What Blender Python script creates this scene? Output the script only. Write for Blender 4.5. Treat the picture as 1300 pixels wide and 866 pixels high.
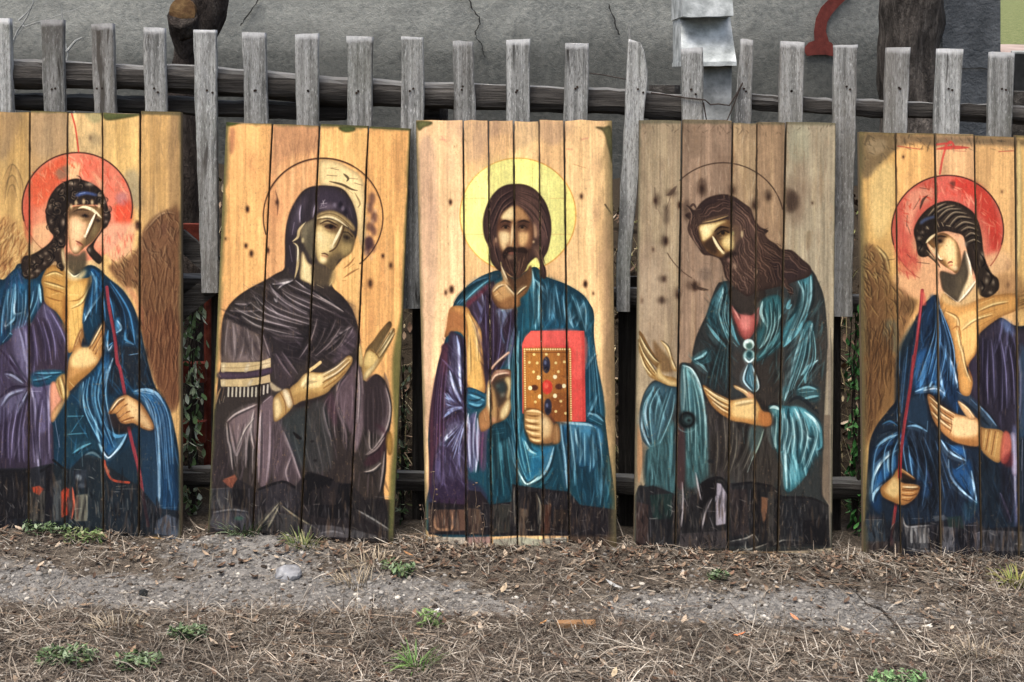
import bpy, bmesh, math, random
import numpy as np
from mathutils import Vector, Matrix, noise as mnoise
for o in list(bpy.data.objects): bpy.data.objects.remove(o)
scene = bpy.context.scene
# ---------------------------------------------------------------- camera
FPX, CAM_D, CAM_H, HOR = 1700.0, 3.953, 1.384, 100.0     # focal length in photo pixels, distance to the row of panels, eye height, horizon row
cd = bpy.data.cameras.new('camera'); cam = bpy.data.objects.new('camera', cd); scene.collection.objects.link(cam)
cam.location = (0, -CAM_D, CAM_H); cam.rotation_euler = (math.radians(90), 0, 0)
cd.sensor_fit = 'HORIZONTAL'; cd.sensor_width = 36; cd.lens = 36 * FPX / 1300
cd.shift_y = -(433 - HOR) / 1300; cd.clip_start = .05; cd.clip_end = 600
scene.camera = cam
# ---------------------------------------------------------------- overcast sky and sun
SUN_EL, SUN_AZ = math.radians(68), math.radians(-150)    # high, behind the photographer and a little to the left
world = bpy.data.worlds.new('World'); scene.world = world; world.use_nodes = True
wn = world.node_tree; wn.nodes.clear()
sky = wn.nodes.new('ShaderNodeTexSky'); sky.sky_type = 'NISHITA'; sky.sun_disc = False
sky.sun_elevation = SUN_EL; sky.sun_rotation = SUN_AZ; sky.air_density = 1.0; sky.dust_density = 7.0; sky.ozone_density = 0.6; sky.altitude = 300
bg = wn.nodes.new('ShaderNodeBackground'); bg.inputs['Strength'].default_value = 0.13
wo = wn.nodes.new('ShaderNodeOutputWorld'); wn.links.new(sky.outputs[0], bg.inputs[0]); wn.links.new(bg.outputs[0], wo.inputs[0])
sl = bpy.data.lights.new('sun', 'SUN'); sl.energy = 1.5; sl.angle = math.radians(30); sl.color = (1.0, .975, .945)
sun = bpy.data.objects.new('sun', sl); scene.collection.objects.link(sun)
sdir = Vector((math.sin(SUN_AZ) * math.cos(SUN_EL), math.cos(SUN_AZ) * math.cos(SUN_EL), math.sin(SUN_EL)))
sun.rotation_euler = sdir.to_track_quat('Z', 'Y').to_euler(); sun.location = sdir * 20
vs = scene.view_settings; vs.view_transform = 'Standard'; vs.look = 'None'; vs.exposure = 1.0; vs.gamma = 1; vs.use_curve_mapping = False

# ---------------------------------------------------------------- helpers
C = scene.collection
def W(px, py, Y):
    """point on the vertical plane at depth Y that the photo shows at pixel (px, py)"""
    k = (Y + CAM_D) / FPX
    return Vector(((px - 650) * k, Y, CAM_H + (HOR - py) * k))
def G(px, py, z=0.03):
    """point of the ground (height z) at pixel (px, py)"""
    d = (CAM_H - z) * FPX / (py - HOR)
    return Vector(((px - 650) * d / FPX, d - CAM_D, z))
def link(name, me, mats, parent=None):
    o = bpy.data.objects.new(name, me); C.objects.link(o)
    for m in (mats if isinstance(mats, (list, tuple)) else [mats]): me.materials.append(m)
    if parent: o.parent = parent
    return o
def meshobj(name, verts, faces, mats, parent=None, smooth=False, mi=None):
    me = bpy.data.meshes.new(name); me.from_pydata([tuple(v) for v in verts], [], faces); me.update()
    o = link(name, me, mats, parent)
    if mi is not None: me.polygons.foreach_set('material_index', mi)
    if smooth: me.polygons.foreach_set('use_smooth', [True] * len(me.polygons))
    return o
def empty(name, loc=(0, 0, 0)):
    o = bpy.data.objects.new(name, None); C.objects.link(o); o.location = loc; o.empty_display_size = .1; return o
def tag(o, label=None, cat=None, group=None, kind=None):
    for k, v in (('label', label), ('category', cat), ('group', group), ('kind', kind)):
        if v: o[k] = v
    return o
def adopt(root):
    """parts are modelled in world space: shift them under their thing's base"""
    bpy.context.view_layer.update()
    for ch in root.children: ch.matrix_parent_inverse = Matrix.Translation(-root.location)
def N(x, y, z=0.0, s=1.0): return mnoise.noise(Vector((x * s, y * s, z)))
def tube(pts, rad, n=8, lump=0.0, seed=0, cap=True):
    """swept tube along points with a radius each; returns verts, faces"""
    V, F = [], []; P = [Vector(p) for p in pts]
    up = Vector((0.31, 0.17, 0.93))
    for i, p in enumerate(P):
        t = (P[min(i+1, len(P)-1)] - P[max(i-1, 0)]).normalized()
        a = t.cross(up)
        if a.length < .05: a = t.cross(Vector((1, 0, 0)))
        a.normalize(); b = t.cross(a)
        r = rad[i] if isinstance(rad, (list, tuple)) else rad
        for k in range(n):
            g = 2 * math.pi * k / n; q = r * (1 + lump * mnoise.noise(Vector((math.cos(g) * 1.7 + seed, math.sin(g) * 1.7, (p.z + p.x) * 6 + seed))))
            V.append(p + (a * math.cos(g) + b * math.sin(g)) * q)
    for i in range(len(P) - 1):
        for k in range(n): F.append((i*n + k, i*n + (k+1) % n, (i+1)*n + (k+1) % n, (i+1)*n + k))
    if cap: F.append(tuple(range(n - 1, -1, -1))); F.append(tuple(range((len(P)-1) * n, len(P) * n)))
    return V, F
def box_vf(x0, x1, y0, y1, z0, z1):
    V = [(x, y, z) for x in (x0, x1) for y in (y0, y1) for z in (z0, z1)]
    return V, [(0, 1, 3, 2), (4, 6, 7, 5), (0, 4, 5, 1), (2, 3, 7, 6), (0, 2, 6, 4), (1, 5, 7, 3)]

# ---------------------------------------------------------------- materials
def lin(h):
    c = [int(h[i:i+2], 16) / 255 for i in (0, 2, 4)]
    return tuple(x / 12.92 if x <= .04045 else ((x + .055) / 1.055) ** 2.4 for x in c) + (1,)
class NT:
    def __init__(s, name, rough=.85, spec=.25):
        s.m = bpy.data.materials.new(name); s.m.use_nodes = True; s.t = s.m.node_tree; s.b = s.t.nodes['Principled BSDF']
        s.b.inputs['Roughness'].default_value = rough; s.b.inputs['Specular IOR Level'].default_value = spec
        s.co = s.n('ShaderNodeTexCoord')
    def n(s, k, **kw):
        d = s.t.nodes.new(k)
        for a, v in kw.items(): setattr(d, a, v)
        return d
    def l(s, a, b): s.t.links.new(a, b)
    def noise(s, scale, detail=4, rough=.55, vec='Object', stretch=(1, 1, 1), dist=0.0):
        mp = s.n('ShaderNodeMapping'); mp.inputs['Scale'].default_value = stretch; s.l(s.co.outputs[vec], mp.inputs['Vector'])
        d = s.n('ShaderNodeTexNoise'); d.inputs['Scale'].default_value = scale; d.inputs['Detail'].default_value = detail; d.inputs['Roughness'].default_value = rough; d.inputs['Distortion'].default_value = dist
        s.l(mp.outputs[0], d.inputs['Vector']); return d.outputs['Fac']
    def ramp(s, fac, stops):
        r = s.n('ShaderNodeValToRGB'); e = r.color_ramp.elements
        while len(e) < len(stops): e.new(.5)
        for el, (p, c) in zip(e, stops): el.position = p; el.color = lin(c) if isinstance(c, str) else (c, c, c, 1)
        s.l(fac, r.inputs[0]); return r.outputs[0]
    def mix(s, fac, a, b, mode='MIX'):
        d = s.n('ShaderNodeMix', data_type='RGBA', blend_type=mode)
        for i, v in ((0, fac), (6, a), (7, b)):
            if isinstance(v, str): d.inputs[i].default_value = lin(v)
            elif isinstance(v, (int, float)): d.inputs[i].default_value = v
            else: s.l(v, d.inputs[i])
        return d.outputs[2]
    def math(s, op, a, b=0.0, clamp=False):
        d = s.n('ShaderNodeMath', operation=op, use_clamp=clamp)
        for i, v in ((0, a), (1, b)):
            if isinstance(v, (int, float)): d.inputs[i].default_value = v
            else: s.l(v, d.inputs[i])
        return d.outputs[0]
    def sep(s, vec='Object'):
        d = s.n('ShaderNodeSeparateXYZ'); s.l(s.co.outputs[vec], d.inputs[0]); return d.outputs
    def rnd(s): return s.n('ShaderNodeObjectInfo').outputs['Random']
    def bump(s, h, strength=.4, dist=.01):
        b = s.n('ShaderNodeBump'); b.inputs['Strength'].default_value = strength; b.inputs['Distance'].default_value = dist
        s.l(h, b.inputs['Height']); s.l(b.outputs[0], s.b.inputs['Normal'])
    def color(s, c): s.l(c, s.b.inputs['Base Color']); return s
def m_picket():
    t = NT('weathered_wood', .9, .15)
    g = t.noise(60, 6, .65, stretch=(1, 1, .035)); f = t.noise(14, 5, .6, stretch=(1, 1, .25)); b = t.noise(3.0, 3)
    c = t.ramp(g, [(.26, '454542'), (.42, '7f807c'), (.56, 'a6a7a3'), (.75, 'cfd0cb')])
    c = t.mix(t.ramp(f, [(.52, 0.0), (.72, .75)]), c, '4a4b4c'); c = t.mix(t.ramp(b, [(.52, 0.0), (.72, .5)]), c, '7f8378')
    s1 = t.noise(260, 4, .75, stretch=(1, 1, .22)); c = t.mix(t.ramp(s1, [(.52, 0.0), (.64, .75)]), c, '55544f'); c = t.mix(t.ramp(s1, [(.34, .7), (.42, 0.0)]), c, 'd2d3cf')
    sp = t.noise(26, 3, .5, stretch=(1, 1, .12), dist=.3); c = t.mix(t.ramp(sp, [(.64, 0.0), (.68, .85)]), c, '2b2927')
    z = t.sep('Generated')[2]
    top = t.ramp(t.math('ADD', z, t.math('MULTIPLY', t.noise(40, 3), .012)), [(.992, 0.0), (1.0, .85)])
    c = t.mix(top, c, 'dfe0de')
    k = t.noise(7, 3, .5, stretch=(1, 1, .5)); c = t.mix(t.ramp(k, [(.66, 0.0), (.72, .9)]), c, '2f2c29'); w = t.noise(2.2, 4, .6, stretch=(2, 2, .5)); c = t.mix(t.ramp(w, [(.45, 0.0), (.7, .55)]), c, '6f675c')
    c = t.mix(1.0, c, t.ramp(t.rnd(), [(0, .72), (1, 1.1)]), 'MULTIPLY')
    t.color(c); t.bump(t.math('ADD', t.math('ADD', g, f), s1), .8, .005); return t.m
def m_darkwood(name='rail_wood', st=(.05, 1, 1), a='2a2826', b='514e4a', c='77746f'):
    t = NT(name, .9, .15)
    g = t.noise(60, 7, .75, stretch=st); f = t.noise(9, 4, .6, stretch=tuple(v ** .5 for v in st))
    col = t.ramp(g, [(.3, a), (.55, b), (.72, c)]); col = t.mix(t.ramp(f, [(.5, 0.0), (.72, .8)]), col, a)
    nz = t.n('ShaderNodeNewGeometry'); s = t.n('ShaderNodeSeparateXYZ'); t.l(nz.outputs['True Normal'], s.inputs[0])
    t.color(t.mix(t.ramp(s.outputs[2], [(.7, 0.0), (.96, .8)]), col, 'a9a9a5')); t.bump(t.math('ADD', g, t.math('MULTIPLY', f, 1.5)), 1.0, .03); return t.m  # upward faces mixed paler: sky light on the tops put into the colour
def m_wall():
    t = NT('grey_render', .95, .1)
    a = t.noise(1.4, 5, .6); b = t.noise(38, 3, .6); f = t.noise(150, 3, .7); r = t.noise(4, 6, .65, stretch=(1, 1, .7)); q = t.noise(5.5, 6, .7)
    c = t.ramp(a, [(.3, '6f726e'), (.5, '828580'), (.7, '94968f')]); c = t.mix(t.ramp(b, [(.42, 0.0), (.66, .6)]), c, '9c9d96'); c = t.mix(t.ramp(b, [(.3, .45), (.44, 0.0)]), c, '5f6260')
    c = t.mix(t.ramp(f, [(.55, 0.0), (.75, .45)]), c, 'b3b5ae'); c = t.mix(t.ramp(q, [(.52, 0.0), (.64, .5)]), c, '696c69'); c = t.mix(t.ramp(q, [(.30, .4), (.40, 0.0)]), c, 'a9aaa2')
    z = t.sep()[2]; zz = t.math('ADD', z, t.math('MULTIPLY', t.math('SUBTRACT', r, .5), .22))
    c = t.mix(1.0, c, t.ramp(t.math('MULTIPLY', zz, .5), [(.62, .30), (.74, .44), (.83, 1.0)]), 'MULTIPLY')        # rising damp along the foot
    t.color(c); t.bump(t.math('ADD', b, t.math('MULTIPLY', f, .8)), .6, .008); return t.m
def m_slate():
    t = NT('dark_render', .95, .1); b = t.noise(10, 6, .65); f = t.noise(50, 4, .7)
    c = t.ramp(b, [(.3, '3c4043'), (.6, '54585b'), (.75, '626668')]); t.color(c); t.bump(t.math('ADD', b, f), .8, .015); return t.m
def m_bark(name, a, b, c):
    t = NT(name, .95, .1); g = t.noise(24, 8, .72, stretch=(1, 1, .22), dist=.6); f = t.noise(90, 4, .7, stretch=(1, 1, .3))
    col = t.ramp(g, [(.32, a), (.52, b), (.7, c)]); col = t.mix(t.ramp(f, [(.5, 0.0), (.7, .6)]), col, a); t.color(col); t.bump(t.math('ADD', g, f), 1.0, .03); return t.m
def m_plain(name, stops, scale=20, rough=.9, bump=.4, dist=.006, stretch=(1, 1, 1), spec=.2, metal=0):
    t = NT(name, rough, spec); n = t.noise(scale, 5, .62, stretch=stretch); t.color(t.ramp(n, stops)); t.bump(n, bump, dist); t.b.inputs['Metallic'].default_value = metal; return t.m
def m_attr(name, rough=.85, trans=0.0, spec=.2):
    t = NT(name, rough, spec); a = t.n('ShaderNodeAttribute'); a.attribute_name = 'Col'; n = t.noise(120, 3)
    t.color(t.mix(1.0, a.outputs['Color'], t.ramp(n, [(.3, .75), (.7, 1.2)]), 'MULTIPLY')); return t.m
def m_ground():
    t = NT('earth', .97, .08)
    a = t.noise(2.2, 6, .6); b = t.noise(22, 7, .7); f = t.noise(130, 5, .75); v = t.n('ShaderNodeTexVoronoi'); v.inputs['Scale'].default_value = 95; t.l(t.co.outputs['Object'], v.inputs['Vector'])
    soil = t.ramp(b, [(.28, '332e28'), (.5, '564e45'), (.72, '726a5f')]); soil = t.mix(t.ramp(f, [(.45, 0.0), (.7, .6)]), soil, '8d8375'); soil = t.mix(t.ramp(f, [(.28, .7), (.42, 0.0)]), soil, '2e2822')
    grav = t.ramp(b, [(.3, '474543'), (.5, '64625f'), (.7, '7c7a76')]); grav = t.mix(t.ramp(v.outputs['Color'], [(.2, 0.0), (.9, .55)]), grav, 'aaa69e'); grav = t.mix(t.ramp(f, [(.3, .7), (.45, 0.0)]), grav, '45413c')
    at = t.n('ShaderNodeAttribute'); at.attribute_name = 'Mask'; s = t.n('ShaderNodeSeparateColor'); t.l(at.outputs['Color'], s.inputs[0])
    gm = t.math('ADD', s.outputs[0], t.math('MULTIPLY', t.math('SUBTRACT', b, .5), 1.1)); c = t.mix(t.ramp(gm, [(.38, 0.0), (.62, 1.0)]), soil, grav)
    gr = t.ramp(t.noise(14, 6, .8), [(.3, '3d4429'), (.5, '666d45'), (.7, '8f9068')]); c = t.mix(s.outputs[1], c, gr); c = t.mix(s.outputs[2], c, '3a332a')
    t.color(c); t.bump(t.math('ADD', b, t.math('MULTIPLY', f, .8)), .9, .012); return t.m
MT = dict(picket=m_picket(), rail=m_darkwood(), gapshade=m_darkwood('gap_shade_wood', (1, 1, .05), '262422', '403d39', '5f5b55'), wall=m_wall(), slate=m_slate(), bark=m_bark('dark_bark', '2a2522', '4a433e', '716960'), bark2=m_bark('grey_bark', '2b2826', '55504b', '837c74'),  # wood of the gap boards kept dark to imitate shade
    ground=m_ground(), litter=m_attr('litter'), green=m_attr('green_leaf', .6), stone=m_plain('grey_stone', [(.3, '5f6062'), (.6, '8f9092'), (.8, 'adadaa')], 30),
    rawwood=m_plain('board_edge', [(.3, '4a4034'), (.55, '75664f'), (.75, '948468')], 30, stretch=(1, 1, .1)), rust=m_plain('rusty_paint', [(.3, '4a241c'), (.5, '6e3226'), (.7, '85493a')], 26, .8),
    wire=m_plain('rusted_wire', [(.3, '211c1a'), (.7, '453c36')], 60, .7), iron=m_plain('nail_iron', [(.3, '17130f'), (.7, '3a2b22')], 80, .7), white=m_plain('whitewash', [(.3, '7d8280'), (.48, 'a3a8a6'), (.62, 'c4c9c7'), (.75, 'd6d9d7')], 14, .95, .6, .01),
    conc=m_plain('raw_concrete', [(.28, '5f625f'), (.5, '8a8c88'), (.72, 'b0b2ae')], 14, .95, .7, .01), redpaint=m_plain('red_spray_paint', [(.25, '4e2622'), (.5, '65302a'), (.8, '7a4038')], 25, .8), crack=m_plain('crack_dark', [(.3, '232321'), (.7, '3a3a38')], 30),
    cut=m_plain('cut_wood', [(.28, '2f2216'), (.48, '523c26'), (.75, '77603f')], 22, .9, .8, .01), chip=m_plain('fresh_chip', [(.3, '6e5238'), (.6, '94714f'), (.8, 'b0926e')], 40, .8, stretch=(.15, 1, 1)),
    path=m_plain('far_path', [(.3, '7d6d64'), (.6, 'a08f85'), (.8, 'b5a69b')], 3, .95), dark=m_plain('dark_board', [(.3, '141515'), (.6, '262828'), (.8, '383a39')], 20))
# ---------------------------------------------------------------- the ground, with the bank behind the fence
def sst(a, b, x):
    t = min(max((x - a) / (b - a), 0), 1); return t * t * (3 - 2 * t)
def gz(x, y):
    """height of the ground"""
    z = 0.030 - 0.029 * max(-4, min(4, x))
    near = 1 - sst(4, 9, abs(x))
    z += near * (.016 * N(x, y, 3, 2.2) + .010 * N(x, y, 7, 7) + .005 * N(x, y, 1, 19))
    z += .020 * sst(-.30, -.12, y) * (1 - sst(-.1, .1, y)) * (0.4 + N(x, 0, 5, 3.5))          # ridge of litter against the boards
    z -= .018 * math.exp(-((y + .45 - .04 * N(x, 0, 2, 1.2)) / .14) ** 2)                    # wheel rut
    z += .9 * sst(.18, 1.7, y) + (.06 * N(x, y, 9, 2.5) + .03 * N(x, y, 4, 8)) * sst(.15, .5, y) * near
    if y > 3: z += .085 * (y - 3) * sst(3, 6, y) * (1 - .5 * sst(30, 120, y))
    return z
def axis(a, b, step, far, grow):
    v = list(np.arange(a, b + 1e-6, step)); s = step; lo = []; x = a
    while x > -far: s *= grow; x -= s; lo.append(x)
    s = step; hi = []; x = v[-1]
    while x < far: s *= grow; x += s; hi.append(x)
    return lo[::-1] + v + hi
gx = axis(-2.0, 2.0, .02, 160, 1.28); gy = axis(-1.3, .5, .016, 160, 1.2)
gv = [(x, y, gz(x, y)) for y in gy for x in gx]; nx = len(gx)
gf = [(j*nx + i, j*nx + i + 1, (j+1)*nx + i + 1, (j+1)*nx + i) for j in range(len(gy) - 1) for i in range(nx - 1)]
ground = meshobj('ground', gv, gf, MT['ground'], smooth=True); tag(ground, kind='structure')
def gravel(x, y):
    """how much bare gravel shows at a place"""
    g = math.exp(-((y + .46 - .05 * N(x, 0, 2, 1.2)) / .15) ** 2) * (1 - sst(.75, 1.35, x) * .75) * (1 - .75 * math.exp(-((x - .12) / .22) ** 2))
    g = max(g, .8 * math.exp(-((x + .75) / .30) ** 2) * sst(-.5, -.35, y) * (1 - sst(-.12, -.05, y)))
    return min(max(g + .25 * N(x, y, 11, 5), 0), 1)
col = ground.data.color_attributes.new('Mask', 'FLOAT_COLOR', 'POINT')
col.data.foreach_set('color', np.array([(gravel(x, y), sst(3.5, 5, y), sst(.1, .3, y) * (1 - sst(2.6, 3.4, y)), 1) for x, y, z in gv], np.float32).ravel())
# a trodden path far up the slope
pv = []
for i in range(41):
    x = 1 + i * .5
    for y in (12.6, 13.9, 15.2): pv.append((x, y + .12 * math.sin(x), gz(x, y) + .03))
tag(meshobj('path', pv, [(i*3 + k, i*3 + k + 3, i*3 + k + 4, i*3 + k + 1) for i in range(40) for k in range(2)], MT['path']), kind='structure')

# ---------------------------------------------------------------- rendered wall behind the fence
WY = 2.5; XE = W(1196, 0, WY).x; XR = W(1267, 0, WY).x
wall = empty('garden_wall', (0, WY, .9)); tag(wall, 'long grey rendered wall with damp foot and red paint mark behind the fence', 'wall')
def grid_wall(name, x0, x1, y0, y1, z0, z1, mat, rough, seed):
    V, F = [], []; nxw = max(2, int((x1 - x0) / .07)); nz = int((z1 - z0) / .07)
    for j in range(nz + 1):
        for i in range(nxw + 1):
            x = x0 + (x1 - x0) * i / nxw; z = z0 + (z1 - z0) * j / nz
            V.append((x, y0 + rough * N(x, z, seed, 2.2) + rough * .5 * N(x, z, seed + 3, 9), z))
    for j in range(nz):
        for i in range(nxw): a = j * (nxw + 1) + i; F.append((a, a + 1, a + nxw + 2, a + nxw + 1))
    b, f = box_vf(x0, x1, y0 + .03, y1, z0, z1); k = len(V)
    return meshobj(name, V + b, F + [tuple(q + k for q in g) for g in f], mat, wall)
grid_wall('render_face', -7, XE, WY, WY + .3, .6, 3.0, MT['wall'], .010, 1)
grid_wall('dark_pier', XE - .01, XR, WY - .035, WY + .33, .6, 3.02, MT['slate'], .008, 5)
cop, cf = box_vf(-7.05, XR + .05, WY - .09, WY + .39, 3.0, 3.09); meshobj('coping', cop, cf, MT['conc'], wall)
def ribbon(name, pts, widths, mat, parent, Y, th=.004):
    V, F = [], []; P = [W(a, b, Y) for a, b in pts]
    for i, p in enumerate(P):
        t = (P[min(i+1, len(P)-1)] - P[max(i-1, 0)]).normalized(); nrm = Vector((-t.z, 0, t.x)); w = widths[i] if isinstance(widths, list) else widths
        w *= (Y + CAM_D) / FPX / 2
        for q in (p + nrm * w, p - nrm * w): V += [q, q + Vector((0, th, 0))]
    for i in range(len(P) - 1):
        a, b = i * 4, i * 4 + 4
        F += [(a, a + 2, b + 2, b), (a + 1, b + 1, b + 3, a + 3), (a, b, b + 1, a + 1), (a + 2, a + 3, b + 3, b + 2)]
    return meshobj(name, V, F, mat, parent)
random.seed(4)
YF = WY - .018
ribbon('red_paint_mark', [(1078, -16), (1070, -6), (1060, 2), (1049, 14), (1043, 26), (1041, 40), (1043, 52), (1043, 58)], [12, 13, 15, 16, 15, 15, 18, 22], MT['redpaint'], wall, YF)
ribbon('red_paint_mark', [(1022, 67), (1030, 62), (1042, 59), (1052, 62), (1060, 68)], [10, 17, 21, 17, 9], MT['redpaint'], wall, YF - .003)
for pts in ([(590, -8), (597, 3), (600, 12), (608, 22), (609, 30), (603, 40), (605, 48), (612, 58), (613, 66), (617, 76)], [(773, 6), (779, 22), (783, 36), (788, 48)], [(330, -4), (318, 14), (309, 26), (303, 36)], [(575, -6), (582, -1), (590, 0)], [(1180, 84), (1210, 88), (1240, 86), (1262, 90)]):
    q = []
    for i in range(len(pts) - 1):
        for k in range(4): f = k / 4; q.append((pts[i][0] * (1-f) + pts[i+1][0] * f + random.uniform(-.8, .8), pts[i][1] * (1-f) + pts[i+1][1] * f + random.uniform(-.8, .8)))
    ribbon('crack', q, [random.uniform(.8, 2.0) for _ in q], MT['crack'], wall, (WY - .05 if pts[0][0] > 1150 else YF))  # cracks drawn as thin dark ribbons on the wall face
adopt(wall)
# whitewashed pier with a sloping shoulder, standing before the wall
PY = 1.1; pier = empty('concrete_pier', W(900, 100, PY)); pier.location.z = .6; tag(pier, 'whitewashed concrete pier with sloping shoulder rising between two weathered pickets', 'pier')
def pier_block(name, x0, x1, yt, yb, dtop, dbot, mat, lump=.006):
    """block whose front face leans from depth dtop (top) to dbot (bottom)"""
    A, B = W(x0, yt, PY), W(x1, yb, PY); V, F = [], []; n = 7
    for j in range(n):
        f = j / (n - 1); z = A.z + (B.z - A.z) * f; d = dtop + (dbot - dtop) * f
        for i in range(n):
            x = A.x + (B.x - A.x) * i / (n - 1); V.append((x + lump * N(z, x, 3, 9), PY + d + lump * N(x, z, 8, 12), z + (lump * N(x, 0, 2, 14) if j in (0, n - 1) else 0)))
    F = [(j*n + i, (j+1)*n + i, (j+1)*n + i + 1, j*n + i + 1) for j in range(n - 1) for i in range(n - 1)]
    m = len(V); bk = [(A.x, PY + .34, A.z), (B.x, PY + .34, A.z), (A.x, PY + .34, B.z), (B.x, PY + .34, B.z)]; V += bk
    F += [tuple(range(n)) + (m + 1, m), tuple(range(n*n - 1, n*n - n - 1, -1)) + (m + 2, m + 3), tuple(j*n for j in range(n - 1, -1, -1)) + (m, m + 2), tuple(j*n + n - 1 for j in range(n)) + (m + 3, m + 1), (m, m + 1, m + 3, m + 2)]
    return meshobj(name, V, F, mat, pier)
pier_block('upper_block', 866, 931, -140, 21, 0, 0, MT['white']); pier_block('sloping_shoulder', 868, 934, 20.5, 79, .13, .0, MT['white']); pier_block('shoulder_lip', 867, 934, 78.5, 84, -.012, -.012, MT['white'], .004); pier_block('lower_shaft', 884, 930, 83, 330, .05, .05, MT['conc'], .012)
adopt(pier)
# ---------------------------------------------------------------- picket fence
FY = .046                                                        # front of the pickets
fence = empty('picket_fence', (0, FY, 0)); tag(fence, 'weathered grey picket fence with split log rails behind the painted panels', 'fence')
random.seed(11)
def picket(x0, x1, xb0, xb1, ytop, slant=0.0, broken=False, ybend=150, yfoot=None):
    """x0..x1 at the top, xb0..xb1 lower down at row ybend, photo pixels"""
    n = 26; V, F = [], []; zt = W(0, ytop, FY).z; xc = W((x0 + x1) / 2, 0, FY).x; zb = gz(xc, FY) - .05
    if yfoot: zb = W(0, yfoot, FY).z
    zk = W(0, ybend, FY).z; sd = random.uniform(0, 99); th = random.uniform(.02, .025); ty = random.uniform(0, .006)
    for j in range(n + 1):
        f = j / n; z = zt + (zb - zt) * f
        t = (zt - z) / (zt - zk); t = min(t, 3.0)
        a = x0 + (xb0 - x0) * t; b = x1 + (xb1 - x1) * t
        if broken and t < .75: b = x0 + (b - x0) * (0.40 + .60 * min(1, (t + .28) / .75)) if t > .0 else x0 + (b - x0) * .55
        A, B = W(a, 0, FY).x, W(b, 0, FY).x
        A += .003 * N(z, sd, 1, 9) + .002 * N(z, sd, 2, 40); B += .003 * N(z, sd, 5, 9) + .002 * N(z, sd, 6, 40)
        y = FY + ty + .003 * N(z, sd, 8, 5); c = .003
        zz = z + (slant * (0 if j else 1))
        pr = [(A + c, y), ((A * .67 + B * .33), y + .0015 * N(z, sd, 3, 14)), ((A * .33 + B * .67), y + .0015 * N(z, sd, 4, 14)), (B - c, y), (B, y + c), (B, y + th), (A, y + th), (A, y + c)]
        for k, (px, py) in enumerate(pr):
            dz = (slant * ((px - A) / (B - A) - .5) + .0025 * N(px, sd, 9, 60)) if j == 0 else 0
            V.append((px, py, z + dz))
    for j in range(n):
        for k in range(8): F.append((j*8 + k, (j+1)*8 + k, (j+1)*8 + (k+1) % 8, j*8 + (k+1) % 8))
    F.append(tuple(range(8))); F.append(tuple(range(n*8 + 7, n*8 - 1, -1)))
    o = meshobj('picket', V, F, MT['picket'], fence)
    xa = (x0 + x1) / 2 + (((xb0 + xb1) - (x0 + x1)) / 2) * .6 + random.uniform(-2, 2)
    for dy, dx in ((112, 0), (116, random.uniform(-7, 7))):
        p = W(xa + dx, dy + random.uniform(-4, 4), FY + ty - .002); nv, nf = tube([p, p + Vector((0, .012, 0))], .0035, 7)
        meshobj('nail', nv, nf, MT['iron'], o)
    return o
for a in ((-20, 11, -18, 15, 23), (51, 80, 55, 82, 25), (114, 142, 119, 147, 30), (181, 208, 183, 210, 35), (244.5, 274, 248, 275, 38, 372), (307, 336, 310, 339, 41), (374, 404, 376, 404, 43), (440, 472.5, 441, 472, 46), (509, 538, 509, 538, 47, 392),
          (575, 600, 576, 604, 52), (643, 673, 642, 673, 50), (718, 748, 716, 746, 55), (991.5, 1022, 990, 1020, 53), (1060, 1089, 1058, 1087, 57, 402), (1127, 1157, 1124, 1153, 60), (1191.5, 1224, 1188, 1220, 62), (1258, 1289, 1256, 1286, 66), (1325, 1354, 1323, 1352, 70)):
    picket(*a[:5], slant=random.uniform(-.004, .004), yfoot=a[5] if len(a) > 5 else None)  # pickets in the gaps cut short, the dark below left to added boards
picket(798, 827, 793, 818, 52, -.01, True, yfoot=396); picket(866, 893, 866, 893, 61, .006); picket(942, 957, 934, 954, 50, -.004)
# long splinter standing on the broken picket
v, f = tube([W(800, 58, FY + .01), W(799, 44, FY + .01), W(798, 28, FY + .012)], [.006, .003, .0006], 6); meshobj('splinter', v, f, MT['picket'], fence)
def rail(pts, r, Y, lump=.22, seed=0, flat=1.0):
    P = []
    for i in range(len(pts) - 1):
        for k in range(10): t = k / 10; P.append((pts[i][0] * (1-t) + pts[i+1][0] * t, pts[i][1] * (1-t) + pts[i+1][1] * t))
    P.append(pts[-1]); w = [W(a, b + 1.6 * N(a * .02, seed, 1, 1), Y) for a, b in P]
    v, f = tube(w, [r * (1 + .12 * N(p.x, seed, 4, 2.5)) for p in w], 14, lump, seed)
    v = [Vector((q.x, Y + (q.y - Y) * flat, q.z + .004 * N(q.x, q.z, seed, 30))) for q in v]
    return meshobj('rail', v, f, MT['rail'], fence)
RY = FY + .026 + .040
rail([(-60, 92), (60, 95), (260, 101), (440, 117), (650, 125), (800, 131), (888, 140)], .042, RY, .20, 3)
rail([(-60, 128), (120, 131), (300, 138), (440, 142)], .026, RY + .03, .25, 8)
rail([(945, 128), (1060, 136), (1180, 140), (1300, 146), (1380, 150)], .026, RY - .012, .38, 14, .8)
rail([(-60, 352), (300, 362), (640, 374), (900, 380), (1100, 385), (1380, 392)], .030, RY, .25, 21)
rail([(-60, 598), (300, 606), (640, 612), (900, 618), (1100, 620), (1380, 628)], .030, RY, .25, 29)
for px, dy in ((-40, 0), (548, 8), (846, 8), (1310, 16)):                         # posts that carry the rails
    x = W(px, 0, RY + .05).x; zb = gz(x, RY + .05) - .1; zt = W(0, 100 + dy, RY + .05).z
    v, f = tube([(x, RY + .09, zb), (x + .004, RY + .09, zb + .5), (x, RY + .09, zb + 1), (x, RY + .09, zt)], .05, 10, .12, px); meshobj('post', v, f, MT['rail'], fence)
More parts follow.
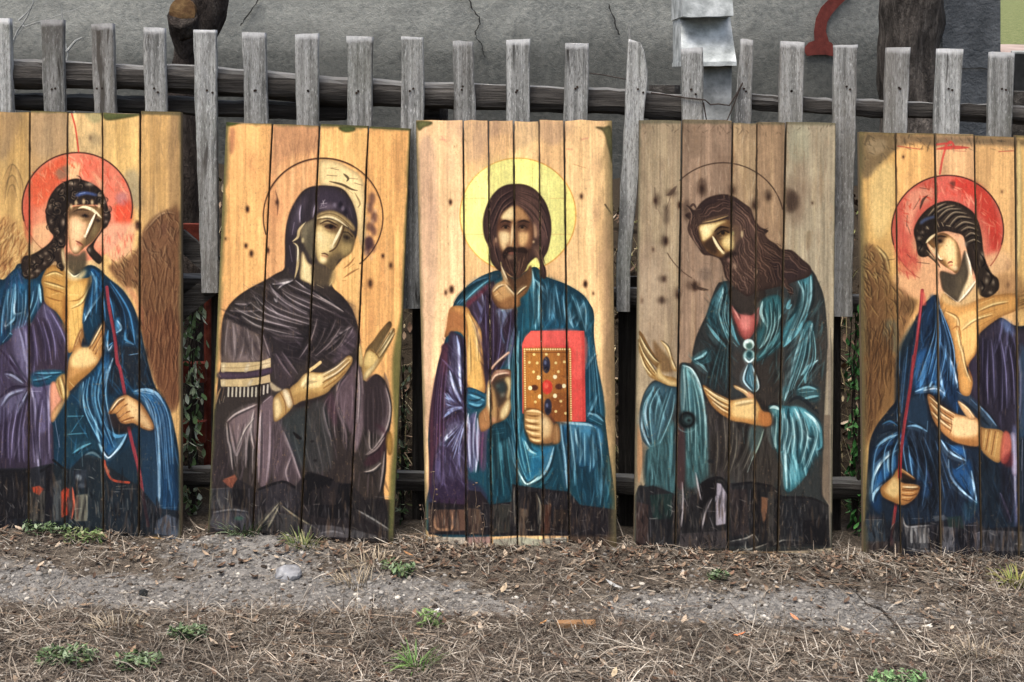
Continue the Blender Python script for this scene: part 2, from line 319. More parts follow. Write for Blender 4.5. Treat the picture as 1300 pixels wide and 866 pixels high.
for px, hw, yt in ((273, 9, 352), (531, 9, 372), (799, 12, 378), (1064, 8, 380)):      # dark boards added below the mid rail to stand for shade in the gaps
    a = W(px - hw, 0, RY - .02).x; b = W(px + hw, 0, RY - .02).x; zt = W(0, yt, RY).z; zb = gz(a, RY) - .06
    v, f = box_vf(a, b, RY + .024, RY + .043, zb, zt + .06); meshobj('gap_shade_board', v, f, MT['gapshade'], fence)
adopt(fence)
# broken brace boards leaning behind the fence
def board(name, pts, w, th, Y, mat, label, cat, group=None):
    A, B = W(*pts[0], Y), W(*pts[1], Y); t = (B - A).normalized(); n = Vector((-t.z, 0, t.x)) * w / 2; V = []; m = 9
    for i in range(m):
        p = A + (B - A) * i / (m - 1); e = .003 * N(i * .7, w * 9, 2, 1)
        for q in (p + n * (1 + e * 20), p - n * (1 - e * 20)): V += [(q.x, Y - th / 2, q.z), (q.x, Y + th / 2, q.z)]
    F = [(i*4 + a, (i+1)*4 + a, (i+1)*4 + b, i*4 + b) for i in range(m - 1) for a, b in ((0, 2), (2, 3), (3, 1), (1, 0))] + [(0, 1, 3, 2), (m*4 - 4, m*4 - 2, m*4 - 1, m*4 - 3)]
    o = meshobj(name, [Vector(v) - A for v in V], F, mat); o.location = A; tag(o, label, cat, group); return o
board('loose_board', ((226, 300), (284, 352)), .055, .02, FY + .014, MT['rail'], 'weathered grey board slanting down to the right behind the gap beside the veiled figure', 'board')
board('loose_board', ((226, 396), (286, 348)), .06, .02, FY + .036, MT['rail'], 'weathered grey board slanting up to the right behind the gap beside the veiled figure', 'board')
# rust-red frame standing on the bank, seen through the gap between the first two panels
fr = empty('rusty_frame', W(246, 690, .36)); fr.location.z = gz(fr.location.x, .36); tag(fr, 'rust-red frame of short horizontal bars behind the gap left of the veiled figure', 'frame')
for y0, y1 in ((284, 309), (460, 484), (534, 560)):
    a, b = W(214, y0, .36), W(262, y1, .36); v, f = box_vf(a.x, b.x, .34, .375, b.z, a.z); meshobj('bar', v, f, MT['rust'], fr)
for px in (214, 262):
    a = W(px, 276, .36); v, f = tube([(a.x, .385, gz(a.x, .385) - .06), (a.x, .385, a.z)], .014, 8); meshobj('upright', v, f, MT['rust'], fr)
adopt(fr)
# wires
def wire(name, pts, Y, r, label, mat='wire'):
    P = [W(a, b, Y if not isinstance(Y, list) else Y[i]) for i, (a, b) in enumerate(pts)]; v, f = tube(P, r, 6)
    o = meshobj(name, [q - P[0] for q in v], f, MT[mat]); o.location = P[0]; return tag(o, label, 'wire', None)
wire('wire', [(748, 93), (765, 95), (780, 98), (797, 101)], FY + .012, .0016, 'thin rusty wire stretched from the mossy picket to the splintered picket')
wire('wire', [(826, 118), (850, 121), (868, 124), (895, 127), (902, 133), (912, 132), (926, 134), (936, 118), (943, 105), (938, 116), (930, 137), (923, 153), (897, 153), (893, 130)], FY - .004, .0024, 'twisted black wire bent into a loop between the two broken pickets')
# dark sheet added to fill the black gap at the end of the wall
v, f = box_vf(W(1287, 0, .55).x, W(1420, 0, .55).x, .54, .57, .0, W(0, 69, .55).z); o = meshobj('black_gap_board', [(a, b - .55, c) for a, b, c in v], f, MT['dark']); o.location.y = .55; tag(o, 'dark board added to fill the black gap behind the last picket beside the end of the wall', 'board')
v, f = tube([W(1284, 67, .55), W(1350, 66, .55), W(1425, 65, .55)], .007, 8); meshobj('rim', [(a.x, a.y - .55, a.z) for a in v], f, MT['conc'], o)

# ---------------------------------------------------------------- trees
tl = empty('tree', (W(245, 0, .62).x, .62, gz(W(245, 0, .62).x, .62))); tag(tl, 'dark barked tree leaning right with a sawn branch stub above the fence', 'tree', 'trees behind the fence')
def limb(path, rad, mat, parent, name, n=14, lump=.25, seed=1, sub=6):
    P, R = [], []
    for i in range(len(path) - 1):
        for k in range(sub): t = k / sub; P.append(Vector(path[i]).lerp(Vector(path[i+1]), t)); R.append(rad[i] * (1-t) + rad[i+1] * t)
    P.append(Vector(path[-1])); R.append(rad[-1]); v, f = tube(P, R, n, lump, seed); return meshobj(name, v, f, mat, parent, True)
TY = .62; k = (TY + CAM_D) / FPX
limb([W(238, 560, TY), W(238, 300, TY), W(240, 140, TY), W(248, 70, TY), W(258, 20, TY), W(268, -20, TY), W(290, -140, TY), W(300, -420, TY)], [34*k, 27*k, 25*k, 24*k, 26*k, 26*k, 24*k, 14*k], MT['bark'], tl, 'trunk', 18, .35, 5)
st = limb([W(243, 75, TY - .01), W(234, 40, TY - .05), W(231, 20, TY - .105)], [17*k, 19*k, 19*k], MT['bark'], tl, 'branch_stub', 16, .12, 9)
cp = W(231, 18, TY - .11); V = [cp + Vector((0, -.006, 0))] + [cp + Vector((math.cos(a) * 16*k*(1 + .05*math.sin(3*a)), .002, math.sin(a) * 21*k)) for a in np.linspace(0, 2*math.pi, 24, endpoint=False)]
V += [q + Vector((0, .03, 0)) for q in V[1:]]
meshobj('sawn_face', V, [(0, i + 1, (i + 1) % 24 + 1) for i in range(24)] + [(i + 1, i + 25, (i + 1) % 24 + 25, (i + 1) % 24 + 1) for i in range(24)], MT['cut'], st)
random.seed(8)
def crown(root, top, r0, mat, n, seed):
    random.seed(seed)
    for i in range(n):
        a = random.uniform(0, 6.28); b = Vector(top) - Vector((0, 0, random.uniform(0, .9))); q = [b]; d = Vector((math.cos(a), math.sin(a) * .7 + .35, random.uniform(.5, 1.3)))
        for s in range(4): q.append(q[-1] + d * random.uniform(.3, .45) + Vector((random.uniform(-.1, .1), random.uniform(-.1, .1), 0)))
        limb(q, [r0, r0 * .7, r0 * .45, r0 * .28, r0 * .1], mat, root, 'limb', 7, .2, i, 3)
crown(tl, W(300, -400, TY), 12*k, MT['bark'], 6, 3); adopt(tl)
TY = 1.75; k = (TY + CAM_D) / FPX; bx = W(1155, 0, TY).x
tr = empty('tree', (bx, TY, gz(bx, TY))); tag(tr, 'grey furrowed tree trunk standing against the dark end of the wall', 'tree', 'trees behind the fence')
limb([(bx + .02, TY, gz(bx, TY) - .15), W(1156, 170, TY), W(1156, 120, TY), W(1156, 60, TY), W(1156, 0, TY), W(1152, -120, TY), W(1146, -420, TY)], [48*k, 40*k, 34*k, 35*k, 39*k, 36*k, 24*k], MT['bark2'], tr, 'trunk', 20, .35, 12)
crown(tr, W(1146, -400, TY), 18*k, MT['bark2'], 6, 9); adopt(tr)
# ---------------------------------------------------------------- painter (draws the panel paintings into pixel arrays)
KP = 2.4                                        # texture pixels per traced unit
def hexc(s):
    return np.array([int(s[i:i+2], 16) / 255 for i in (0, 2, 4)], np.float32)
def vnoise(h, w, sy, sx, seed):
    """smooth value noise, cell size sy by sx pixels, range 0..1"""
    r = np.random.RandomState(seed)
    gh, gw = int(h / sy) + 3, int(w / sx) + 3
    g = r.rand(gh, gw).astype(np.float32)
    y = np.arange(h, dtype=np.float32) / sy; x = np.arange(w, dtype=np.float32) / sx
    yi = y.astype(int); xi = x.astype(int)
    fy = y - yi; fx = x - xi
    fy = (fy * fy * (3 - 2 * fy))[:, None]; fx = (fx * fx * (3 - 2 * fx))[None, :]
    a = g[yi][:, xi]; b = g[yi][:, xi + 1]; c = g[yi + 1][:, xi]; d = g[yi + 1][:, xi + 1]
    return (a * (1 - fx) + b * fx) * (1 - fy) + (c * (1 - fx) + d * fx) * fy
def fbm(h, w, sy, sx, seed, n=3):
    o = 0; t = 0
    for i in range(n):
        o = o + vnoise(h, w, max(sy / 2**i, 1.01), max(sx / 2**i, 1.01), seed + 31 * i) / 1.7**i; t += 1 / 1.7**i
    return o / t
def boxblur(m, r):
    r = int(r)
    if r < 1: return m
    for ax in (0, 1):
        n = m.shape[ax]
        pad = [(0, 0), (0, 0)]; pad[ax] = (r + 1, r)
        c = np.cumsum(np.pad(m, pad), axis=ax, dtype=np.float64)
        if ax == 0: m = (c[2*r+1:2*r+1+n] - c[:n]) / (2 * r + 1)
        else: m = (c[:, 2*r+1:2*r+1+n] - c[:, :n]) / (2 * r + 1)
    return m.astype(np.float32)
def crom(pts, closed, n=6):
    P = np.array(pts, float); N = len(P); out = []
    if N < 3: return P
    for i in range(N if closed else N - 1):
        if closed: a, b, c, d = P[i-1], P[i], P[(i+1) % N], P[(i+2) % N]
        else: a, b, c, d = P[max(i-1, 0)], P[i], P[i+1], P[min(i+2, N-1)]
        for k in range(n):
            t = k / n
            out.append(0.5 * (2*b + (c-a)*t + (2*a-5*b+4*c-d)*t*t + (3*b-a-3*c+d)*t**3))
    if not closed: out.append(P[-1])
    return np.array(out)
class Painting:
    def __init__(s, box, sections):
        s.x0, s.y0, s.x1, s.y1 = box
        s.w = int(round((s.x1 - s.x0) * KP)); s.h = int(round((s.y1 - s.y0) * KP))
        s.img = np.zeros((s.h, s.w, 3), np.float32); s.sec = sections; s.cur = 'A'
    def pts(s, t):
        """'A10,20 30,40 B5,6': points in fifths of a unit from the section's corner"""
        o = []
        for k in t.split():
            if k[0].isalpha(): s.cur = k[0]; k = k[1:]
            x, y = k.split(','); c = s.sec[s.cur]
            d = c[2] if len(c) > 2 else 5.0; o.append(((c[0] + float(x) / d - s.x0) * KP, (c[1] + float(y) / d - s.y0) * KP))
        return o
    def blend(s, col, m, y, x, a=1.0):
        h, w = m.shape; v = s.img[y:y+h, x:x+w]; m = np.clip(m, 0, 1)[..., None] * a
        v += (hexc(col) - v) * m
    def poly(s, P, soft):
        P = np.asarray(P); pad = int(soft * KP * 2) + 2
        xa = max(int(P[:, 0].min()) - pad, 0); xb = min(int(P[:, 0].max()) + pad + 2, s.w)
        ya = max(int(P[:, 1].min()) - pad, 0); yb = min(int(P[:, 1].max()) + pad + 2, s.h)
        if xb <= xa or yb <= ya: return None
        m = np.zeros((yb - ya, xb - xa), np.float32); W = xb - xa
        X0, Y0 = P[:, 0], P[:, 1]; X1, Y1 = np.roll(X0, -1), np.roll(Y0, -1)
        for r in range(yb - ya):
            for sub in (0.25, 0.75):
                yy = ya + r + sub
                hit = (Y0 <= yy) != (Y1 <= yy)
                if not hit.any(): continue
                xs = np.sort(X0[hit] + (yy - Y0[hit]) / (Y1[hit] - Y0[hit]) * (X1[hit] - X0[hit])) - xa
                for k in range(0, len(xs) - 1, 2):
                    a, b = max(xs[k], 0), min(xs[k+1], W)
                    if b <= a: continue
                    ia, ib = int(a), int(b)
                    if ia == ib: m[r, min(ia, W-1)] += 0.5 * (b - a)
                    else:
                        m[r, ia] += 0.5 * (ia + 1 - a); m[r, ia+1:ib] += 0.5
                        if ib < W: m[r, ib] += 0.5 * (b - ib)
        rr = soft * KP * 0.5
        if rr >= 1: m = boxblur(boxblur(m, round(rr)), round(rr))
        return m, ya, xa
    def P(s, col, t, soft=0.8, a=1.0, smooth=True):
        p = s.pts(t)
        r = s.poly(crom(p, True) if smooth else p, soft)
        if not r: return
        s.blend(col, r[0], r[1], r[2], a)
        if smooth and a >= .8 and soft <= 2.2 and min(r[0].shape) > 24:      # modelled rim: darker glaze towards the outline
            m = np.clip(r[0], 0, 1); k = 5 if min(r[0].shape) < 90 else 9
            e = m * np.clip(1 - boxblur(boxblur(m, k), k), 0, 1) * 1.5
            s.blend('%02x%02x%02x' % tuple(int(255 * v) for v in hexc(col) * np.array([.50, .44, .42])), e, r[1], r[2], .62)
    def E(s, col, cx, cy, rx, ry, soft=0.8, a=1.0, ang=0):
        t = np.linspace(0, 2 * np.pi, 48, endpoint=False); c, d = np.cos(ang), np.sin(ang)
        ex, ey = rx * np.cos(t), ry * np.sin(t)
        p = np.stack([(cx + ex * c - ey * d - s.x0) * KP, (cy + ex * d + ey * c - s.y0) * KP], 1)
        r = s.poly(p, soft)
        if r: s.blend(col, r[0], r[1], r[2], a)
    def e(s, col, t, rx, ry, soft=0.8, a=1.0, ang=0):
        for q in s.pts(t): s.E(col, q[0] / KP + s.x0, q[1] / KP + s.y0, rx / 5, ry / 5, soft, a, ang)
    def stroke(s, col, P, w, a, soft, prof):
        P = np.asarray(P); n = len(P)
        d = np.concatenate([[0], np.cumsum(np.hypot(*(P[1:] - P[:-1]).T))]); u = d / max(d[-1], 1e-6)
        if prof == 'l': f = np.sin(np.pi * np.clip(u * 0.94 + 0.03, 0, 1)) ** 0.7
        elif prof == 't': f = 1 - 0.9 * u
        else: f = np.ones(n)
        R = np.maximum(w * KP * 0.5 * f, 0.25); so = max(soft * KP, 0.6)
        pad = R.max() + so + 2
        xa = max(int(P[:, 0].min() - pad), 0); xb = min(int(P[:, 0].max() + pad) + 1, s.w)
        ya = max(int(P[:, 1].min() - pad), 0); yb = min(int(P[:, 1].max() + pad) + 1, s.h)
        if xb <= xa or yb <= ya: return
        m = np.zeros((yb - ya, xb - xa), np.float32)
        for i in range(n - 1):
            A, B = P[i], P[i+1]; q = max(R[i], R[i+1]) + so + 1
            x0 = max(int(min(A[0], B[0]) - q), xa); x1 = min(int(max(A[0], B[0]) + q) + 1, xb)
            y0 = max(int(min(A[1], B[1]) - q), ya); y1 = min(int(max(A[1], B[1]) + q) + 1, yb)
            if x1 <= x0 or y1 <= y0: continue
            X = np.arange(x0, x1)[None, :] + 0.5 - A[0]; Y = np.arange(y0, y1)[:, None] + 0.5 - A[1]
            vx, vy = B - A; L = vx * vx + vy * vy + 1e-6
            tt = np.clip((X * vx + Y * vy) / L, 0, 1)
            dist = np.hypot(X - tt * vx, Y - tt * vy) - (R[i] + (R[i+1] - R[i]) * tt)
            mm = np.clip(0.5 - dist / so, 0, 1)
            v = m[y0-ya:y1-ya, x0-xa:x1-xa]; np.maximum(v, mm, out=v)
        s.blend(col, m, ya, xa, a)
    def L(s, col, w, *ts, a=1.0, soft=0.6, prof='c'):
        for t in ts: s.stroke(col, crom(s.pts(t), False, 5), w, a, soft, prof)
    def H(s, col, w, *ts, a=0.9, soft=0.9):
        """highlight strokes, thin at both ends"""
        c = hexc(col); lum = float(c @ np.array([.3, .59, .11], np.float32))
        for t in ts:
            q = crom(s.pts(t), False, 5)
            if lum > .42 and len(q) > 2:
                d = np.gradient(q, axis=0); d = d / (np.hypot(d[:, 0], d[:, 1])[:, None] + 1e-6); nv = np.stack([-d[:, 1], d[:, 0]], 1)
                if nv[:, 0].mean() < 0: nv = -nv
                s.stroke('%02x%02x%02x' % tuple(int(255 * v * .72) for v in c), q - nv * w * KP * .5, w * 2.4, a * .30, 2.2, 'l')
                s.stroke('0e1216', q + nv * w * KP * .75, w * .8, a * .42, 1.0, 'l')
            s.stroke(col, q, w * (.78 if lum > .42 else 1), a, soft, 'l')
    def Q(s, col, t, soft=0.8, a=1.0): s.P(col, t, min(soft, 1.1), a, False)
    def ring(s, col, cx, cy, r, w, a=1.0, soft=0.6, a0=0, a1=360, wob=0.0):
        t = np.radians(np.linspace(a0, a1, 90)); k = 1 + wob * np.sin(t * 9 + 1) * 0.5
        p = np.stack([(cx + r * k * np.cos(t) - s.x0) * KP, (cy + r * k * np.sin(t) - s.y0) * KP], 1)
        s.stroke(col, p, w, a, soft, 'c')
    def scrub(s, col, t, n, length, w, a, ang=90, spread=12, seed=1, soft=0.8):
        """n short brush marks scattered inside an outline"""
        P = np.array(s.pts(t)); r = np.random.RandomState(seed)
        lo, hi = P.min(0), P.max(0)
        m = s.poly(P, 0)
        if m is None: return
        k = 0; tries = 0
        while k < n and tries < n * 20:
            tries += 1
            c = lo + r.rand(2) * (hi - lo); iy, ix = int(c[1]) - m[1], int(c[0]) - m[2]
            if not (0 <= iy < m[0].shape[0] and 0 <= ix < m[0].shape[1]) or m[0][iy, ix] < 0.5: continue
            g = math.radians(ang + r.uniform(-spread, spread)); l = length * KP * r.uniform(0.5, 1.3) / 2
            dv = np.array([math.cos(g), math.sin(g)]) * l; bend = r.uniform(-.12, .12) * np.array([-dv[1], dv[0]])
            s.stroke(col, crom([c - dv, c + bend, c + dv], False, 3), w * r.uniform(.5, 1.3), a * r.uniform(.5, 1), soft, 'l'); k += 1
    def curls(s, t, n, r, light, dark, seed, a=.8):
        """locks of hair: small dark crescents with a pale strand beside each"""
        P = np.array(s.pts(t)); g = np.random.RandomState(seed); lo, hi = P.min(0), P.max(0); m = s.poly(P, 0); k = 0; tries = 0
        while m is not None and k < n and tries < n * 20:
            tries += 1
            c = lo + g.rand(2) * (hi - lo); iy, ix = int(c[1]) - m[1], int(c[0]) - m[2]
            if not (0 <= iy < m[0].shape[0] and 0 <= ix < m[0].shape[1]) or m[0][iy, ix] < 0.5: continue
            q = r * g.uniform(.7, 1.3) * KP; a0 = g.uniform(0, 6.28); th = a0 + np.linspace(0, g.uniform(2.2, 4.2), 9); cv = np.stack([np.cos(th), np.sin(th)], 1)
            s.stroke(dark, c + cv * q, 1.5, a, .7, 'l'); s.stroke(light, c + cv * q * .66, 1.2, a * g.uniform(.5, 1), .6, 'l'); k += 1
    def waves(s, t, n, length, ang, light, dark, seed, a=.75, amp=.16, w=1.2):
        """wavy strands"""
        P = np.array(s.pts(t)); g = np.random.RandomState(seed); lo, hi = P.min(0), P.max(0); m = s.poly(P, 0); k = 0; tries = 0
        while m is not None and k < n and tries < n * 20:
            tries += 1
            c = lo + g.rand(2) * (hi - lo); iy, ix = int(c[1]) - m[1], int(c[0]) - m[2]
            if not (0 <= iy < m[0].shape[0] and 0 <= ix < m[0].shape[1]) or m[0][iy, ix] < 0.5: continue
            d = math.radians(ang + g.uniform(-22, 22)); L = length * KP * g.uniform(.6, 1.2); u = np.linspace(-.5, .5, 12); v = amp * np.sin(u * 9 + g.uniform(0, 6)) * (1 - abs(u))
            Q = c + np.stack([(u * math.cos(d) - v * math.sin(d)) * L, (u * math.sin(d) + v * math.cos(d)) * L], 1)
            s.stroke(light if k % 2 else dark, Q, w * g.uniform(.7, 1.4), a * g.uniform(.5, 1), .6, 'l'); k += 1
    def cloth(s, t, n, length, ang, light, dark, seed, spread=25, a=.3, w=3.5):
        """broad soft brushwork over a garment"""
        s.scrub(dark, t, int(n * 1.5), length, w, a * 1.15, ang, spread, seed, 1.8); s.scrub(light, t, int(n * 1.3), length * .9, w * .55, a * 1.1, ang, spread, seed + 1, 1.3)
    def drape(s, light, dark, ta, tb, n, seed=1, a=.76):
        """a bundle of folds swept from one guide curve to another: dark furrow, graded flank, thin bright crest"""
        A = crom(s.pts(ta), False, 8); B = crom(s.pts(tb), False, 8); m = min(len(A), len(B)); g = np.random.RandomState(seed); A = A[:m]; B = B[:m]
        span = np.hypot(*(A - B).mean(0)) / max(n, 1) / KP
        mid = '%02x%02x%02x' % tuple(int(255 * v) for v in hexc(light) * .55 + hexc(dark) * .45)
        for i in range(n):
            f = np.clip((i + .5) / n + g.uniform(-.28, .28) / n + .05 * np.sin(np.linspace(0, 3, m) + g.uniform(0, 6)) , 0, 1)[:, None]
            q = A * (1 - f) + B * f; lo = int(g.uniform(0, m * .30)); hi = int(m * g.uniform(.72, 1.0)); q = q[lo:max(hi, lo + 4)]
            d = np.gradient(q, axis=0); d = d / (np.hypot(d[:, 0], d[:, 1])[:, None] + 1e-6); nv = np.stack([-d[:, 1], d[:, 0]], 1); w = max(span, 1.4) * g.uniform(.7, 1.2)
            s.stroke(dark, q + nv * w * KP * .42, w * .75, a * g.uniform(.6, 1), w * .5 + .6, 'l'); s.stroke(mid, q - nv * w * KP * .12, w * .7, a * .55, w * .6 + .8, 'l')
            s.stroke(light, q - nv * w * KP * .08, min(max(w * .20, .9), 2.2), a * g.uniform(.7, 1.25), .9, 'l')
    def feathers(s, t, n, length, ang, spread, light, dark, seed, a=.55):
        """overlapping quills: a dark barb with a pale shaft beside it"""
        P = np.array(s.pts(t)); g = np.random.RandomState(seed); lo, hi = P.min(0), P.max(0); m = s.poly(P, 0); k = 0; tries = 0
        while m is not None and k < n and tries < n * 20:
            tries += 1
            c = lo + g.rand(2) * (hi - lo); iy, ix = int(c[1]) - m[1], int(c[0]) - m[2]
            if not (0 <= iy < m[0].shape[0] and 0 <= ix < m[0].shape[1]) or m[0][iy, ix] < 0.5: continue
            d = math.radians(ang + g.uniform(-spread, spread)); L = length * KP * g.uniform(.6, 1.2); v = np.array([math.cos(d), math.sin(d)]); nn = np.array([-v[1], v[0]]); u = np.linspace(-.5, .5, 7)[:, None]; b = g.uniform(-.12, .12)
            q = c + v * L * u + nn * L * b * (1 - 4 * u * u); s.stroke(dark, q, 3.4, a * g.uniform(.5, .9), 1.2, 'l'); s.stroke(light, q + nn * 2.6, 1.5, a * g.uniform(.5, 1), .8, 'l'); k += 1
    def wood(s, seams, cols, knots=(), grain=0.10, seed=0, blot='8a7460', blota=0.35):
        """bare board: every plank its own tone, long grain, stains"""
        yy = np.linspace(0, 1, s.h)[:, None]; X = np.arange(s.w)[None, :] / KP + s.x0
        edges = [np.full((s.h, 1), -1e5)] + [a + (b - a) * yy for a, b in seams] + [np.full((s.h, 1), 1e5)]
        for i, c in enumerate(cols):
            m = ((X >= edges[i]) & (X < edges[i+1]))[..., None]
            s.img = np.where(m, hexc(c), s.img).astype(np.float32)
            g = fbm(s.h, s.w, 260, 5.0, seed + i * 7, 3) - 0.5; g2 = fbm(s.h, s.w, 420, 22, seed + 50 + i, 2) - 0.5
            s.img = np.where(m, s.img * (1 + grain * 1.9 * g + grain * 1.9 * g2)[..., None], s.img).astype(np.float32)
        b = np.clip(fbm(s.h, s.w, 150, 40, seed + 90, 3) * 2.6 - 1.35, 0, 1) * blota
        s.img += (hexc(blot) - s.img) * b[..., None]
        g = np.random.RandomState(seed + 400)
        for i in range(120):
            x = g.uniform(0, s.w); y = g.uniform(0, s.h * .75); L = g.uniform(20, 140) * KP
            s.stroke(('6f5640', '8a6c4c', 'f2dcae')[i % 3], np.array([[x, y], [x + g.uniform(-2, 2), y + L * .5], [x + g.uniform(-2, 2), y + L]]), g.uniform(.8, 6), g.uniform(.05, .22), g.uniform(1, 4), 'l')
        for (x, y, r, dk) in knots:
            s.E('4a3326', x, y, r * .8, r * 1.5, 2.2, dk); s.E('33221b', x, y, r * .45, r * .8, 1.0, dk)
    def joints(s, seams, seed):
        """paint broken and dirt caught along the joints; every plank weathered a little differently"""
        yy = np.linspace(0, 1, s.h)[:, None]; X = np.arange(s.w)[None, :] / KP + s.x0; g = np.random.RandomState(seed)
        edges = [np.full((s.h, 1), -1e5)] + [a + (b - a) * yy for a, b in seams] + [np.full((s.h, 1), 1e5)]
        for i in range(len(edges) - 1):
            m = ((X >= edges[i]) & (X < edges[i+1]))[..., None]; k = g.uniform(.90, 1.06) * np.array([1, g.uniform(.975, 1.01), g.uniform(.94, 1.01)])
            s.img = np.where(m, s.img * k, s.img).astype(np.float32)
        n = fbm(s.h, s.w, 34, 3, seed, 3); c = fbm(s.h, s.w, 12, 3, seed + 5, 3)
        for i in range(1, len(edges) - 1):
            d = np.abs(X - edges[i]); k = np.clip(1.2 - d / (.5 + 2.6 * n ** 2), 0, 1) * .75; s.img += (hexc('231a14') - s.img) * k[..., None]
            ch = np.clip((c * 3.2 - 1.75), 0, 1) * np.clip(1 - d / 4.5, 0, 1) * .8; s.img += (hexc('a58a68') - s.img) * ch[..., None]
        fl = np.clip(fbm(s.h, s.w, 7, 5, seed + 11, 3) * 6 - 4.15, 0, 1) * np.clip(fbm(s.h, s.w, 120, 60, seed + 12, 2) * 3 - 1.2, 0, 1) * .55     # small flaked patches
        s.img += (hexc('9c8262') - s.img) * fl[..., None]
    def edge_dirt(s, quad, col, width, a, seed):
        """grime that follows the board's rim"""
        (ax, ay), (bx, by), (cx, cy), (dx, dy) = quad
        X = np.arange(s.w)[None, :] / KP + s.x0; Y = np.arange(s.h)[:, None] / KP + s.y0
        t = np.clip((Y - ay) / (dy - ay), 0, 1)
        dl = X - (ax + (dx - ax) * t); dr = (bx + (cx - bx) * t) - X
        u = np.clip((X - ax) / (bx - ax), 0, 1); dt = Y - (ay + (by - ay) * u)
        n = fbm(s.h, s.w, 60, 22, seed, 3)
        for d_, k in ((dl, width[0]), (dr, width[1]), (dt, width[2])):
            if k <= 0: continue
            m = np.clip(1.15 - d_ / (k * (0.25 + 1.6 * n)), 0, 1) ** 1.3 * a
            s.img += (hexc(col) - s.img) * m[..., None]
    def age(s, seed, grain=0.05, blot=0.05):
        g = fbm(s.h, s.w, 130, 2.6, seed, 3) - 0.5; b = fbm(s.h, s.w, 50, 40, seed + 9, 4) - 0.5; f = fbm(s.h, s.w, 2.4, 2.0, seed + 17, 2) - 0.5
        s.img *= (1 + grain * 2 * g + blot * 2 * b + 0.10 * f)[..., None]
        sc = np.clip(fbm(s.h, s.w, 40, 2.2, seed + 23, 2) * 7 - 5.35, 0, 1) * 0.35      # paint rubbed through to the wood along the grain
        s.img += (hexc('a08468') - s.img) * sc[..., None]
        s.img = np.clip(s.img, 0.01, 1)
    def finish(s, sat=1.0, lift=.0, gain=1.0, seed=5):
        """faded pigments: less saturated, blacks lifted, slight mottling of the brush"""
        b = s.img
        for c in range(3): b[..., c] = 0.45 * b[..., c] + 0.55 * boxblur(b[..., c], 1)
        g = b @ np.array([.3, .59, .11], np.float32)
        b = g[..., None] + (b - g[..., None]) * sat
        b = np.clip(b, 0, 1); b = b - .5 * b * (1 - b) ** 2
        n = fbm(s.h, s.w, 9, 5, seed, 3) - .5
        b = b * (1 + .16 * n)[..., None]
        s.img = np.clip((b * (1 - lift) + lift * np.array([.85, .8, .75])) * gain, .01, 1).astype(np.float32)
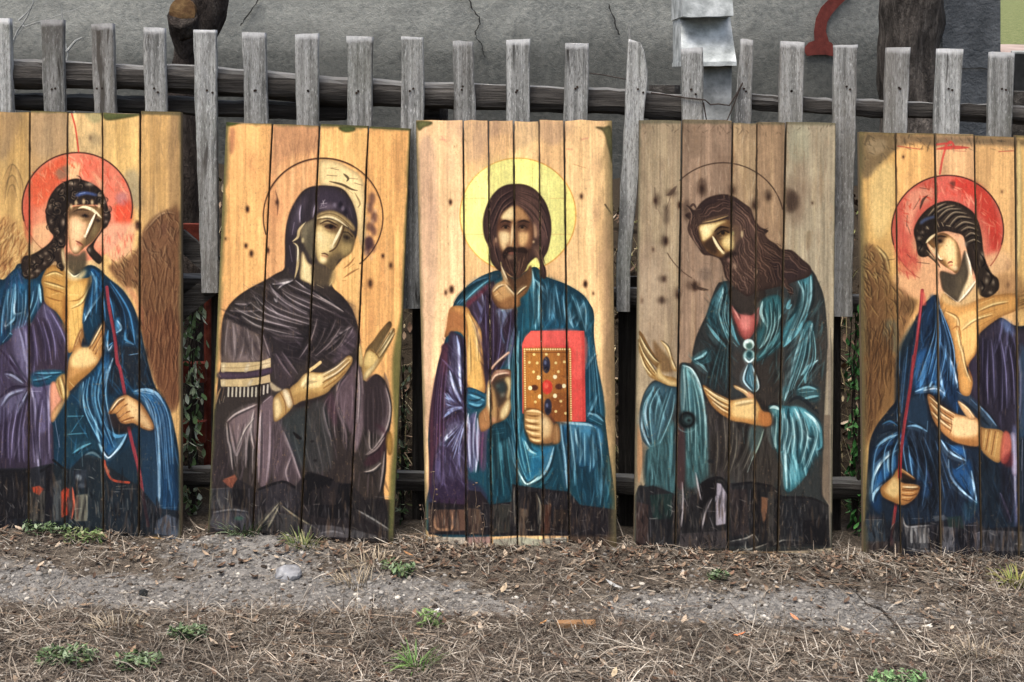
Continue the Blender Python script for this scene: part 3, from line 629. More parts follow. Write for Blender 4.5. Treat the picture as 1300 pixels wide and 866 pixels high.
def paint_staff_bearer_left(p):
    p.wood([(38, 36), (86, 82), (130, 131), (178, 176)], ['cfae78', 'bfa079', 'c8ab80', 'd6b67c', 'd2b27a'],
           [(175, 289, 4.5, .8), (154, 302, 2.4, .7), (42, 304, 5, .7), (115, 176, 3, .35)], seed=61, blot='9a8a6e', blota=.45, grain=.12)
    p.P('8f7c68', 'A0,20 130,20 100,180 60,280 0,320', 8, .5); p.H('b5956a', 2.4, 'A30,460 80,370 130,460 140,560', 'A40,520 80,440 115,530', 'A55,570 80,500 105,600', 'A20,620 40,480 80,330', a=.5); p.P('a5917c', 'A210,30 420,30 420,260 220,300', 9, .45); p.P('8a8a6a', 'A540,30 650,30 640,80 590,90', 4, .6); p.P('8d8068', 'A560,160 640,180 620,240 560,210', 5, .45); p.P('a08a68', 'A1080,60 1140,60 1140,860 1070,860', 6, .5); p.P('8f9080', 'A790,420 880,420 880,640 830,600', 6, .5); p.scrub('7d6d58', 'A0,20 1150,20 1150,300 0,300', 90, 16, 1.3, .3, seed=12)
    p.P('56603c', 'A650,10 890,10 890,40 800,60 690,75 655,50', 2, .9); p.L('5a5f42', 3, 'A0,12 640,14', 'A890,14 1150,14', a=.6)
    # halo
    p.E('d2806a', 98.5, 265, 70, 70.5, 1, .95); p.E('e6a584', 92, 290, 50, 45, 16, .7); p.P('d8603f', 'A200,470 300,370 420,310 430,440 360,500 330,560 250,640 200,600', 5, .55); p.P('d4553a', 'A740,620 830,600 840,740 780,760 730,700', 4, .7); p.P('d4705c', 'A510,320 620,330 620,440 520,430', 6, .6); p.P('d8b88e', 'A430,360 510,360 500,450 440,460', 3, .85); p.P('8a7c6a', 'A360,400 430,370 430,440 370,460', 3, .7); p.P('dcb48e', 'A220,760 330,740 320,862 B300,130 210,170 200,60', 5, .8); p.P('dfb893', 'A580,400 650,480 660,560 610,470', 4, .7); p.P('e0b494', 'A660,760 850,740 850,862 B840,160 740,230 660,160 620,60', 6, .75); p.P('a08088', 'A740,560 800,540 810,620 750,620', 4, .5); p.P('c85a44', 'A170,520 200,520 200,860 160,820 150,660', 3, .5)
    p.scrub('c85038', 'A210,420 420,310 640,320 800,480 830,700 740,720 690,520 560,440 420,440 300,560 220,700', 60, 12, 2, .45, 70, 40, 13); p.scrub('e8b090', 'A210,420 420,310 640,320 800,480 830,700 740,720 690,520 560,440 420,440 300,560 220,700', 50, 12, 1.8, .5, 70, 40, 14); p.scrub('d46a58', 'B660,80 860,40 860,180 720,240', 30, 14, 2, .5, 85, 20, 15)
    p.ring('4a3028', 98.5, 265, 70, 1.8, .9, a0=165, a1=372); p.ring('6a4030', 98.5, 265, 70, 1, .5, a0=130, a1=165); p.L('b8473c', 2, 'A455,30 480,130 500,280', a=.85)
    # wings
    p.P('c09a6a', 'A0,740 60,700 120,760 160,862 B180,180 60,280 0,360', 4, .7); p.scrub('8a6040', 'A0,740 80,720 160,862 B180,180 60,290 0,360 A0,860', 60, 16, 1.6, .6, 110, 35, 16); p.scrub('e6cc96', 'A0,740 80,720 160,862 B180,180 60,290 0,360 A0,860', 45, 14, 1.5, .7, 110, 35, 17)
    p.P('8f7152', 'A900,800 960,720 1040,660 1120,660 1150,700 B1150,120 1150,860 C1150,500 1090,640 1020,500 960,380 900,150 B900,700 880,420 780,380 690,260 760,240 860,150', 3, .8); p.P('a5876a', 'A1000,740 1080,720 1100,860 B1060,200 940,240 900,100', 6, .6); p.H('e2cfa4', 2.6, 'A920,790 1000,700 1060,670 1110,680', 'B900,90 940,160 1020,180', 'B1050,180 1055,240', 'B900,40 910,120', a=.8); p.scrub('5f4434', 'A900,820 1040,670 1140,690 B1140,860 900,700 880,420 700,260 860,150', 110, 16, 1.8, .55, 95, 30, 18); p.scrub('cdb088', 'A900,820 1040,670 1140,690 B1140,860 900,700 880,420 700,260 860,150', 90, 18, 1.6, .55, 95, 25, 19); p.P('b87a62', 'B790,380 870,430 890,500 960,560 960,700 900,640 860,500', 5, .55); p.P('8a5f44', 'C900,60 1140,60 1140,500 1080,600 1000,440', 6, .6); p.scrub('5f4030', 'C910,40 1140,40 1140,520 1080,600 960,360', 60, 26, 2, .5, 88, 10, 20); p.scrub('b08a66', 'C910,40 1140,40 1140,520 1080,600 960,360', 40, 24, 1.8, .5, 88, 10, 24); p.e('7a5d50', 'A1040,780', 34, 40, 4, .6)
    p.P('6e5038', 'B690,260 780,230 880,160 900,60 A960,720 1060,665 1145,700 B1150,860 C1150,520 1080,620 1000,440 B900,700 880,420 790,380', 5, .55)
    p.feathers('B700,260 870,160 880,420 800,380', 26, 12, 60, 25, 'cdb080', '4a3424', 311); p.feathers('A920,800 1040,680 1140,700 B1140,260 900,260', 46, 14, 80, 25, 'c4a67c', '4a3424', 312); p.feathers('B900,260 1140,260 1140,860 920,860', 60, 30, 92, 10, 'bb9a70', '4f3626', 313); p.feathers('C910,0 1140,0 1140,540 1080,600 960,360', 50, 34, 92, 8, 'b08a62', '4a3022', 314); p.feathers('A-60,740 60,720 160,862 B180,180 60,290 -60,380', 50, 15, 115, 25, 'e0c288', '6a4a30', 315)
    # robe
    p.P('1f3d50', 'B150,240 90,280 30,340 -60,400 C-100,500 D-100,800 1010,740 1145,740 1140,300 C1100,700 1060,580 1000,500 960,400 910,200 B900,700 860,540 790,420 700,340 580,250 430,300', 1)
    p.P('1c3446', 'B590,420 700,360 800,440 880,660 900,860 C950,420 980,480 840,480 700,520 680,250 540,200 B530,620', 3, .8); p.P('2b2e33', 'C700,250 880,230 960,420 840,470 800,420 700,520', 4, .7)
    # purple mantle over the left arm
    p.P('4f4759', 'B170,600 260,480 300,490 360,560 430,700 440,800 C430,260 420,380 350,460 320,560 330,700 D340,120 330,640 180,640 -100,640 C-100,300 -10,220 80,110', 1.2); p.P('463b48', 'B190,620 280,600 400,760 430,860 C420,360 220,360 190,200', 4, .8); p.P('746e8c', 'B290,500 340,560 400,690 370,700 310,620 280,560', 4, .75); p.P('7f7a94', 'B90,640 160,590 180,860 C180,400 140,400 90,240', 4, .65); p.H('b9b8d4', 4, 'B120,640 150,760 160,860', 'C165,80 170,260 175,430', 'C60,270 120,380 170,440', 'B280,500 300,600', a=.6); p.H('35293c', 4, 'C0,230 90,340 170,450', 'C30,250 80,330', 'B200,680 240,800', 'B320,640 390,790', a=.7); p.H('6d6488', 6, 'B250,620 330,760', 'B300,560 390,720', 'B220,720 260,860', a=.5)
    p.P('7d7a94', 'C0,580 60,500 170,480 120,640 40,680 -20,700', 3, .6); p.H('b4bcd0', 4, 'C10,590 60,520 150,490', 'C110,640 150,550 175,500', 'C30,390 80,400 150,450', 'C40,400 60,420', a=.7); p.H('2c2436', 5, 'C0,540 80,480 180,470', 'C120,590 175,490', a=.7); p.P('7e7898', 'C195,480 320,440 330,560 310,740 230,740 210,620', 3, .7); p.H('c4c2da', 4, 'C200,480 225,620 240,740', 'C320,460 310,600 320,700', 'C200,500 260,500', 'D215,40 235,200 250,370', 'D310,40 310,240', 'D350,30 380,200', a=.75); p.H('5a5068', 5, 'C260,520 260,700', 'D90,160 70,280', 'D150,20 90,260', 'D270,60 270,280', a=.5); p.H('9a94a8', 3, 'D160,20 120,160 80,300', 'D160,100 150,280', 'D380,120 360,330', a=.55); p.P('3a323f', 'D-100,300 200,300 180,640 -100,660', 6, .7); p.P('2c2733', 'D250,60 210,200 190,60 C180,520 190,500', 3, .5)
    p.P('27536a', 'C210,380 400,370 380,430 250,470 200,450', 2); p.H('7fb4cc', 3, 'C220,385 310,385 390,380', 'C210,430 270,420 330,400', 'C240,400 320,420', a=.7)
    # blue cloak on the left shoulder
    p.P('26506a', 'B150,250 60,310 0,390 -80,430 -80,760 20,750 80,690 30,640 90,580 160,560 180,640 230,560 270,480 265,340 180,340', 1.2); p.P('3a7ca0', 'B70,400 150,360 165,540 110,540 40,640 30,600', 4, .6); p.H('a8d6ea', 4, 'B100,370 100,460 95,560 160,545', 'B160,545 170,565', 'B80,400 50,560 35,640', 'B35,640 85,600 100,570', 'B250,370 260,470 265,490', 'B70,680 20,740', 'B60,680 80,690', a=.85); p.H('5fa3c6', 5, 'B50,420 20,580 10,700', 'B130,380 130,520', 'B230,440 210,560', 'B205,420 200,520', a=.6); p.H('d9f0f8', 2.4, 'B98,470 96,555 150,548', 'B42,610 38,638 75,608', 'B258,400 264,480', a=.85); p.H('122a3a', 5, 'B180,360 190,520 180,630', 'B120,300 60,360', 'B70,440 40,560', 'B140,400 150,520', a=.6)
    # gold tunic
    p.P('c49a5e', 'B265,345 300,270 350,250 420,290 480,330 560,330 590,300 580,370 535,500 525,620 540,740 C520,150 480,230 430,250 425,100 B420,640 360,550 290,490 275,400', 1.2); p.P('dcb878', 'B440,380 530,380 520,480 520,620 500,740 450,760 430,560', 4, .7); p.P('96683a', 'B400,460 430,470 430,680 400,640', 3, .7); p.H('f0dba2', 2.6, 'B280,360 350,380 410,400', 'B290,320 350,300 400,320', 'B440,440 500,440', 'B450,520 520,480 570,380', 'B330,440 400,420', 'B440,600 445,720', 'B520,420 510,560', a=.75); p.H('845a30', 2, 'B290,390 350,410 410,430', 'B290,450 350,470 400,480', 'B440,480 500,470 540,430', 'B460,540 480,700', 'B490,520 500,660', 'B320,320 380,350', a=.65)
    # blue fold right of the chest
    p.P('2a5f86', 'B575,270 640,310 650,380 640,440 590,500 540,600 525,620 530,560 560,460 590,380', 1.2); p.H('a5d2ea', 4, 'B580,290 610,360 600,440', 'B640,440 580,520 540,590', 'B535,560 545,600', a=.85); p.H('4f94c4', 6, 'B610,330 630,400', 'B590,430 560,500', a=.7); p.H('dff2fa', 2.2, 'B640,445 570,540 535,610', 'B585,310 610,360', a=.8)
    p.P('1d3c4e', 'B650,420 700,380 720,480 730,640 660,620 600,720 560,760 540,640', 3, .8); p.P('4a90b8', 'B735,600 770,580 785,640 750,690 735,680', 1.6, .9); p.H('c5e6f4', 3, 'B745,600 775,650 740,680', 'B790,720 850,755', 'B850,660 860,750', a=.85); p.H('6aa8cc', 4, 'B690,660 680,760 720,740', 'B670,680 690,800', 'B800,660 800,720 850,750', 'B830,640 850,700', 'C820,270 880,260', a=.75); p.H('dceff8', 2, 'C685,180 690,240 715,205', 'C830,270 880,262', 'C800,190 850,205', a=.85)
    # cloak falling in the middle
    p.P('2c5c7e', 'C670,250 720,330 680,420 665,520 680,640 700,760 D760,200 690,270 640,230 590,120 C560,660 520,540 530,430 590,400', 2, .95); p.P('3f7fa8', 'C600,420 660,330 650,500 620,620 640,760 D660,180 620,160 600,60', 4, .6); p.H('b2daec', 4, 'C720,290 680,400 660,480', 'C530,440 530,560 590,690', 'C600,540 610,700 640,860 D690,268', 'D690,268 760,200 810,110', 'C660,640 690,740', a=.85); p.H('6fb0d2', 6, 'C600,440 600,560 640,700', 'C640,440 620,560', 'D650,40 680,180', 'C690,740 740,780 800,770', 'D720,120 770,130', a=.7); p.H('e2f3f9', 2.4, 'D640,190 688,266 750,210', 'C715,300 690,370', 'C640,470 610,560', a=.85); p.H('12222e', 6, 'C570,420 560,560 600,660', 'C640,520 650,700', 'C700,440 690,560', 'D700,60 720,180', a=.55); p.P('1b1e22', 'C680,640 740,680 780,700 840,720 820,760 720,750', 3, .8)
    p.P('23424f', 'C430,600 540,640 600,760 D640,260 540,240 430,300', 3, .75); p.H('7fb6c6', 3.4, 'C430,655 530,655', 'C440,770 550,765', 'C530,650 450,760', 'D460,240 520,200 580,175', 'D520,230 525,320', 'D430,120 540,110', 'D430,10 530,5', a=.75); p.H('4d8fb0', 5, 'C500,680 460,750', 'D540,190 500,240', a=.6)
    # right sleeve
    p.P('3c78a0', 'C840,495 900,485 990,500 1040,560 1080,680 1100,860 D1110,300 1130,740 1010,740 1000,400 1000,140 C980,720 940,620 890,540', 1.2); p.P('1d3a52', 'D1040,300 1120,280 1135,640 1040,640', 5, .8); p.H('b5dcee', 5, 'C850,500 930,490 1000,520 1040,590', 'C910,530 960,630 1000,740', 'C1000,770 1010,860 D1010,300 1010,620', 'C1040,640 1010,740 1030,860', a=.8); p.H('e4f3f8', 3, 'C880,500 980,520', 'C1000,760 1020,850', 'D1000,130 1020,160', a=.85); p.H('6db0d6', 6, 'C960,530 1030,640', 'C1060,660 1080,800', 'D1060,60 1080,240', a=.6); p.P('30485a', 'D900,120 990,120 995,620 905,620', 3, .75); p.P('2a353c', 'D690,300 880,180 880,440 700,420', 5, .6)
    p.cloth('B-60,420 150,280 260,480 430,760 C420,360 330,560 330,700 D330,300 -60,300', 60, 30, 80, '8a82a6', '3a3048', 201, 20, .3)
    p.cloth('B590,300 880,600 C960,420 980,480 700,520 600,620 D640,260 450,300 C440,640 560,440 560,240', 60, 26, 75, '4f8fb4', '101e2a', 203, 30, .3)
    p.cloth('C990,520 1090,680 D1130,300 1130,700 1010,700 1000,200', 24, 40, 85, '7fbade', '1a3448', 205, 8, .3)
    p.drape('a3d0e8', '122838', 'B20,400 0,560 10,740', 'B250,350 250,480 180,640', 8, 50)
    p.drape('9d96bc', '2e2638', 'B180,620 190,800 C180,450', 'B300,500 400,700 C430,300', 6, 51)
    p.drape('a8a2c2', '2e2638', 'C0,600 -20,760 D-20,300', 'C320,470 310,700 D320,320', 10, 52)
    p.drape('5f9cc4', '0f1c28', 'B580,290 560,470 530,620', 'B700,360 840,560 C900,240', 6, 53)
    p.drape('9fd0ea', '12283a', 'C530,440 530,620 D690,265', 'C720,300 680,520 D760,200', 7, 54)
    p.drape('a8d4ec', '163048', 'C850,500 960,640 D1005,620', 'C1000,510 1080,680 D1110,560', 7, 55)
    # staff
    p.L('93424a', 4.2, 'B680,390 695,520 730,700 745,860 C765,360 795,520', 'C820,730 850,860 D880,330 910,520 940,690', a=.95, soft=.8); p.H('d8707a', 2, 'B688,400 700,560', 'C750,260 780,430', 'D860,200 885,380', a=.6); p.H('5a1f28', 1.6, 'B705,520 745,740 770,860', 'D850,100 890,340', a=.6)
    # chest hand
    p.P('2a2226', 'C470,240 520,100 560,210 600,120 660,50 670,200 650,300 560,400 440,520 400,440', 3, .6); p.P('b88e5e', 'C438,300 460,250 475,190 500,130 522,105 530,150 515,215 560,222 590,170 640,85 662,55 665,110 655,190 645,270 615,330 560,390 500,440 440,500 420,460 430,360', .9); p.P('e8cc98', 'C455,280 520,225 570,228 590,270 620,300 570,340 500,350 450,340', 4, .75); p.L('7a5436', 1.6, 'C570,230 600,160 645,90', 'C590,245 625,180 655,120', 'C605,265 640,210', 'C515,215 500,150', a=.8); p.H('f2e0b6', 2, 'C575,215 610,150 655,65', 'C600,240 640,160', 'C615,255 648,190', 'C480,210 515,120', a=.85); p.P('96703f', 'C440,490 520,420 610,335 560,360 480,400 430,440', 3, .6); p.P('e9a98e', 'C320,480 350,440 400,520 370,600 330,690', 2, .95); p.P('c2a06a', 'C355,440 410,390 430,470 440,520 400,560', 1.5, .95); p.H('f0dca8', 3, 'C380,410 400,480 405,540', 'C360,450 390,540', 'C440,440 470,470', a=.75); p.L('7a5436', 1.2, 'C395,400 415,480 420,540', 'C370,430 390,520', a=.7); p.P('d8b080', 'C330,640 390,560 410,570 340,690', 2, .8)
    # staff hand
    p.P('2a2020', 'C690,640 740,540 800,510 890,560 980,720 960,755 880,730 770,710', 3, .6); p.P('ba9160', 'C692,640 715,590 750,545 800,522 840,540 890,570 940,640 978,720 960,745 905,735 850,700 800,705 768,695 745,660 735,640', .9); p.P('ecd2a0', 'C800,535 850,560 900,620 960,715 940,735 880,690 820,640', 4, .75); p.L('70492c', 1.6, 'C700,640 740,590 790,550', 'C740,640 780,600 810,580', 'C755,670 790,640 825,625', 'C775,690 820,670 850,665', a=.8); p.H('f5e6c0', 2.2, 'C705,620 750,560 790,538', 'C745,630 790,592', 'C762,660 800,632', 'C785,690 830,680', 'C910,720 965,735', a=.85); p.P('3a2a28', 'C690,650 740,650 765,700 840,720 820,750 740,740 700,710', 3, .6)
    # head
    p.P('3b302a', 'F370,128 300,148 240,188 190,260 165,340 163,420 185,500 215,545 185,595 120,645 55,680 0,695 -15,770 15,850 90,845 135,800 185,765 230,725 268,795 295,765 272,680 300,600 305,520 320,340 440,318 560,335 562,480 500,580 452,640 490,705 540,745 560,700 500,620 560,510 600,470 625,400 602,330 570,235 500,170 430,140', 1)
    p.P('211a18', 'F330,200 440,180 540,220 580,320 540,300 420,270 330,300 300,420 290,540 250,560 210,480 200,360 250,260', 7, .6)
    for q, rx, ry in (('F265,212', 24, 10), ('F470,170', 30, 12), ('F350,165', 26, 10), ('F235,325', 14, 20), ('F220,392', 12, 9), ('F285,445', 12, 26), ('F190,330', 9, 22), ('F200,440', 9, 18), ('F245,500', 10, 16), ('F265,580', 12, 12), ('F245,636', 14, 12), ('F200,715', 20, 12), ('F160,670', 12, 10), ('F120,692', 12, 14), ('F75,735', 12, 12), ('F100,795', 20, 10), ('F40,790', 12, 14), ('F60,830', 14, 8), ('F590,388', 10, 12), ('F592,440', 10, 12), ('F575,300', 12, 18), ('F545,250', 16, 12), ('F470,645', 9, 20), ('F150,740', 10, 10)):
        p.e('8f7f70', q, rx, ry, 2.2, .75); p.e('c9bba8', q, rx * .4, ry * .45, 1.6, .55)
    p.H('140e0d', 2.4, 'F300,170 250,230 270,250', 'F210,300 250,350 215,370', 'F190,380 240,410 200,440', 'F250,450 260,520 230,530', 'F220,560 270,610 230,640', 'F170,650 220,690 190,740', 'F90,680 140,720 110,760', 'F50,720 90,770 60,800', 'F400,150 440,190', 'F560,270 600,340', 'F570,400 610,420', 'F310,330 300,460 280,520', 'F450,640 490,690', a=.75)
    p.curls('F240,190 380,130 560,220 610,330 600,470 565,470 560,310 440,300 320,320 300,540 270,680 290,770 200,760 60,840 0,800 10,700 200,590 165,420 190,260', 46, 4.4, 'a3937f', '120d0c', 207, .6)
    p.P('5f74a8', 'F370,250 400,228 450,222 520,240 515,255 450,242 390,258', 1.4, .95); p.H('cfdaf0', 2.2, 'F400,238 440,230', a=.9)
    p.P('8f7452', 'F320,350 350,335 440,322 555,345 560,420 552,490 500,575 440,622 385,672 345,655 322,570', 1.2); p.P('6a5340', 'F330,350 400,345 490,370 500,420 440,430 380,400 335,410', 5, .85); p.P('dcb08c', 'F328,425 380,400 420,440 455,448 440,520 420,575 385,590 400,622 375,662 342,640 325,545', 4, .95); p.P('ecca9f', 'F345,440 385,420 420,460 400,540 360,560 340,500', 7, .6); p.P('5d4d3a', 'F500,390 552,420 545,490 490,570 440,615 450,540 480,470', 4, .8); p.P('9a8a66', 'F500,480 525,470 515,520 485,550', 4, .6)
    p.L('f0e2c0', 4, 'F392,345 430,333 480,348 515,372 555,412', a=.9, prof='l', soft=1.2); p.L('3a2a20', 2.2, 'F350,372 400,352 470,362', a=.7, prof='l'); p.e('32231d', 'F440,398', 26, 10, 1.6, .9, .15); p.e('120c0b', 'F442,396', 10, 9, 1, .9); p.e('c9ae86', 'F412,416', 24, 5, 1.6, .6, .2); p.e('2a1e18', 'F532,432', 16, 10, 1.6, .85, .3)
    p.L('f6ead0', 3.4, 'F515,374 495,420 465,488 440,552', prof='l', a=.95, soft=1); p.e('f3e2c2', 'F440,545', 10, 12, 2, .8); p.L('4a3626', 1.8, 'F522,390 500,450 475,510 450,560', a=.75); p.L('6e3a32', 2, 'F370,578 400,592 428,612', a=.85, prof='l'); p.L('b87a66', 2.4, 'F385,600 410,614', a=.7); p.e('f0d6b0', 'F372,640', 20, 16, 4, .8); p.H('caa27e', 2, 'F395,565 405,580', a=.5)
    for q in ('F340,330', 'F375,305', 'F430,295', 'F490,300', 'F540,325'): p.e('c2a47e', q, 9, 20, 2, .8); p.e('eadbb8', q, 4, 10, 1.4, .7)
    p.P('5a5040', 'F312,668 380,684 440,650 452,740 420,800 368,832 318,790', 3, .95); p.P('e2d0a6', 'F270,650 290,640 302,760 280,740', 2, .9); p.P('d6be90', 'F290,770 340,800 375,835 420,800 450,790 420,850 330,860', 3, .85); p.H('f4e8c8', 2.2, 'F278,660 292,740', 'F320,800 360,835 400,815', a=.85)
    # ruins
    p.Q('262a2e', 'D-100,330 200,330 330,300 440,340 540,240 640,270 660,300 880,440 1000,580 1150,600 1150,760 -100,760', 4, .8); p.Q('1d1c20', 'D-100,340 180,340 160,640 -100,660', 4, .8); p.Q('5a5650', 'D170,480 290,470 285,660 180,660', 3, .75); p.Q('1e1d24', 'D290,330 330,300 330,660 285,660', 2, .8); p.Q('c4593c', 'D200,450 250,440 280,460 250,500 210,480', 2.5, .85); p.Q('b0452f', 'D385,480 415,450 440,460 435,620 390,640', 2.5, .85); p.H('d8745a', 4, 'D460,450 470,560 455,650', 'D400,480 395,620', a=.8); p.Q('6f6f70', 'D340,420 390,400 390,660 340,660', 3, .6); p.Q('3c4048', 'D460,350 550,340 550,450 480,460', 3, .7); p.e('9aa0a4', 'D500,390', 18, 20, 2, .8); p.e('5a6068', 'D520,440', 30, 14, 2, .6); p.Q('8a8474', 'D480,500 560,490 555,660 470,660', 3, .75); p.Q('5a3a34', 'D480,510 500,510 500,650 485,650', 2, .5); p.H('b4b2a4', 3, 'D550,500 555,640', 'D640,280 650,620', 'D620,540 630,640', 'D700,550 700,600', 'D780,520 785,600', 'D810,520 815,590', 'D740,460 880,460', 'D740,445 800,440', 'D270,340 300,330', a=.7); p.H('7a8a90', 4, 'D540,250 590,235 640,270', 'D520,200 525,320', 'D1030,580 1130,575', a=.65); p.L('17181c', 3, 'D260,350 320,315', 'D340,280 400,330', a=.8); p.L('b8573f', 3, 'D665,285 680,350 720,405 820,420', a=.85); p.Q('c47a5c', 'D665,300 700,350 690,370 660,330', 2, .7); p.Q('707a84', 'D990,660 1060,620 1140,650 1140,760 980,740', 4, .7); p.H('b5c0c8', 3, 'D1010,560 1020,640', 'D1080,640 1080,690', 'D1000,300 1010,520', a=.6); p.scrub('6a6a66', 'D180,480 880,460 980,600 980,720 180,720', 60, 10, 1.5, .5, 88, 20, 34); p.scrub('15161a', 'D-20,340 900,460 1140,620 1140,740 -20,740', 60, 12, 2, .6, 88, 20, 35); p.H('8a8a88', 4, 'D50,540 90,580', 'D70,560 60,600', a=.6)
    # worn foot: drips, scratches and rubbed patches
    p.scrub('131215', 'D-20,360 200,400 640,300 900,460 1140,620 1140,760 -20,740', 90, 26, 3.2, .5, 90, 7, 410, 1.6); p.scrub('857f78', 'D-20,360 200,400 640,300 900,460 1140,620 1140,760 -20,740', 70, 18, 1.3, .5, 90, 9, 411); p.scrub('6a5848', 'D-20,360 200,400 640,300 900,460 1140,620 1140,760 -20,740', 50, 22, 2.6, .45, 90, 6, 412, 1.6); p.scrub('b9b4ab', 'D-20,360 200,400 640,300 900,460 1140,620 1140,760 -20,740', 26, 9, 1.0, .6, 60, 70, 413); p.scrub('4a4648', 'D-20,360 200,400 640,300 900,460 1140,620 1140,760 -20,740', 60, 14, 3, .45, 88, 14, 414, 2)
    p.edge_dirt(((-20, 140), (230, 145), (229, 684), (-20, 672)), '6f6a4e', (0, 3.5, 2.5), .8, 91)
    p.joints([(38, 36), (86, 82), (130, 131), (178, 176)], 301)
    p.age(66)
    p.finish()
def paint_veiled(p):
    p.wood([(346, 320), (406, 381), (468, 443)], ['e6b581', 'd6a87c', 'ebc288', 'e9b983'],
           [(314, 268, 3.2, .8), (352, 259, 3, .75), (312, 315, 2.6, .8), (319, 325, 3.4, .7), (340, 321, 3, .8), (486, 328, 2.2, .8), (496, 340, 3.5, .5), (470, 363, 4.5, .55), (286, 306, 2, .6)], seed=21, blot='c08a68', blota=.35)
    p.P('a98468', 'A430,60 700,60 700,200 620,240 540,250 470,300 430,380', 7, .55); p.scrub('8e6e58', 'A430,60 710,60 700,260 430,300', 50, 20, 1.3, .35, seed=4)
    p.P('9a6a58', 'A150,80 180,90 170,230 140,220', 3, .6); p.H('5a4034', 2, 'A440,480 455,560 450,640', a=.7)
    # halo
    p.P('ead9ab', 'A720,290 800,285 900,330 1000,440 1005,860 B960,60 A955,700 900,520 820,460 725,445', 2, .85)
    p.H('3a3024', 3, 'A765,380 830,385', 'A870,370 900,400 890,420', 'A910,400 960,405', 'A780,420 860,440 920,470 960,480', 'A940,430 990,445', 'A840,345 790,335', a=.75); p.H('6a5a44', 2, 'A760,335 830,330', 'A940,490 975,560 960,590', 'A880,460 930,500', a=.6)
    p.H('c9a486', 3, 'A530,380 590,350', 'A470,440 440,540', a=.6); p.H('7a5c48', 2, 'A440,470 450,600', a=.6)
    p.ring('4a3528', 410, 278, 76, 1.6, .9, a0=163, a1=412); p.ring('8a6a50', 410, 278, 74.4, .8, .4, a0=200, a1=340); p.ring('4a3528', 410, 278, 76, 2.2, .6, a0=205, a1=300)
    p.H('7a5a3c', 2.2, 'B870,270 910,240 940,200', 'B900,270 940,240', 'B870,330 930,290 970,270', 'B860,350 890,345', 'B430,210 450,240', a=.65)
    # mantle and veil
    p.P('403937', 'A720,448 640,465 590,510 540,600 510,700 500,800 B500,180 495,270 440,305 380,342 270,400 180,465 120,545 98,640 C95,300 75,420 60,560 35,700 D18,300 8,500 10,760 600,790 1190,790 1150,600 1125,480 1140,340 1145,200 C1170,690 1172,560 1135,440 1075,392 1010,440 985,330 975,230 B970,680 930,545 870,455 800,385 800,290 860,210 910,130 A950,780 957,690 945,610 910,525 850,462', .9)
    p.P('3a3339', 'F370,58 280,78 205,140 145,230 118,330 108,450 112,560 100,650 170,720 200,600 160,470 200,400 215,350 300,305 400,245 500,268 605,370 622,350 618,290 588,200 540,132 460,78', 2.5, .95)
    p.P('5f5663', 'F150,300 200,190 260,130 230,240 205,330 180,400 150,430', 6, .6); p.P('524a5c', 'F330,90 470,90 560,170 600,280 540,260 420,220 340,230', 8, .55)
    p.H('b9b0be', 2.4, 'F216,200 206,260 208,330', 'F325,175 312,230 302,292', 'F165,330 150,420', 'F130,500 150,620', a=.8); p.H('e9e4e8', 3, 'F375,165 382,205', 'F360,190 405,185', 'F390,160 360,210', 'F350,225 400,212', a=.85); p.P('8d8290', 'F340,210 420,190 470,225 380,235', 5, .6); p.e('23202a', 'F505,200 540,250', 14, 24, 2.5, .8); p.e('9c95a4', 'F520,225 460,200', 10, 16, 2.5, .7); p.H('8a8090', 2, 'F570,220 590,300', 'F550,270 560,300', a=.6)
    p.P('b3a178', 'F325,290 350,258 430,240 500,262 570,315 608,368 596,392 540,342 470,302 400,292 330,312', 1.4, .95); p.L('efe2ba', 3, 'F335,300 410,286 480,308 555,362', prof='l', a=.9, soft=1.1); p.L('6d5f48', 1.6, 'F340,285 420,262 500,290 590,370', a=.7); p.P('7a725e', 'F205,402 220,352 300,306 325,312 318,420 312,600 270,560 225,470', 2, .95); p.P('5c5648', 'F262,420 290,350 325,316 318,600 280,580 250,500', 4, .8)
    p.L('cbb78c', 3.6, 'F152,470 190,440 202,385 240,335', 'F158,480 188,500 196,560 188,660 168,745', a=.9, soft=1, prof='l'); p.H('f2e8ca', 2, 'F156,468 188,440', 'F170,488 192,520 190,620', 'F212,372 250,325', a=.9); p.e('d8c79c', 'F228,462', 8, 18, 2, .8); p.L('4a4034', 2, 'F205,520 212,620 205,740', a=.6)
    p.P('e6d4a4', 'F226,545 262,622 305,665 306,790 265,775 212,745 215,640', 2, .95); p.P('5d5344', 'F305,630 380,650 450,680 455,760 400,800 320,790 300,720', 4, .95); p.P('b8a274', 'F445,690 470,640 460,760 440,795 420,790', 3, .85); p.H('f4e9c6', 2.4, 'F232,570 240,700', 'F270,760 310,800', 'F330,790 380,815', 'F440,770 420,800', a=.7)
    p.P('8f7e5c', 'F325,322 400,302 480,320 560,378 608,440 602,500 582,552 530,592 490,604 450,682 385,645 335,605 320,500', 1.2); p.P('6d5942', 'F345,340 410,322 485,352 490,395 430,405 370,385', 4, .85); p.P('dbc897', 'F328,365 372,352 400,395 450,412 472,420 445,508 425,558 382,562 402,590 386,628 345,616 326,520', 4, .95); p.P('eddcae', 'F340,400 390,410 430,440 400,520 350,540', 8, .6); p.P('ead9ac', 'F340,322 400,308 480,328 450,332 380,330', 2.4, .8); p.P('584e3c', 'F515,395 580,425 600,470 560,500 520,470', 5, .8); p.P('a5956c', 'F500,500 560,480 590,500 570,550 520,575', 5, .8); p.P('5a5040', 'F420,600 500,555 520,590 470,640 440,690 400,650', 5, .7)
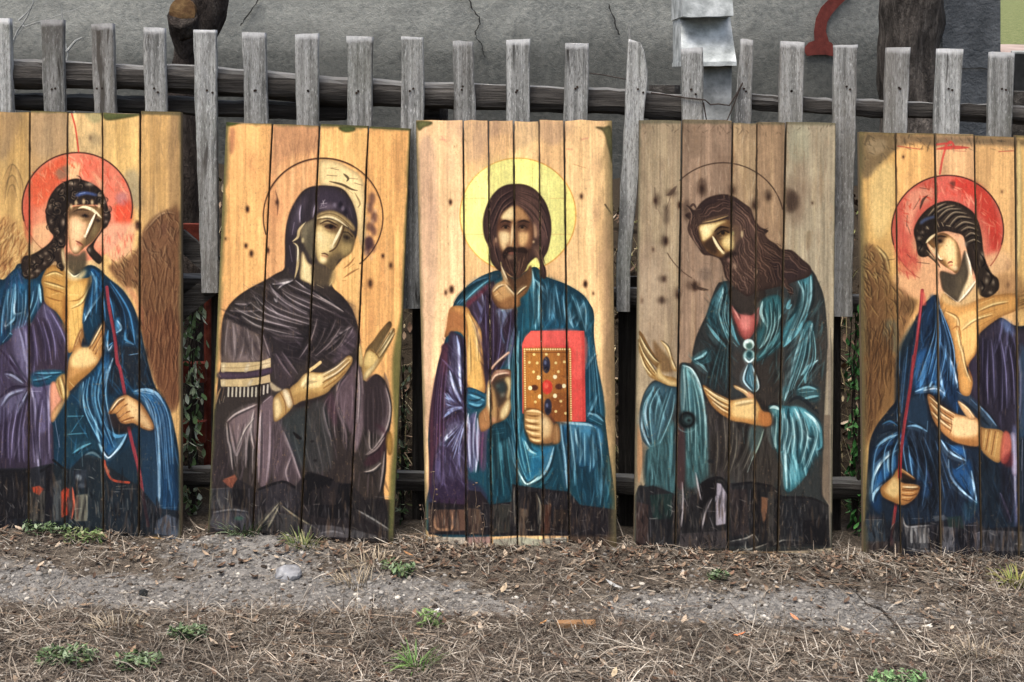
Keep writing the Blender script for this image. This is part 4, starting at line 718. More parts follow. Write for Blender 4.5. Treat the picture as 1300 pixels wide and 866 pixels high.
    p.L('3a2a20', 2.4, 'F352,340 410,318 485,352', a=.85, prof='l'); p.e('4a3226', 'F430,362', 34, 15, 1.6, .85, .12); p.e('1c1210', 'F433,360', 13, 11, 1, .95); p.e('c4ab80', 'F405,384', 26, 6, 1.8, .6, .2); p.L('2a1d18', 1.4, 'F390,360 430,345 470,368', a=.8); p.e('2c221c', 'F548,440', 20, 12, 1.8, .85, .35); p.L('2f241c', 1.6, 'F525,400 560,405 590,435', a=.7)
    p.L('f6ecca', 3.6, 'F515,352 490,410 462,465 443,508', prof='l', a=.95, soft=1); p.e('f2e6c0', 'F440,510', 12, 14, 2.4, .85); p.L('4a3828', 2, 'F530,362 508,430 478,500 455,528 425,545', a=.8); p.L('4a2c24', 1.8, 'F362,562 390,560 416,576', a=.85, prof='l'); p.L('a87a62', 2.4, 'F370,576 405,584', a=.7); p.e('f2e4bc', 'F376,608', 22, 16, 4, .85); p.e('f4e8c4', 'F350,430', 12, 34, 4, .5)
    for q, rx, ry, a_ in (('F735,150', 20, 40, .6), ('F722,220', 18, 36, .6), ('F750,290', 20, 40, .65), ('F722,360', 26, 30, .6), ('F748,395', 18, 30, .6), ('F712,480', 30, 44, .9), ('F700,540', 20, 30, .75), ('F745,520', 14, 30, .6)): p.e('46323c', q, rx, ry, 3.5, a_)
    for q in ('F700,300', 'F735,320', 'F700,420', 'F690,555', 'F730,590', 'F700,200', 'F760,240'): p.e('c9ad98', q, 9, 16, 2.5, .6)
    # mantle folds
    p.P('6f625f', 'B110,600 160,590 240,640 360,690 400,760 410,860 C400,300 240,318 95,318 B100,700', 2.5, .85); p.P('94858a', 'B150,640 220,640 300,720 340,800 320,860 180,860 140,800', 6, .5); p.H('a89a9c', 4, 'B160,610 180,720 170,860', 'B210,680 260,800 300,860', 'B310,690 370,790 400,860', 'C165,150 185,280', 'C230,160 290,300', a=.5); p.H('4a3e46', 3, 'B130,620 140,760', 'B250,680 320,780 350,860', 'B200,620 280,700', a=.5)
    p.P('2a2529', 'B110,590 200,550 250,620 360,690 400,680 390,760 330,690 240,650 150,600', 2, .7); p.P('312c31', 'B560,480 900,480 950,620 940,760 700,860 430,860 400,700 640,720 660,560', 8, .55); p.P('2c282c', 'B660,570 800,600 880,560 760,720 680,840 500,800 560,720', 8, .5)
    p.H('e2dcda', 3, 'B420,370 480,365 550,345', 'B455,400 490,370 545,350', 'B430,455 445,480 450,440', a=.85); p.H('a89ea2', 3.2, 'B400,370 440,430 520,490 640,550', 'B430,460 500,510 570,560', 'B565,345 620,390 700,440 780,490 870,545', a=.85); p.H('d0c8c6', 2.4, 'B410,390 470,450 560,510 640,548', 'B570,350 650,410', 'B700,442 800,500 868,545', a=.75)
    p.H('9d9298', 3.4, 'B380,490 440,550 520,590 560,600', 'B385,520 460,610 560,670 600,690', 'B370,655 450,690 540,705 620,715', 'B180,495 240,500 280,490', 'B150,540 260,545 350,535', 'B225,570 290,620 360,660', 'B240,520 280,490', a=.75); p.H('c9bfbf', 2, 'B230,575 300,625 350,650', 'B300,440 330,500 350,520', 'B400,500 460,570 520,590', 'B420,590 500,650', a=.7); p.H('6c6168', 6, 'B440,420 540,520 640,560', 'B420,500 520,580', 'B450,640 560,690', 'B280,420 340,480', a=.5)
    p.H('b5a9ac', 3, 'B740,750 820,700 920,640', 'B760,790 840,720 910,650', 'B850,770 910,690 930,650', a=.7); p.P('7d6f7c', 'B860,740 920,660 950,680 945,770 860,860 800,860', 4, .6); p.H('d0c6cb', 2, 'B790,730 860,680 915,645', 'B880,760 940,700', a=.7); p.P('4c4248', 'C440,260 520,300 560,420 520,470 450,460', 5, .6); p.H('8d8086', 3, 'C440,260 480,330 540,410', 'C480,250 530,320 580,390', 'C430,330 440,420', a=.55)
    p.cloth('B120,560 380,360 540,330 860,460 960,640 900,860 430,860', 90, 30, 30, '6e646a', '2a2529', 261, 25, .35); p.cloth('C130,680 430,540 560,860 D600,400 20,440', 70, 34, 95, '8a7c80', '2e282c', 263, 14, .35); p.cloth('C640,600 1150,420 1160,760 D1120,440 640,380', 70, 32, 85, '7d7076', '2a2629', 265, 20, .35)
    p.drape('b5abac', '241f20', 'B545,345 640,410 870,545', 'B130,550 300,640 620,715', 10, 100)
    p.drape('9c9092', '352d2e', 'B120,600 110,760 C100,315', 'B380,700 400,800 C400,290', 7, 101)
    p.drape('b5a9aa', '2c2627', 'C140,700 150,860 D165,340', 'C420,540 425,760 D400,420', 8, 102)
    p.drape('a3989a', '262122', 'C760,540 750,650 790,860', 'C990,400 1000,600 960,860', 7, 103)
    p.drape('a3989a', '241f20', 'C1010,440 1010,640 D1030,240', 'C1130,440 1165,600 D1120,300', 5, 104)
    p.drape('7a7272', '221f20', 'C480,700 530,860 D600,400', 'C740,580 790,860 D800,380', 6, 105)
    p.drape('8a8082', '242021', 'B700,560 640,720 560,860', 'B940,640 860,760 700,860', 5, 106)
    # gold borders with fringe
    p.P('bda987', 'C90,320 170,320 250,318 340,314 408,288 410,348 340,366 240,378 92,378', .8, smooth=False); p.P('bda987', 'C88,426 250,420 340,412 402,392 408,442 330,458 250,472 92,470', .8, smooth=False); p.P('5c4c60', 'C80,382 240,382 405,352 402,388 250,416 85,420', 1.5, .8); p.P('ece0c0', 'C95,325 120,325 115,375 95,375', 1.5, .8); p.P('f0e6cc', 'C255,330 275,325 260,374 240,376', 1.2, .9); p.P('ece0c0', 'C95,430 120,430 115,468 95,468', 1.5, .8); p.P('f0e6cc', 'C278,430 298,425 275,466 255,468', 1.2, .9); p.P('ddcfae', 'C345,320 400,300 402,340 345,358', 2, .6); p.L('6a5844', 1, 'C95,352 240,350 405,320', a=.4)
    for i in range(11): p.L('cfc8ba', 2.2, f'C{140 + i * 25},{478 - max(0, i - 7) * 6} {138 + i * 25},{532 - max(0, i - 7) * 8}', a=.85)
    for i in range(11): p.L('2a2528', 1.6, f'C{153 + i * 25},{478 - max(0, i - 7) * 6} {151 + i * 25},{536 - max(0, i - 7) * 8}', a=.7)
    p.H('a98a6a', 3, 'C90,480 70,530 60,580', 'C110,480 95,560', 'C75,390 90,410', 'C60,560 55,610', a=.8); p.H('d8c9b0', 2, 'C115,530 105,570', 'C80,550 85,580', a=.8)
    # sleeve below
    p.P('8a797e', 'C130,690 180,645 320,580 325,760 300,860 D260,120 200,230 165,200 140,60', 2, .8); p.P('7d6d72', 'C345,590 410,525 430,570 425,720 D430,200 400,400 340,430 330,60', 2, .75); p.H('c9bdbd', 3.2, 'C130,690 190,640 320,582', 'C360,570 410,530', 'C345,620 335,760 330,860', 'C128,700 135,800 150,860 D165,340', 'C300,620 280,740 300,860', a=.8); p.H('a5989c', 4, 'D145,60 180,230 200,230 250,60', 'D270,80 250,220 250,330', 'D345,60 335,240 330,420', 'D405,40 400,240 380,420', 'D300,20 280,160', a=.65); p.H('d8cdc8', 2, 'C205,720 200,740', 'D190,225 240,100 300,20', 'D345,20 345,160', a=.7); p.H('4c4046', 4, 'C240,700 200,860', 'D220,60 230,180', 'D370,60 370,330', a=.5); p.P('3a3237', 'D20,100 120,100 150,340 140,500 15,480', 5, .5)
    p.H('948688', 4, 'C480,740 520,840 540,860 D545,240 600,400', 'D490,100 540,230 590,390', 'D540,240 510,350 525,430', a=.8); p.H('d2c8c4', 2.2, 'D495,110 545,240 595,390', 'D535,270 505,350 520,420', a=.8); p.P('6b5d64', 'C440,690 500,740 560,860 D600,400 540,440 440,420 420,200', 4, .45)
    p.H('8c7f85', 4, 'C780,530 745,600 760,720 790,800', 'C830,500 835,620 880,740 890,860', 'C900,400 840,480 830,560', a=.6); p.P('7d6c76', 'C830,470 900,390 935,330 940,560 930,760 880,700 830,560', 3, .65); p.P('5b4450', 'C760,540 800,510 830,640 820,720 770,640', 3, .6); p.H('b5a8ac', 2.4, 'C825,500 845,440 880,400', 'C740,600 760,700 785,780', 'C840,600 880,700', a=.7)
    p.P('8a7a84', 'C945,320 975,340 995,440 1000,700 960,860 930,860 945,560', 2.5, .75); p.H('c2b6ba', 2.4, 'C960,340 970,500 960,700', 'C985,380 995,520', a=.7); p.P('453a40', 'C1005,440 1070,400 1125,440 1160,560 1150,700 1080,760 1000,720', 4, .7); p.P('71626a', 'C1130,460 1165,560 1165,690 1130,780 1080,760 1140,640', 3, .65); p.H('c0b4b6', 2.6, 'C1140,480 1165,600 1150,720 1120,780', 'D1160,20 1130,110 1070,200 1010,250', 'C1030,740 1040,860', a=.8); p.P('4a2f3a', 'D1060,50 1130,120 1100,180 1010,280 1010,320 1080,300 1130,230 1140,100', 3, .7); p.H('b0a4a4', 3, 'D1035,100 1035,200 1060,220', 'D1130,140 1080,210 1020,250', 'D1130,230 1120,340 1100,480', 'D1000,355 1060,345 1110,300', a=.75); p.H('d8ceca', 2, 'D1010,355 1060,340 1105,300', a=.8)
    p.P('a8894e', 'D1150,110 1175,120 1180,220 1160,250 1140,180', 2, .8); p.P('3c4a4c', 'C480,680 640,600 640,860 D620,340 560,250 490,80', 6, .5); p.P('4a4f50', 'C650,600 740,570 780,700 800,860 D780,340 640,340', 7, .5)
    p.P('1c1a1c', 'D550,105 590,130 605,150 575,145', 1.2, .9); p.e('232022', 'D670,165 690,285', 12, 8, 1.2, .8)
    # centre hand
    p.P('2c2528', 'C520,480 600,420 650,370 740,375 900,270 935,290 925,340 800,490 700,560 560,600', 3, .7)
    p.P('bfa370', 'C528,492 580,440 640,382 740,382 820,346 895,278 925,290 918,332 862,412 800,472 760,512 680,542 600,562 552,582', .9); p.P('ecd8a6', 'C640,392 740,390 860,330 910,285 915,300 840,360 760,420 720,470 650,480 600,460', 2.4, .85); p.P('9a7c50', 'C552,580 600,560 690,540 780,495 720,510 640,500 570,510 540,540', 3, .65)
    p.L('8a6a44', 1.5, 'C745,410 830,365 905,300', 'C740,445 830,395 910,320', 'C745,480 820,430 880,375', a=.8); p.H('f5ead0', 2, 'C740,395 820,352 895,290', 'C745,428 830,380 905,312', 'C750,462 820,412', a=.8); p.L('4a3a30', 1.4, 'C655,372 690,330 722,308', a=.6); p.L('dcc594', 4, 'C655,368 695,340 722,318', prof='c'); p.H('f3e6c2', 2, 'C660,360 720,318', a=.8); p.H('f0e0b4', 5, 'C600,470 640,430 700,420', a=.5)
    p.P('ab9062', 'C430,540 490,490 530,490 552,580 510,640 440,690 425,640', 1); p.P('efe3c4', 'C485,500 515,495 545,575 520,600', 1.5, .85); p.P('e4d2a4', 'C430,560 460,540 480,620 440,680', 2, .8); p.L('7a5c40', 1.4, 'C470,510 500,570 505,640', 'C530,495 555,580', a=.75); p.P('d8c9a8', 'C405,440 450,470 480,490 440,500 410,480', 2, .7)
    # raised hand
    p.P('7d6a4c', 'C1000,330 1012,240 1060,180 1110,110 1160,58 1175,85 1140,150 1090,240 1060,290', 1); p.P('c0a472', 'C992,400 985,330 1010,260 1050,230 1080,260 1130,180 1180,105 1197,118 1175,180 1125,280 1065,370 1002,430', 1); p.P('efdfb2', 'C1000,410 1010,380 1060,330 1095,290 1070,350 1010,425', 1.6, .9); p.P('e6d29e', 'C1000,330 1015,260 1050,250 1080,300 1040,340', 2.5, .6)
    p.H('f4e8c6', 2.4, 'C1080,262 1130,190 1180,108', 'C1095,290 1150,200 1190,130', a=.9); p.L('7a6242', 1.4, 'C1078,270 1120,200 1165,130', 'C1098,290 1145,220 1180,160', 'C1040,220 1090,150 1140,85', 'C1045,240 1080,265 1095,292', a=.8); p.P('d9c291', 'C962,215 978,200 990,260 992,330 975,345 960,290', 1); p.H('f0e2b8', 2, 'C970,215 985,290', a=.8)
    # broken houses along the foot
    p.Q('2b282c', 'D10,470 150,460 200,400 330,470 480,410 560,450 600,400 660,350 800,400 830,420 920,430 1000,520 1195,530 1190,790 5,770', 3, .75); p.Q('4a4a50', 'D15,460 160,460 165,580 15,590', 2, .75); p.Q('1d1b1f', 'D170,465 255,465 250,580 170,580', 1.5, .9); p.Q('3a383d', 'D330,470 480,420 590,480 590,600 330,600', 2.5, .7); p.Q('18171b', 'D615,380 660,360 800,400 790,440 670,470 660,620 780,650 920,640 920,430 840,430 820,560 620,560', 2, .85); p.L('1a191c', 3, 'D330,465 480,415 560,450', 'D640,365 800,405', a=.8); p.Q('585862', 'D40,600 160,585 270,605 285,720 60,720 20,680', 3, .75); p.Q('50504f', 'D320,620 480,610 600,650 600,750 400,760 310,740', 4, .65)
    p.H('8a8a90', 3, 'D15,465 160,455', 'D270,460 270,600', 'D20,530 60,500', 'D40,610 160,590 270,605', 'D1070,510 1180,520', a=.7); p.H('b5b5b8', 3, 'D775,580 780,650', 'D840,590 840,640', 'D720,735 800,725 870,740', 'D1130,505 1190,515', 'D950,590 1060,650 1170,720', a=.7); p.H('a9a48e', 3, 'D300,740 400,620 470,540', 'D380,720 420,650 470,550', 'D480,565 580,640 720,720', 'D450,770 560,740', a=.75); p.Q('a8654f', 'D100,410 180,370 195,400 160,460 130,440', 3, .6); p.H('c07a5c', 3, 'D110,400 180,385', 'D140,400 170,450', a=.6); p.Q('77777c', 'D620,680 800,690 920,710 1150,770 600,760', 4, .6); p.scrub('6f7074', 'D20,480 1180,560 1180,770 20,760', 60, 9, 1.4, .5, 80, 30, 31); p.scrub('19181b', 'D20,480 1180,560 1180,770 20,760', 55, 11, 2, .6, 85, 30, 32); p.e('3f6f5a', 'D205,645', 30, 12, 2, .5)
    # worn foot: drips, scratches and rubbed patches
    p.scrub('131215', 'D20,480 600,430 1000,540 1180,560 1180,780 20,770', 90, 26, 3.2, .5, 90, 7, 419, 1.6); p.scrub('857f78', 'D20,480 600,430 1000,540 1180,560 1180,780 20,770', 70, 18, 1.3, .5, 90, 9, 420); p.scrub('6a5848', 'D20,480 600,430 1000,540 1180,560 1180,780 20,770', 50, 22, 2.6, .45, 90, 6, 421, 1.6); p.scrub('b9b4ab', 'D20,480 600,430 1000,540 1180,560 1180,780 20,770', 26, 9, 1.0, .6, 60, 70, 422); p.scrub('4a4648', 'D20,480 600,430 1000,540 1180,560 1180,780 20,770', 60, 14, 3, .45, 88, 14, 423, 2)
    p.edge_dirt(((288, 154), (521, 163), (499, 690), (262, 684)), '66664a', (5, 3, 4), .85, 71); p.P('6b6f48', 'C1180,300 1245,0 1230,300 1215,860 D1200,600 1160,780 1165,400 1190,120', 3, .85); p.P('4a5a34', 'A130,30 250,25 210,45 140,60', 1.5, .85); p.P('4c6038', 'A840,70 930,65 940,90 880,100', 1.5, .85); p.L('565d40', 4, 'A130,28 400,28 720,45 1280,80', a=.7); p.P('6f6a58', 'D1185,780 1190,500 1210,300 1225,100 1250,100 1220,780', 3, .6)
    p.joints([(346, 320), (406, 381), (468, 443)], 302)
    p.age(44)
    p.finish()
def paint_book_bearer(p):
    p.wood([(588, 592), (620, 624), (652, 657), (684, 690), (716, 723)], ['ecca9e', 'e6c092', 'f3cd9c', 'f5d2a2', 'edc796', 'fad9a8'],
           [(572, 259, 3, .7), (738, 251.5, 3, .6), (573.5, 371, 4, .75), (566, 375, 3, .5), (743, 364, 3.5, .8), (753, 376, 2, .5)], seed=3, blot='a58a78', blota=.5)
    p.P('b39a86', 'A310,30 950,30 940,150 860,190 780,150 630,230 600,120 480,140 420,260 330,300 310,200', 6, .45)
    p.P('b29a88', 'A30,180 130,200 150,860 B140,400 110,860 C110,600 60,860 30,400 A20,600', 5, .5)
    p.scrub('9a8474', 'A310,30 950,30 940,150 310,170', 60, 22, 1.2, .3, seed=3)
    p.L('d99b86', 2.4, 'A165,150 205,150', 'A175,130 200,165', 'A970,210 1000,215', 'A1060,150 1100,140', a=.45)
    p.L('b08058', 1.0, 'A1010,310 1090,335', a=.5); p.L('4a3a30', 2, 'A1210,570 1250,630', a=.8)
    # halo
    p.E('ece79a', 657.5, 275.5, 73.5, 73.5); p.ring('d9a45c', 657.5, 275.5, 73.5, 1.5, .9)
    p.E('f0eda6', 648, 250, 50, 45, 14, .5)
    p.L('dcb878', 1, 'A330,530 460,530', 'A860,530 960,530', 'A300,762 440,762', 'A870,762 1010,762', a=.6)
    p.L('c9bd7c', 1, 'A550,290 550,460', 'A750,300 750,450', 'A470,330 470,500', a=.45)
    p.P('dcb88a', 'B330,180 480,280 420,300 330,330', 4, .3)
    # garments: the blue cloak over everything
    p.P('24505f', 'B545,285 480,297 400,335 330,390 270,460 240,530 C195,180 150,330 120,500 100,650 88,800 D95,300 95,440 100,740 700,750 1280,740 1275,600 1270,480 1245,300 1225,150 C1210,660 1195,500 1160,330 1140,150 B1140,560 1110,490 1060,430 960,370 840,325 760,260 640,330', .8)
    p.P('5d3f4d', 'C190,200 170,260 135,420 110,560 95,700 D95,120 95,300 110,520 250,560 330,540 330,60 C330,600 330,330 310,200', 1.5)
    p.P('453846', 'B335,480 430,395 505,350 520,500 640,515 655,640 610,800 C560,330 500,420 455,520 440,420 425,200 B420,650 360,560', 1)
    p.P('3a2c3c', 'B420,480 480,420 520,560 540,700 570,860 450,860 430,640', 4, .6)
    # blue strip over the right shoulder of the tunic
    p.P('31576a', 'B330,395 400,340 520,300 545,330 430,385 340,470 270,500 250,510', 1.2)
    p.P('7a3f4a', 'B330,480 420,395 470,370 440,430 360,500 330,540', 2.5, .65)
    p.H('8fb3cf', 3, 'B300,480 330,430 345,405', 'B335,390 400,350 470,325', a=.65); p.H('7fa0c8', 2, 'B285,500 330,450 380,400', a=.5)
    # gold band
    p.P('c79a63', 'B232,520 330,518 365,570 420,655 430,760 C440,350 445,515 335,478 325,190 265,120 195,160 205,100', 1)
    p.P('ddb676', 'B335,560 410,660 425,760 C430,380 430,480 345,460 330,200', 2.5, .8); p.P('8b5c40', 'B230,540 300,560 320,660 240,660 200,700 205,620', 4, .55)
    p.H('f0d7a0', 2.5, 'B340,560 390,680 400,860', 'B345,700 350,860 C350,400', 'C400,80 415,300', a=.7); p.H('9a6a3c', 2, 'B300,540 330,640 335,800', 'C375,150 385,420', 'C345,180 350,420', a=.55)
    p.H('8b5c38', 1.6, 'B250,600 300,640', 'B240,560 300,590', a=.5)
    # inner cuff under the band
    p.P('2b5e76', 'C335,480 445,515 455,560 430,600 335,610', .8); p.H('86bcd2', 4, 'C345,520 400,540 445,560', 'C345,575 400,590 430,580', a=.75); p.H('17303e', 3, 'C345,555 390,560 430,545', a=.7)
    # sleeve on the left, purple with pale folds
    p.P('4c4558', 'C225,130 270,135 315,180 330,330 330,600 D330,40 330,480 230,520 130,520 110,430 130,260 170,150 200,110 C180,640 190,540 210,420 215,260', 1.5)
    p.P('3b2f45', 'D120,440 330,400 440,470 440,560 110,570', 5, .8)
    p.P('39304a', 'C300,200 325,190 328,560 300,560 270,430', 2, .7); p.P('44303e', 'C130,420 215,420 260,600 300,640 200,700 130,680', 4, .6)
    p.H('b4c4e6', 6, 'C270,150 285,250 290,420 300,520', 'C225,370 245,450 285,550 300,580', a=.85)
    p.H('a5b9dc', 5, 'C190,510 240,560 300,600', 'C180,670 240,620 305,605', 'C195,540 230,555 280,590', a=.85); p.H('dfe8f7', 3, 'C228,380 246,460 280,540', 'C282,200 288,380 296,500', a=.8)
    p.P('a9bede', 'C165,830 200,780 310,690 290,760 250,860 D255,200 265,230 240,130 200,190 165,190', 2, .85); p.H('e2ecfa', 5, 'C180,820 250,750 310,695', 'D260,210 285,140 320,60', 'D175,175 205,140 250,100', a=.8)
    p.H('8f92b8', 4, 'D300,180 285,260 290,340', 'D200,220 195,300', 'D130,260 180,210', a=.5); p.H('6a6488', 8, 'D150,240 150,340 180,440', 'D230,260 225,380', a=.5)
    p.H('efe9f2', 4, 'C345,640 335,720 345,860', 'C395,630 380,720 400,860 D400,260 390,360', a=.85); p.P('6a5c80', 'C350,660 390,640 385,760 390,860 D385,330 345,340 345,60', 2.5, .7)
    p.H('c9cfe8', 5, 'D345,20 350,150 350,330', 'D400,20 405,160 390,350', a=.8); p.H('8a5a80', 3, 'D440,60 430,200 425,330', a=.7); p.P('6d4a62', 'D410,70 480,70 470,300 420,340', 3, .6)
    p.H('b9cbe4', 3, 'B430,430 440,500 425,570', 'B500,460 490,540', 'B440,560 420,620', a=.6); p.H('7f86b4', 6, 'B400,480 430,560 410,620', 'B460,560 450,700', a=.45)
    p.P('a8c8e2', 'B525,530 625,512 600,560 575,600 555,650 530,600', 1.5, .9); p.H('e3f0f8', 3, 'B530,545 600,525', 'B535,560 550,650 545,690', a=.7); p.H('7aa0c0', 3, 'B545,620 555,700 575,750', 'B610,560 570,640', a=.6)
    p.H('7a8ab5', 4, 'B640,600 600,720 570,790', a=.4)
    # cloak edge down the middle
    p.P('2c6276', 'B680,470 740,270 790,420 780,660 700,680 690,860 C690,250 690,500 690,700 640,860 600,860 600,640 610,330 640,90 B655,560', 1.5)
    p.P('1b4152', 'B670,500 700,480 700,660 680,680 C680,600 655,600 650,200', 3, .7)
    p.H('8cc3d6', 4, 'C640,80 615,180 605,300 610,480', 'C665,120 655,300 660,560', 'B640,640 615,740 605,860', 'C630,230 640,300 650,330', a=.8); p.H('5fa0b8', 6, 'C620,330 630,480 625,640', 'C640,560 635,760', 'B690,560 680,760', a=.5)
    p.H('b7e0ea', 2.5, 'C610,200 600,280 605,400', a=.8)
    # right shoulder folds
    p.P('2f6e8a', 'B760,340 860,400 960,430 1080,480 1100,560 1040,660 770,660', 5, .6); p.P('1d4354', 'B850,330 960,375 1070,440 1120,520 1100,500 1000,450 900,410', 3, .7)
    p.H('a7d3e6', 5, 'B745,275 760,380 765,520 770,660', 'B765,340 830,420 860,480', a=.85); p.H('86bdd6', 6, 'B780,400 800,520 790,640', 'B840,420 880,520 900,640', 'B800,420 850,500 880,600', a=.6)
    p.H('9fcbe0', 5, 'B1075,490 1030,560 990,600', 'B1075,490 1060,560 1030,640', 'B980,520 990,600 1010,650', a=.75); p.H('d6edf5', 2.5, 'B752,290 765,400', 'B1070,495 1040,545', 'B780,370 840,440', a=.85)
    p.H('173846', 5, 'B830,380 890,480 930,620', 'B940,420 960,560 965,660', 'B730,400 740,560 735,660', 'B1000,480 960,500', a=.6); p.H('4f92ae', 8, 'B920,450 950,560', 'B1100,560 1120,680', a=.5)
    # right flank beside the book
    p.P('2a627a', 'C1090,120 1130,150 1160,330 1195,500 1210,660 1150,690 1095,690', 2, .8); p.H('8fc2d8', 4, 'C1150,260 1110,320 1095,360', 'C1100,200 1095,330', 'C1165,520 1130,600 1100,660', 'C1100,640 1150,650 1200,690', a=.75); p.H('cbe6f0', 2.5, 'C1150,265 1105,330', 'C1110,640 1160,650', a=.8); p.H('173846', 4, 'C1170,420 1150,500 1110,570', 'C1180,600 1130,640', a=.6)
    # forearm sleeve lower right
    p.P('356f90', 'C930,690 1010,690 1110,695 1170,720 1200,770 D1200,130 1190,230 1140,350 1060,340 1010,300 960,450 940,200', 1.2); p.P('1c4154', 'D1030,330 1140,340 1180,420 1170,580 1080,570 1040,470', 5, .6)
    p.P('5b9cbc', 'C1020,700 1120,705 1180,750 1190,830 D1150,190 1060,160 1020,110', 3, .75)
    p.H('b3dbea', 4.5, 'C925,690 930,760 940,860 D945,200 960,330 970,460', 'D1020,80 1030,160 1060,230 1050,300', 'D920,40 1000,52 1100,60 1150,80', a=.85); p.H('8cc3da', 4, 'D1150,180 1150,260 1135,330', 'D1185,330 1190,450 1180,560', 'D1190,60 1110,20', 'D1000,100 1010,250 1020,440', a=.7); p.H('dcf0f6', 2, 'D935,60 945,200', 'D1025,90 1035,170', a=.8)
    p.H('12303e', 5, 'D975,60 985,200 1000,400', 'D1050,330 1120,320', 'D1200,260 1160,290', a=.65)
    # lower cloak middle
    p.P('214e5e', 'D480,80 600,60 640,300 700,430 620,520 480,560 460,300', 2); p.P('3b7f9e', 'D650,20 690,40 720,170 790,200 885,190 860,320 790,390 712,435 670,360 640,250', 1); p.P('2a6684', 'D690,250 780,270 830,320 720,400', 3, .7)
    p.H('b5ddea', 4, 'D600,140 640,300 680,390 712,435', 'D712,435 800,390 850,320 885,200', 'D700,160 730,220 775,245', a=.9); p.H('7ab5cf', 4, 'D625,20 630,150 640,260', 'D665,100 680,220', 'D720,270 790,260', a=.6); p.H('d9f0f5', 2.5, 'D660,345 712,432 790,385', a=.9)
    p.P('76b6c8', 'D530,180 585,170 580,230 545,290', 2.5, .75); p.H('a9d8e2', 3, 'D500,120 570,110', 'D540,240 560,180', 'D480,330 470,390', a=.7); p.H('5d9db5', 4, 'D490,90 580,80', 'D585,200 560,300', 'D460,300 480,380', a=.5); p.H('163542', 6, 'D500,150 580,150', 'D600,320 620,420', 'D490,240 500,400', a=.6)
    p.H('4d8b9c', 5, 'D880,330 840,400 800,440', 'D910,380 880,450', 'D760,460 850,420', a=.5); p.H('55909f', 4, 'D1230,260 1240,420 1220,540', 'D1170,480 1120,560', a=.5)
    p.cloth('B760,340 1080,460 1130,640 770,660', 40, 26, 95, '6fb0c8', '16323e', 251, 30, .3); p.cloth('C600,560 690,700 D900,200 700,420 480,540 480,100', 40, 26, 85, '5fa0b4', '14303a', 253, 25, .3)
    p.cloth('C215,180 330,330 D330,480 130,480 C200,640', 50, 26, 70, '8d86a8', '2e2438', 255, 35, .3); p.cloth('B340,480 520,360 650,640 C560,330 450,480', 40, 26, 75, '7a6a86', '2a1c2a', 257, 20, .3); p.cloth('D950,80 1190,100 1240,560 1040,560', 40, 30, 85, '6aa4bc', '16303c', 259, 15, .3)
    p.drape('9fcfe2', '12303c', 'B745,290 760,420 770,660', 'B1080,480 1110,580 1130,690', 9, 150)
    p.drape('9fd0e0', '153844', 'C620,200 605,400 610,640 640,860', 'C680,120 670,400 680,640 690,860', 4, 151)
    p.drape('b9c8ea', '2e2438', 'C300,600 250,520 225,380', 'C300,600 240,620 180,670', 6, 152)
    p.drape('b9c8ea', '2e2438', 'C310,690 250,760 170,830', 'D320,60 290,200 280,330', 6, 153)
    p.drape('d0d6ec', '3a3048', 'C345,640 335,860 D345,330', 'C410,630 405,860 D420,340', 3, 154)
    p.drape('8d8ab4', '2c1c2a', 'B440,430 430,560 C440,200 470,420', 'B640,530 640,640 C600,330 520,420', 7, 155)
    p.drape('a8d4e6', '143444', 'D920,45 945,200 970,460', 'D1190,90 1195,250 1180,450', 8, 156)
    p.drape('9ccfe0', '1a4456', 'D600,120 640,300 712,435', 'D690,100 720,250 740,400', 4, 157)
    p.drape('6fb0bc', '122a32', 'D480,80 480,300 500,540', 'D590,90 610,300 630,500', 5, 158)
    p.drape('8fc4d8', '143444', 'C1095,150 1095,400 1100,680', 'C1140,200 1180,450 1205,650', 4, 159)
    p.drape('7a6a88', '2a1e2c', 'C170,280 130,520 D110,480', 'C215,300 190,560 D180,470', 4, 160)
    p.drape('7fb4c4', '12303a', 'B340,400 260,490 240,530', 'B540,300 440,370 330,470', 4, 161)
    # book
    p.P('d9625c', 'C684,200 700,165 740,118 1078,118 1088,692 900,692 686,640', .6, smooth=False); p.P('ec7a70', 'C700,190 745,128 1070,130 1075,400 1005,400 1000,220 700,218', 2.5, .6); p.P('b24a48', 'C1060,130 1078,120 1088,690 1068,690', 1, .6, smooth=False)
    p.P('a9733f', 'C690,226 995,226 1000,692 880,692 692,640', .6, smooth=False); p.P('8a5630', 'C850,560 980,520 985,690 880,690', 4, .6); p.P('c08c4e', 'C710,260 900,260 880,500 720,560', 7, .5)
    for i in range(20): p.e('f2e3b0', f'C{700 + i * 15},236', 6, 6, .5, .95)
    for i in range(28): p.e('f0e0ac', f'C{700 + i * .2},{250 + i * 14.5}', 5, 5.5, .5, .9)
    for i in range(31): p.e('f0e0ac', f'C{989 + i * .2},{250 + i * 14.2}', 6, 5.5, .5, .9)
    p.L('6a3f22', 1, 'C712,256 975,256', 'C972,256 975,690', a=.7, soft=.5)
    p.e('3a3a4c', 'C838,335 848,600', 24, 52, 1); p.e('7f86a0', 'C832,320 842,590', 8, 14, 1, .8); p.e('24222e', 'C840,360 850,625', 16, 16, 1, .7)
    p.e('d85244', 'C843,475', 34, 46, 1); p.e('ef8070', 'C838,465', 14, 20, 1, .6); p.e('5f3a2c', 'C762,478 918,472', 24, 18, 1)
    p.e('f3e9c0', 'C789,414 893,410 797,534 893,530 735,480 950,468', 13, 14, .7); p.e('ead69a', 'C760,268 838,268 915,268 780,322 898,322 757,378 915,378 730,318 952,316 768,568 930,564 898,628 960,640', 9, 9, .7, .95)
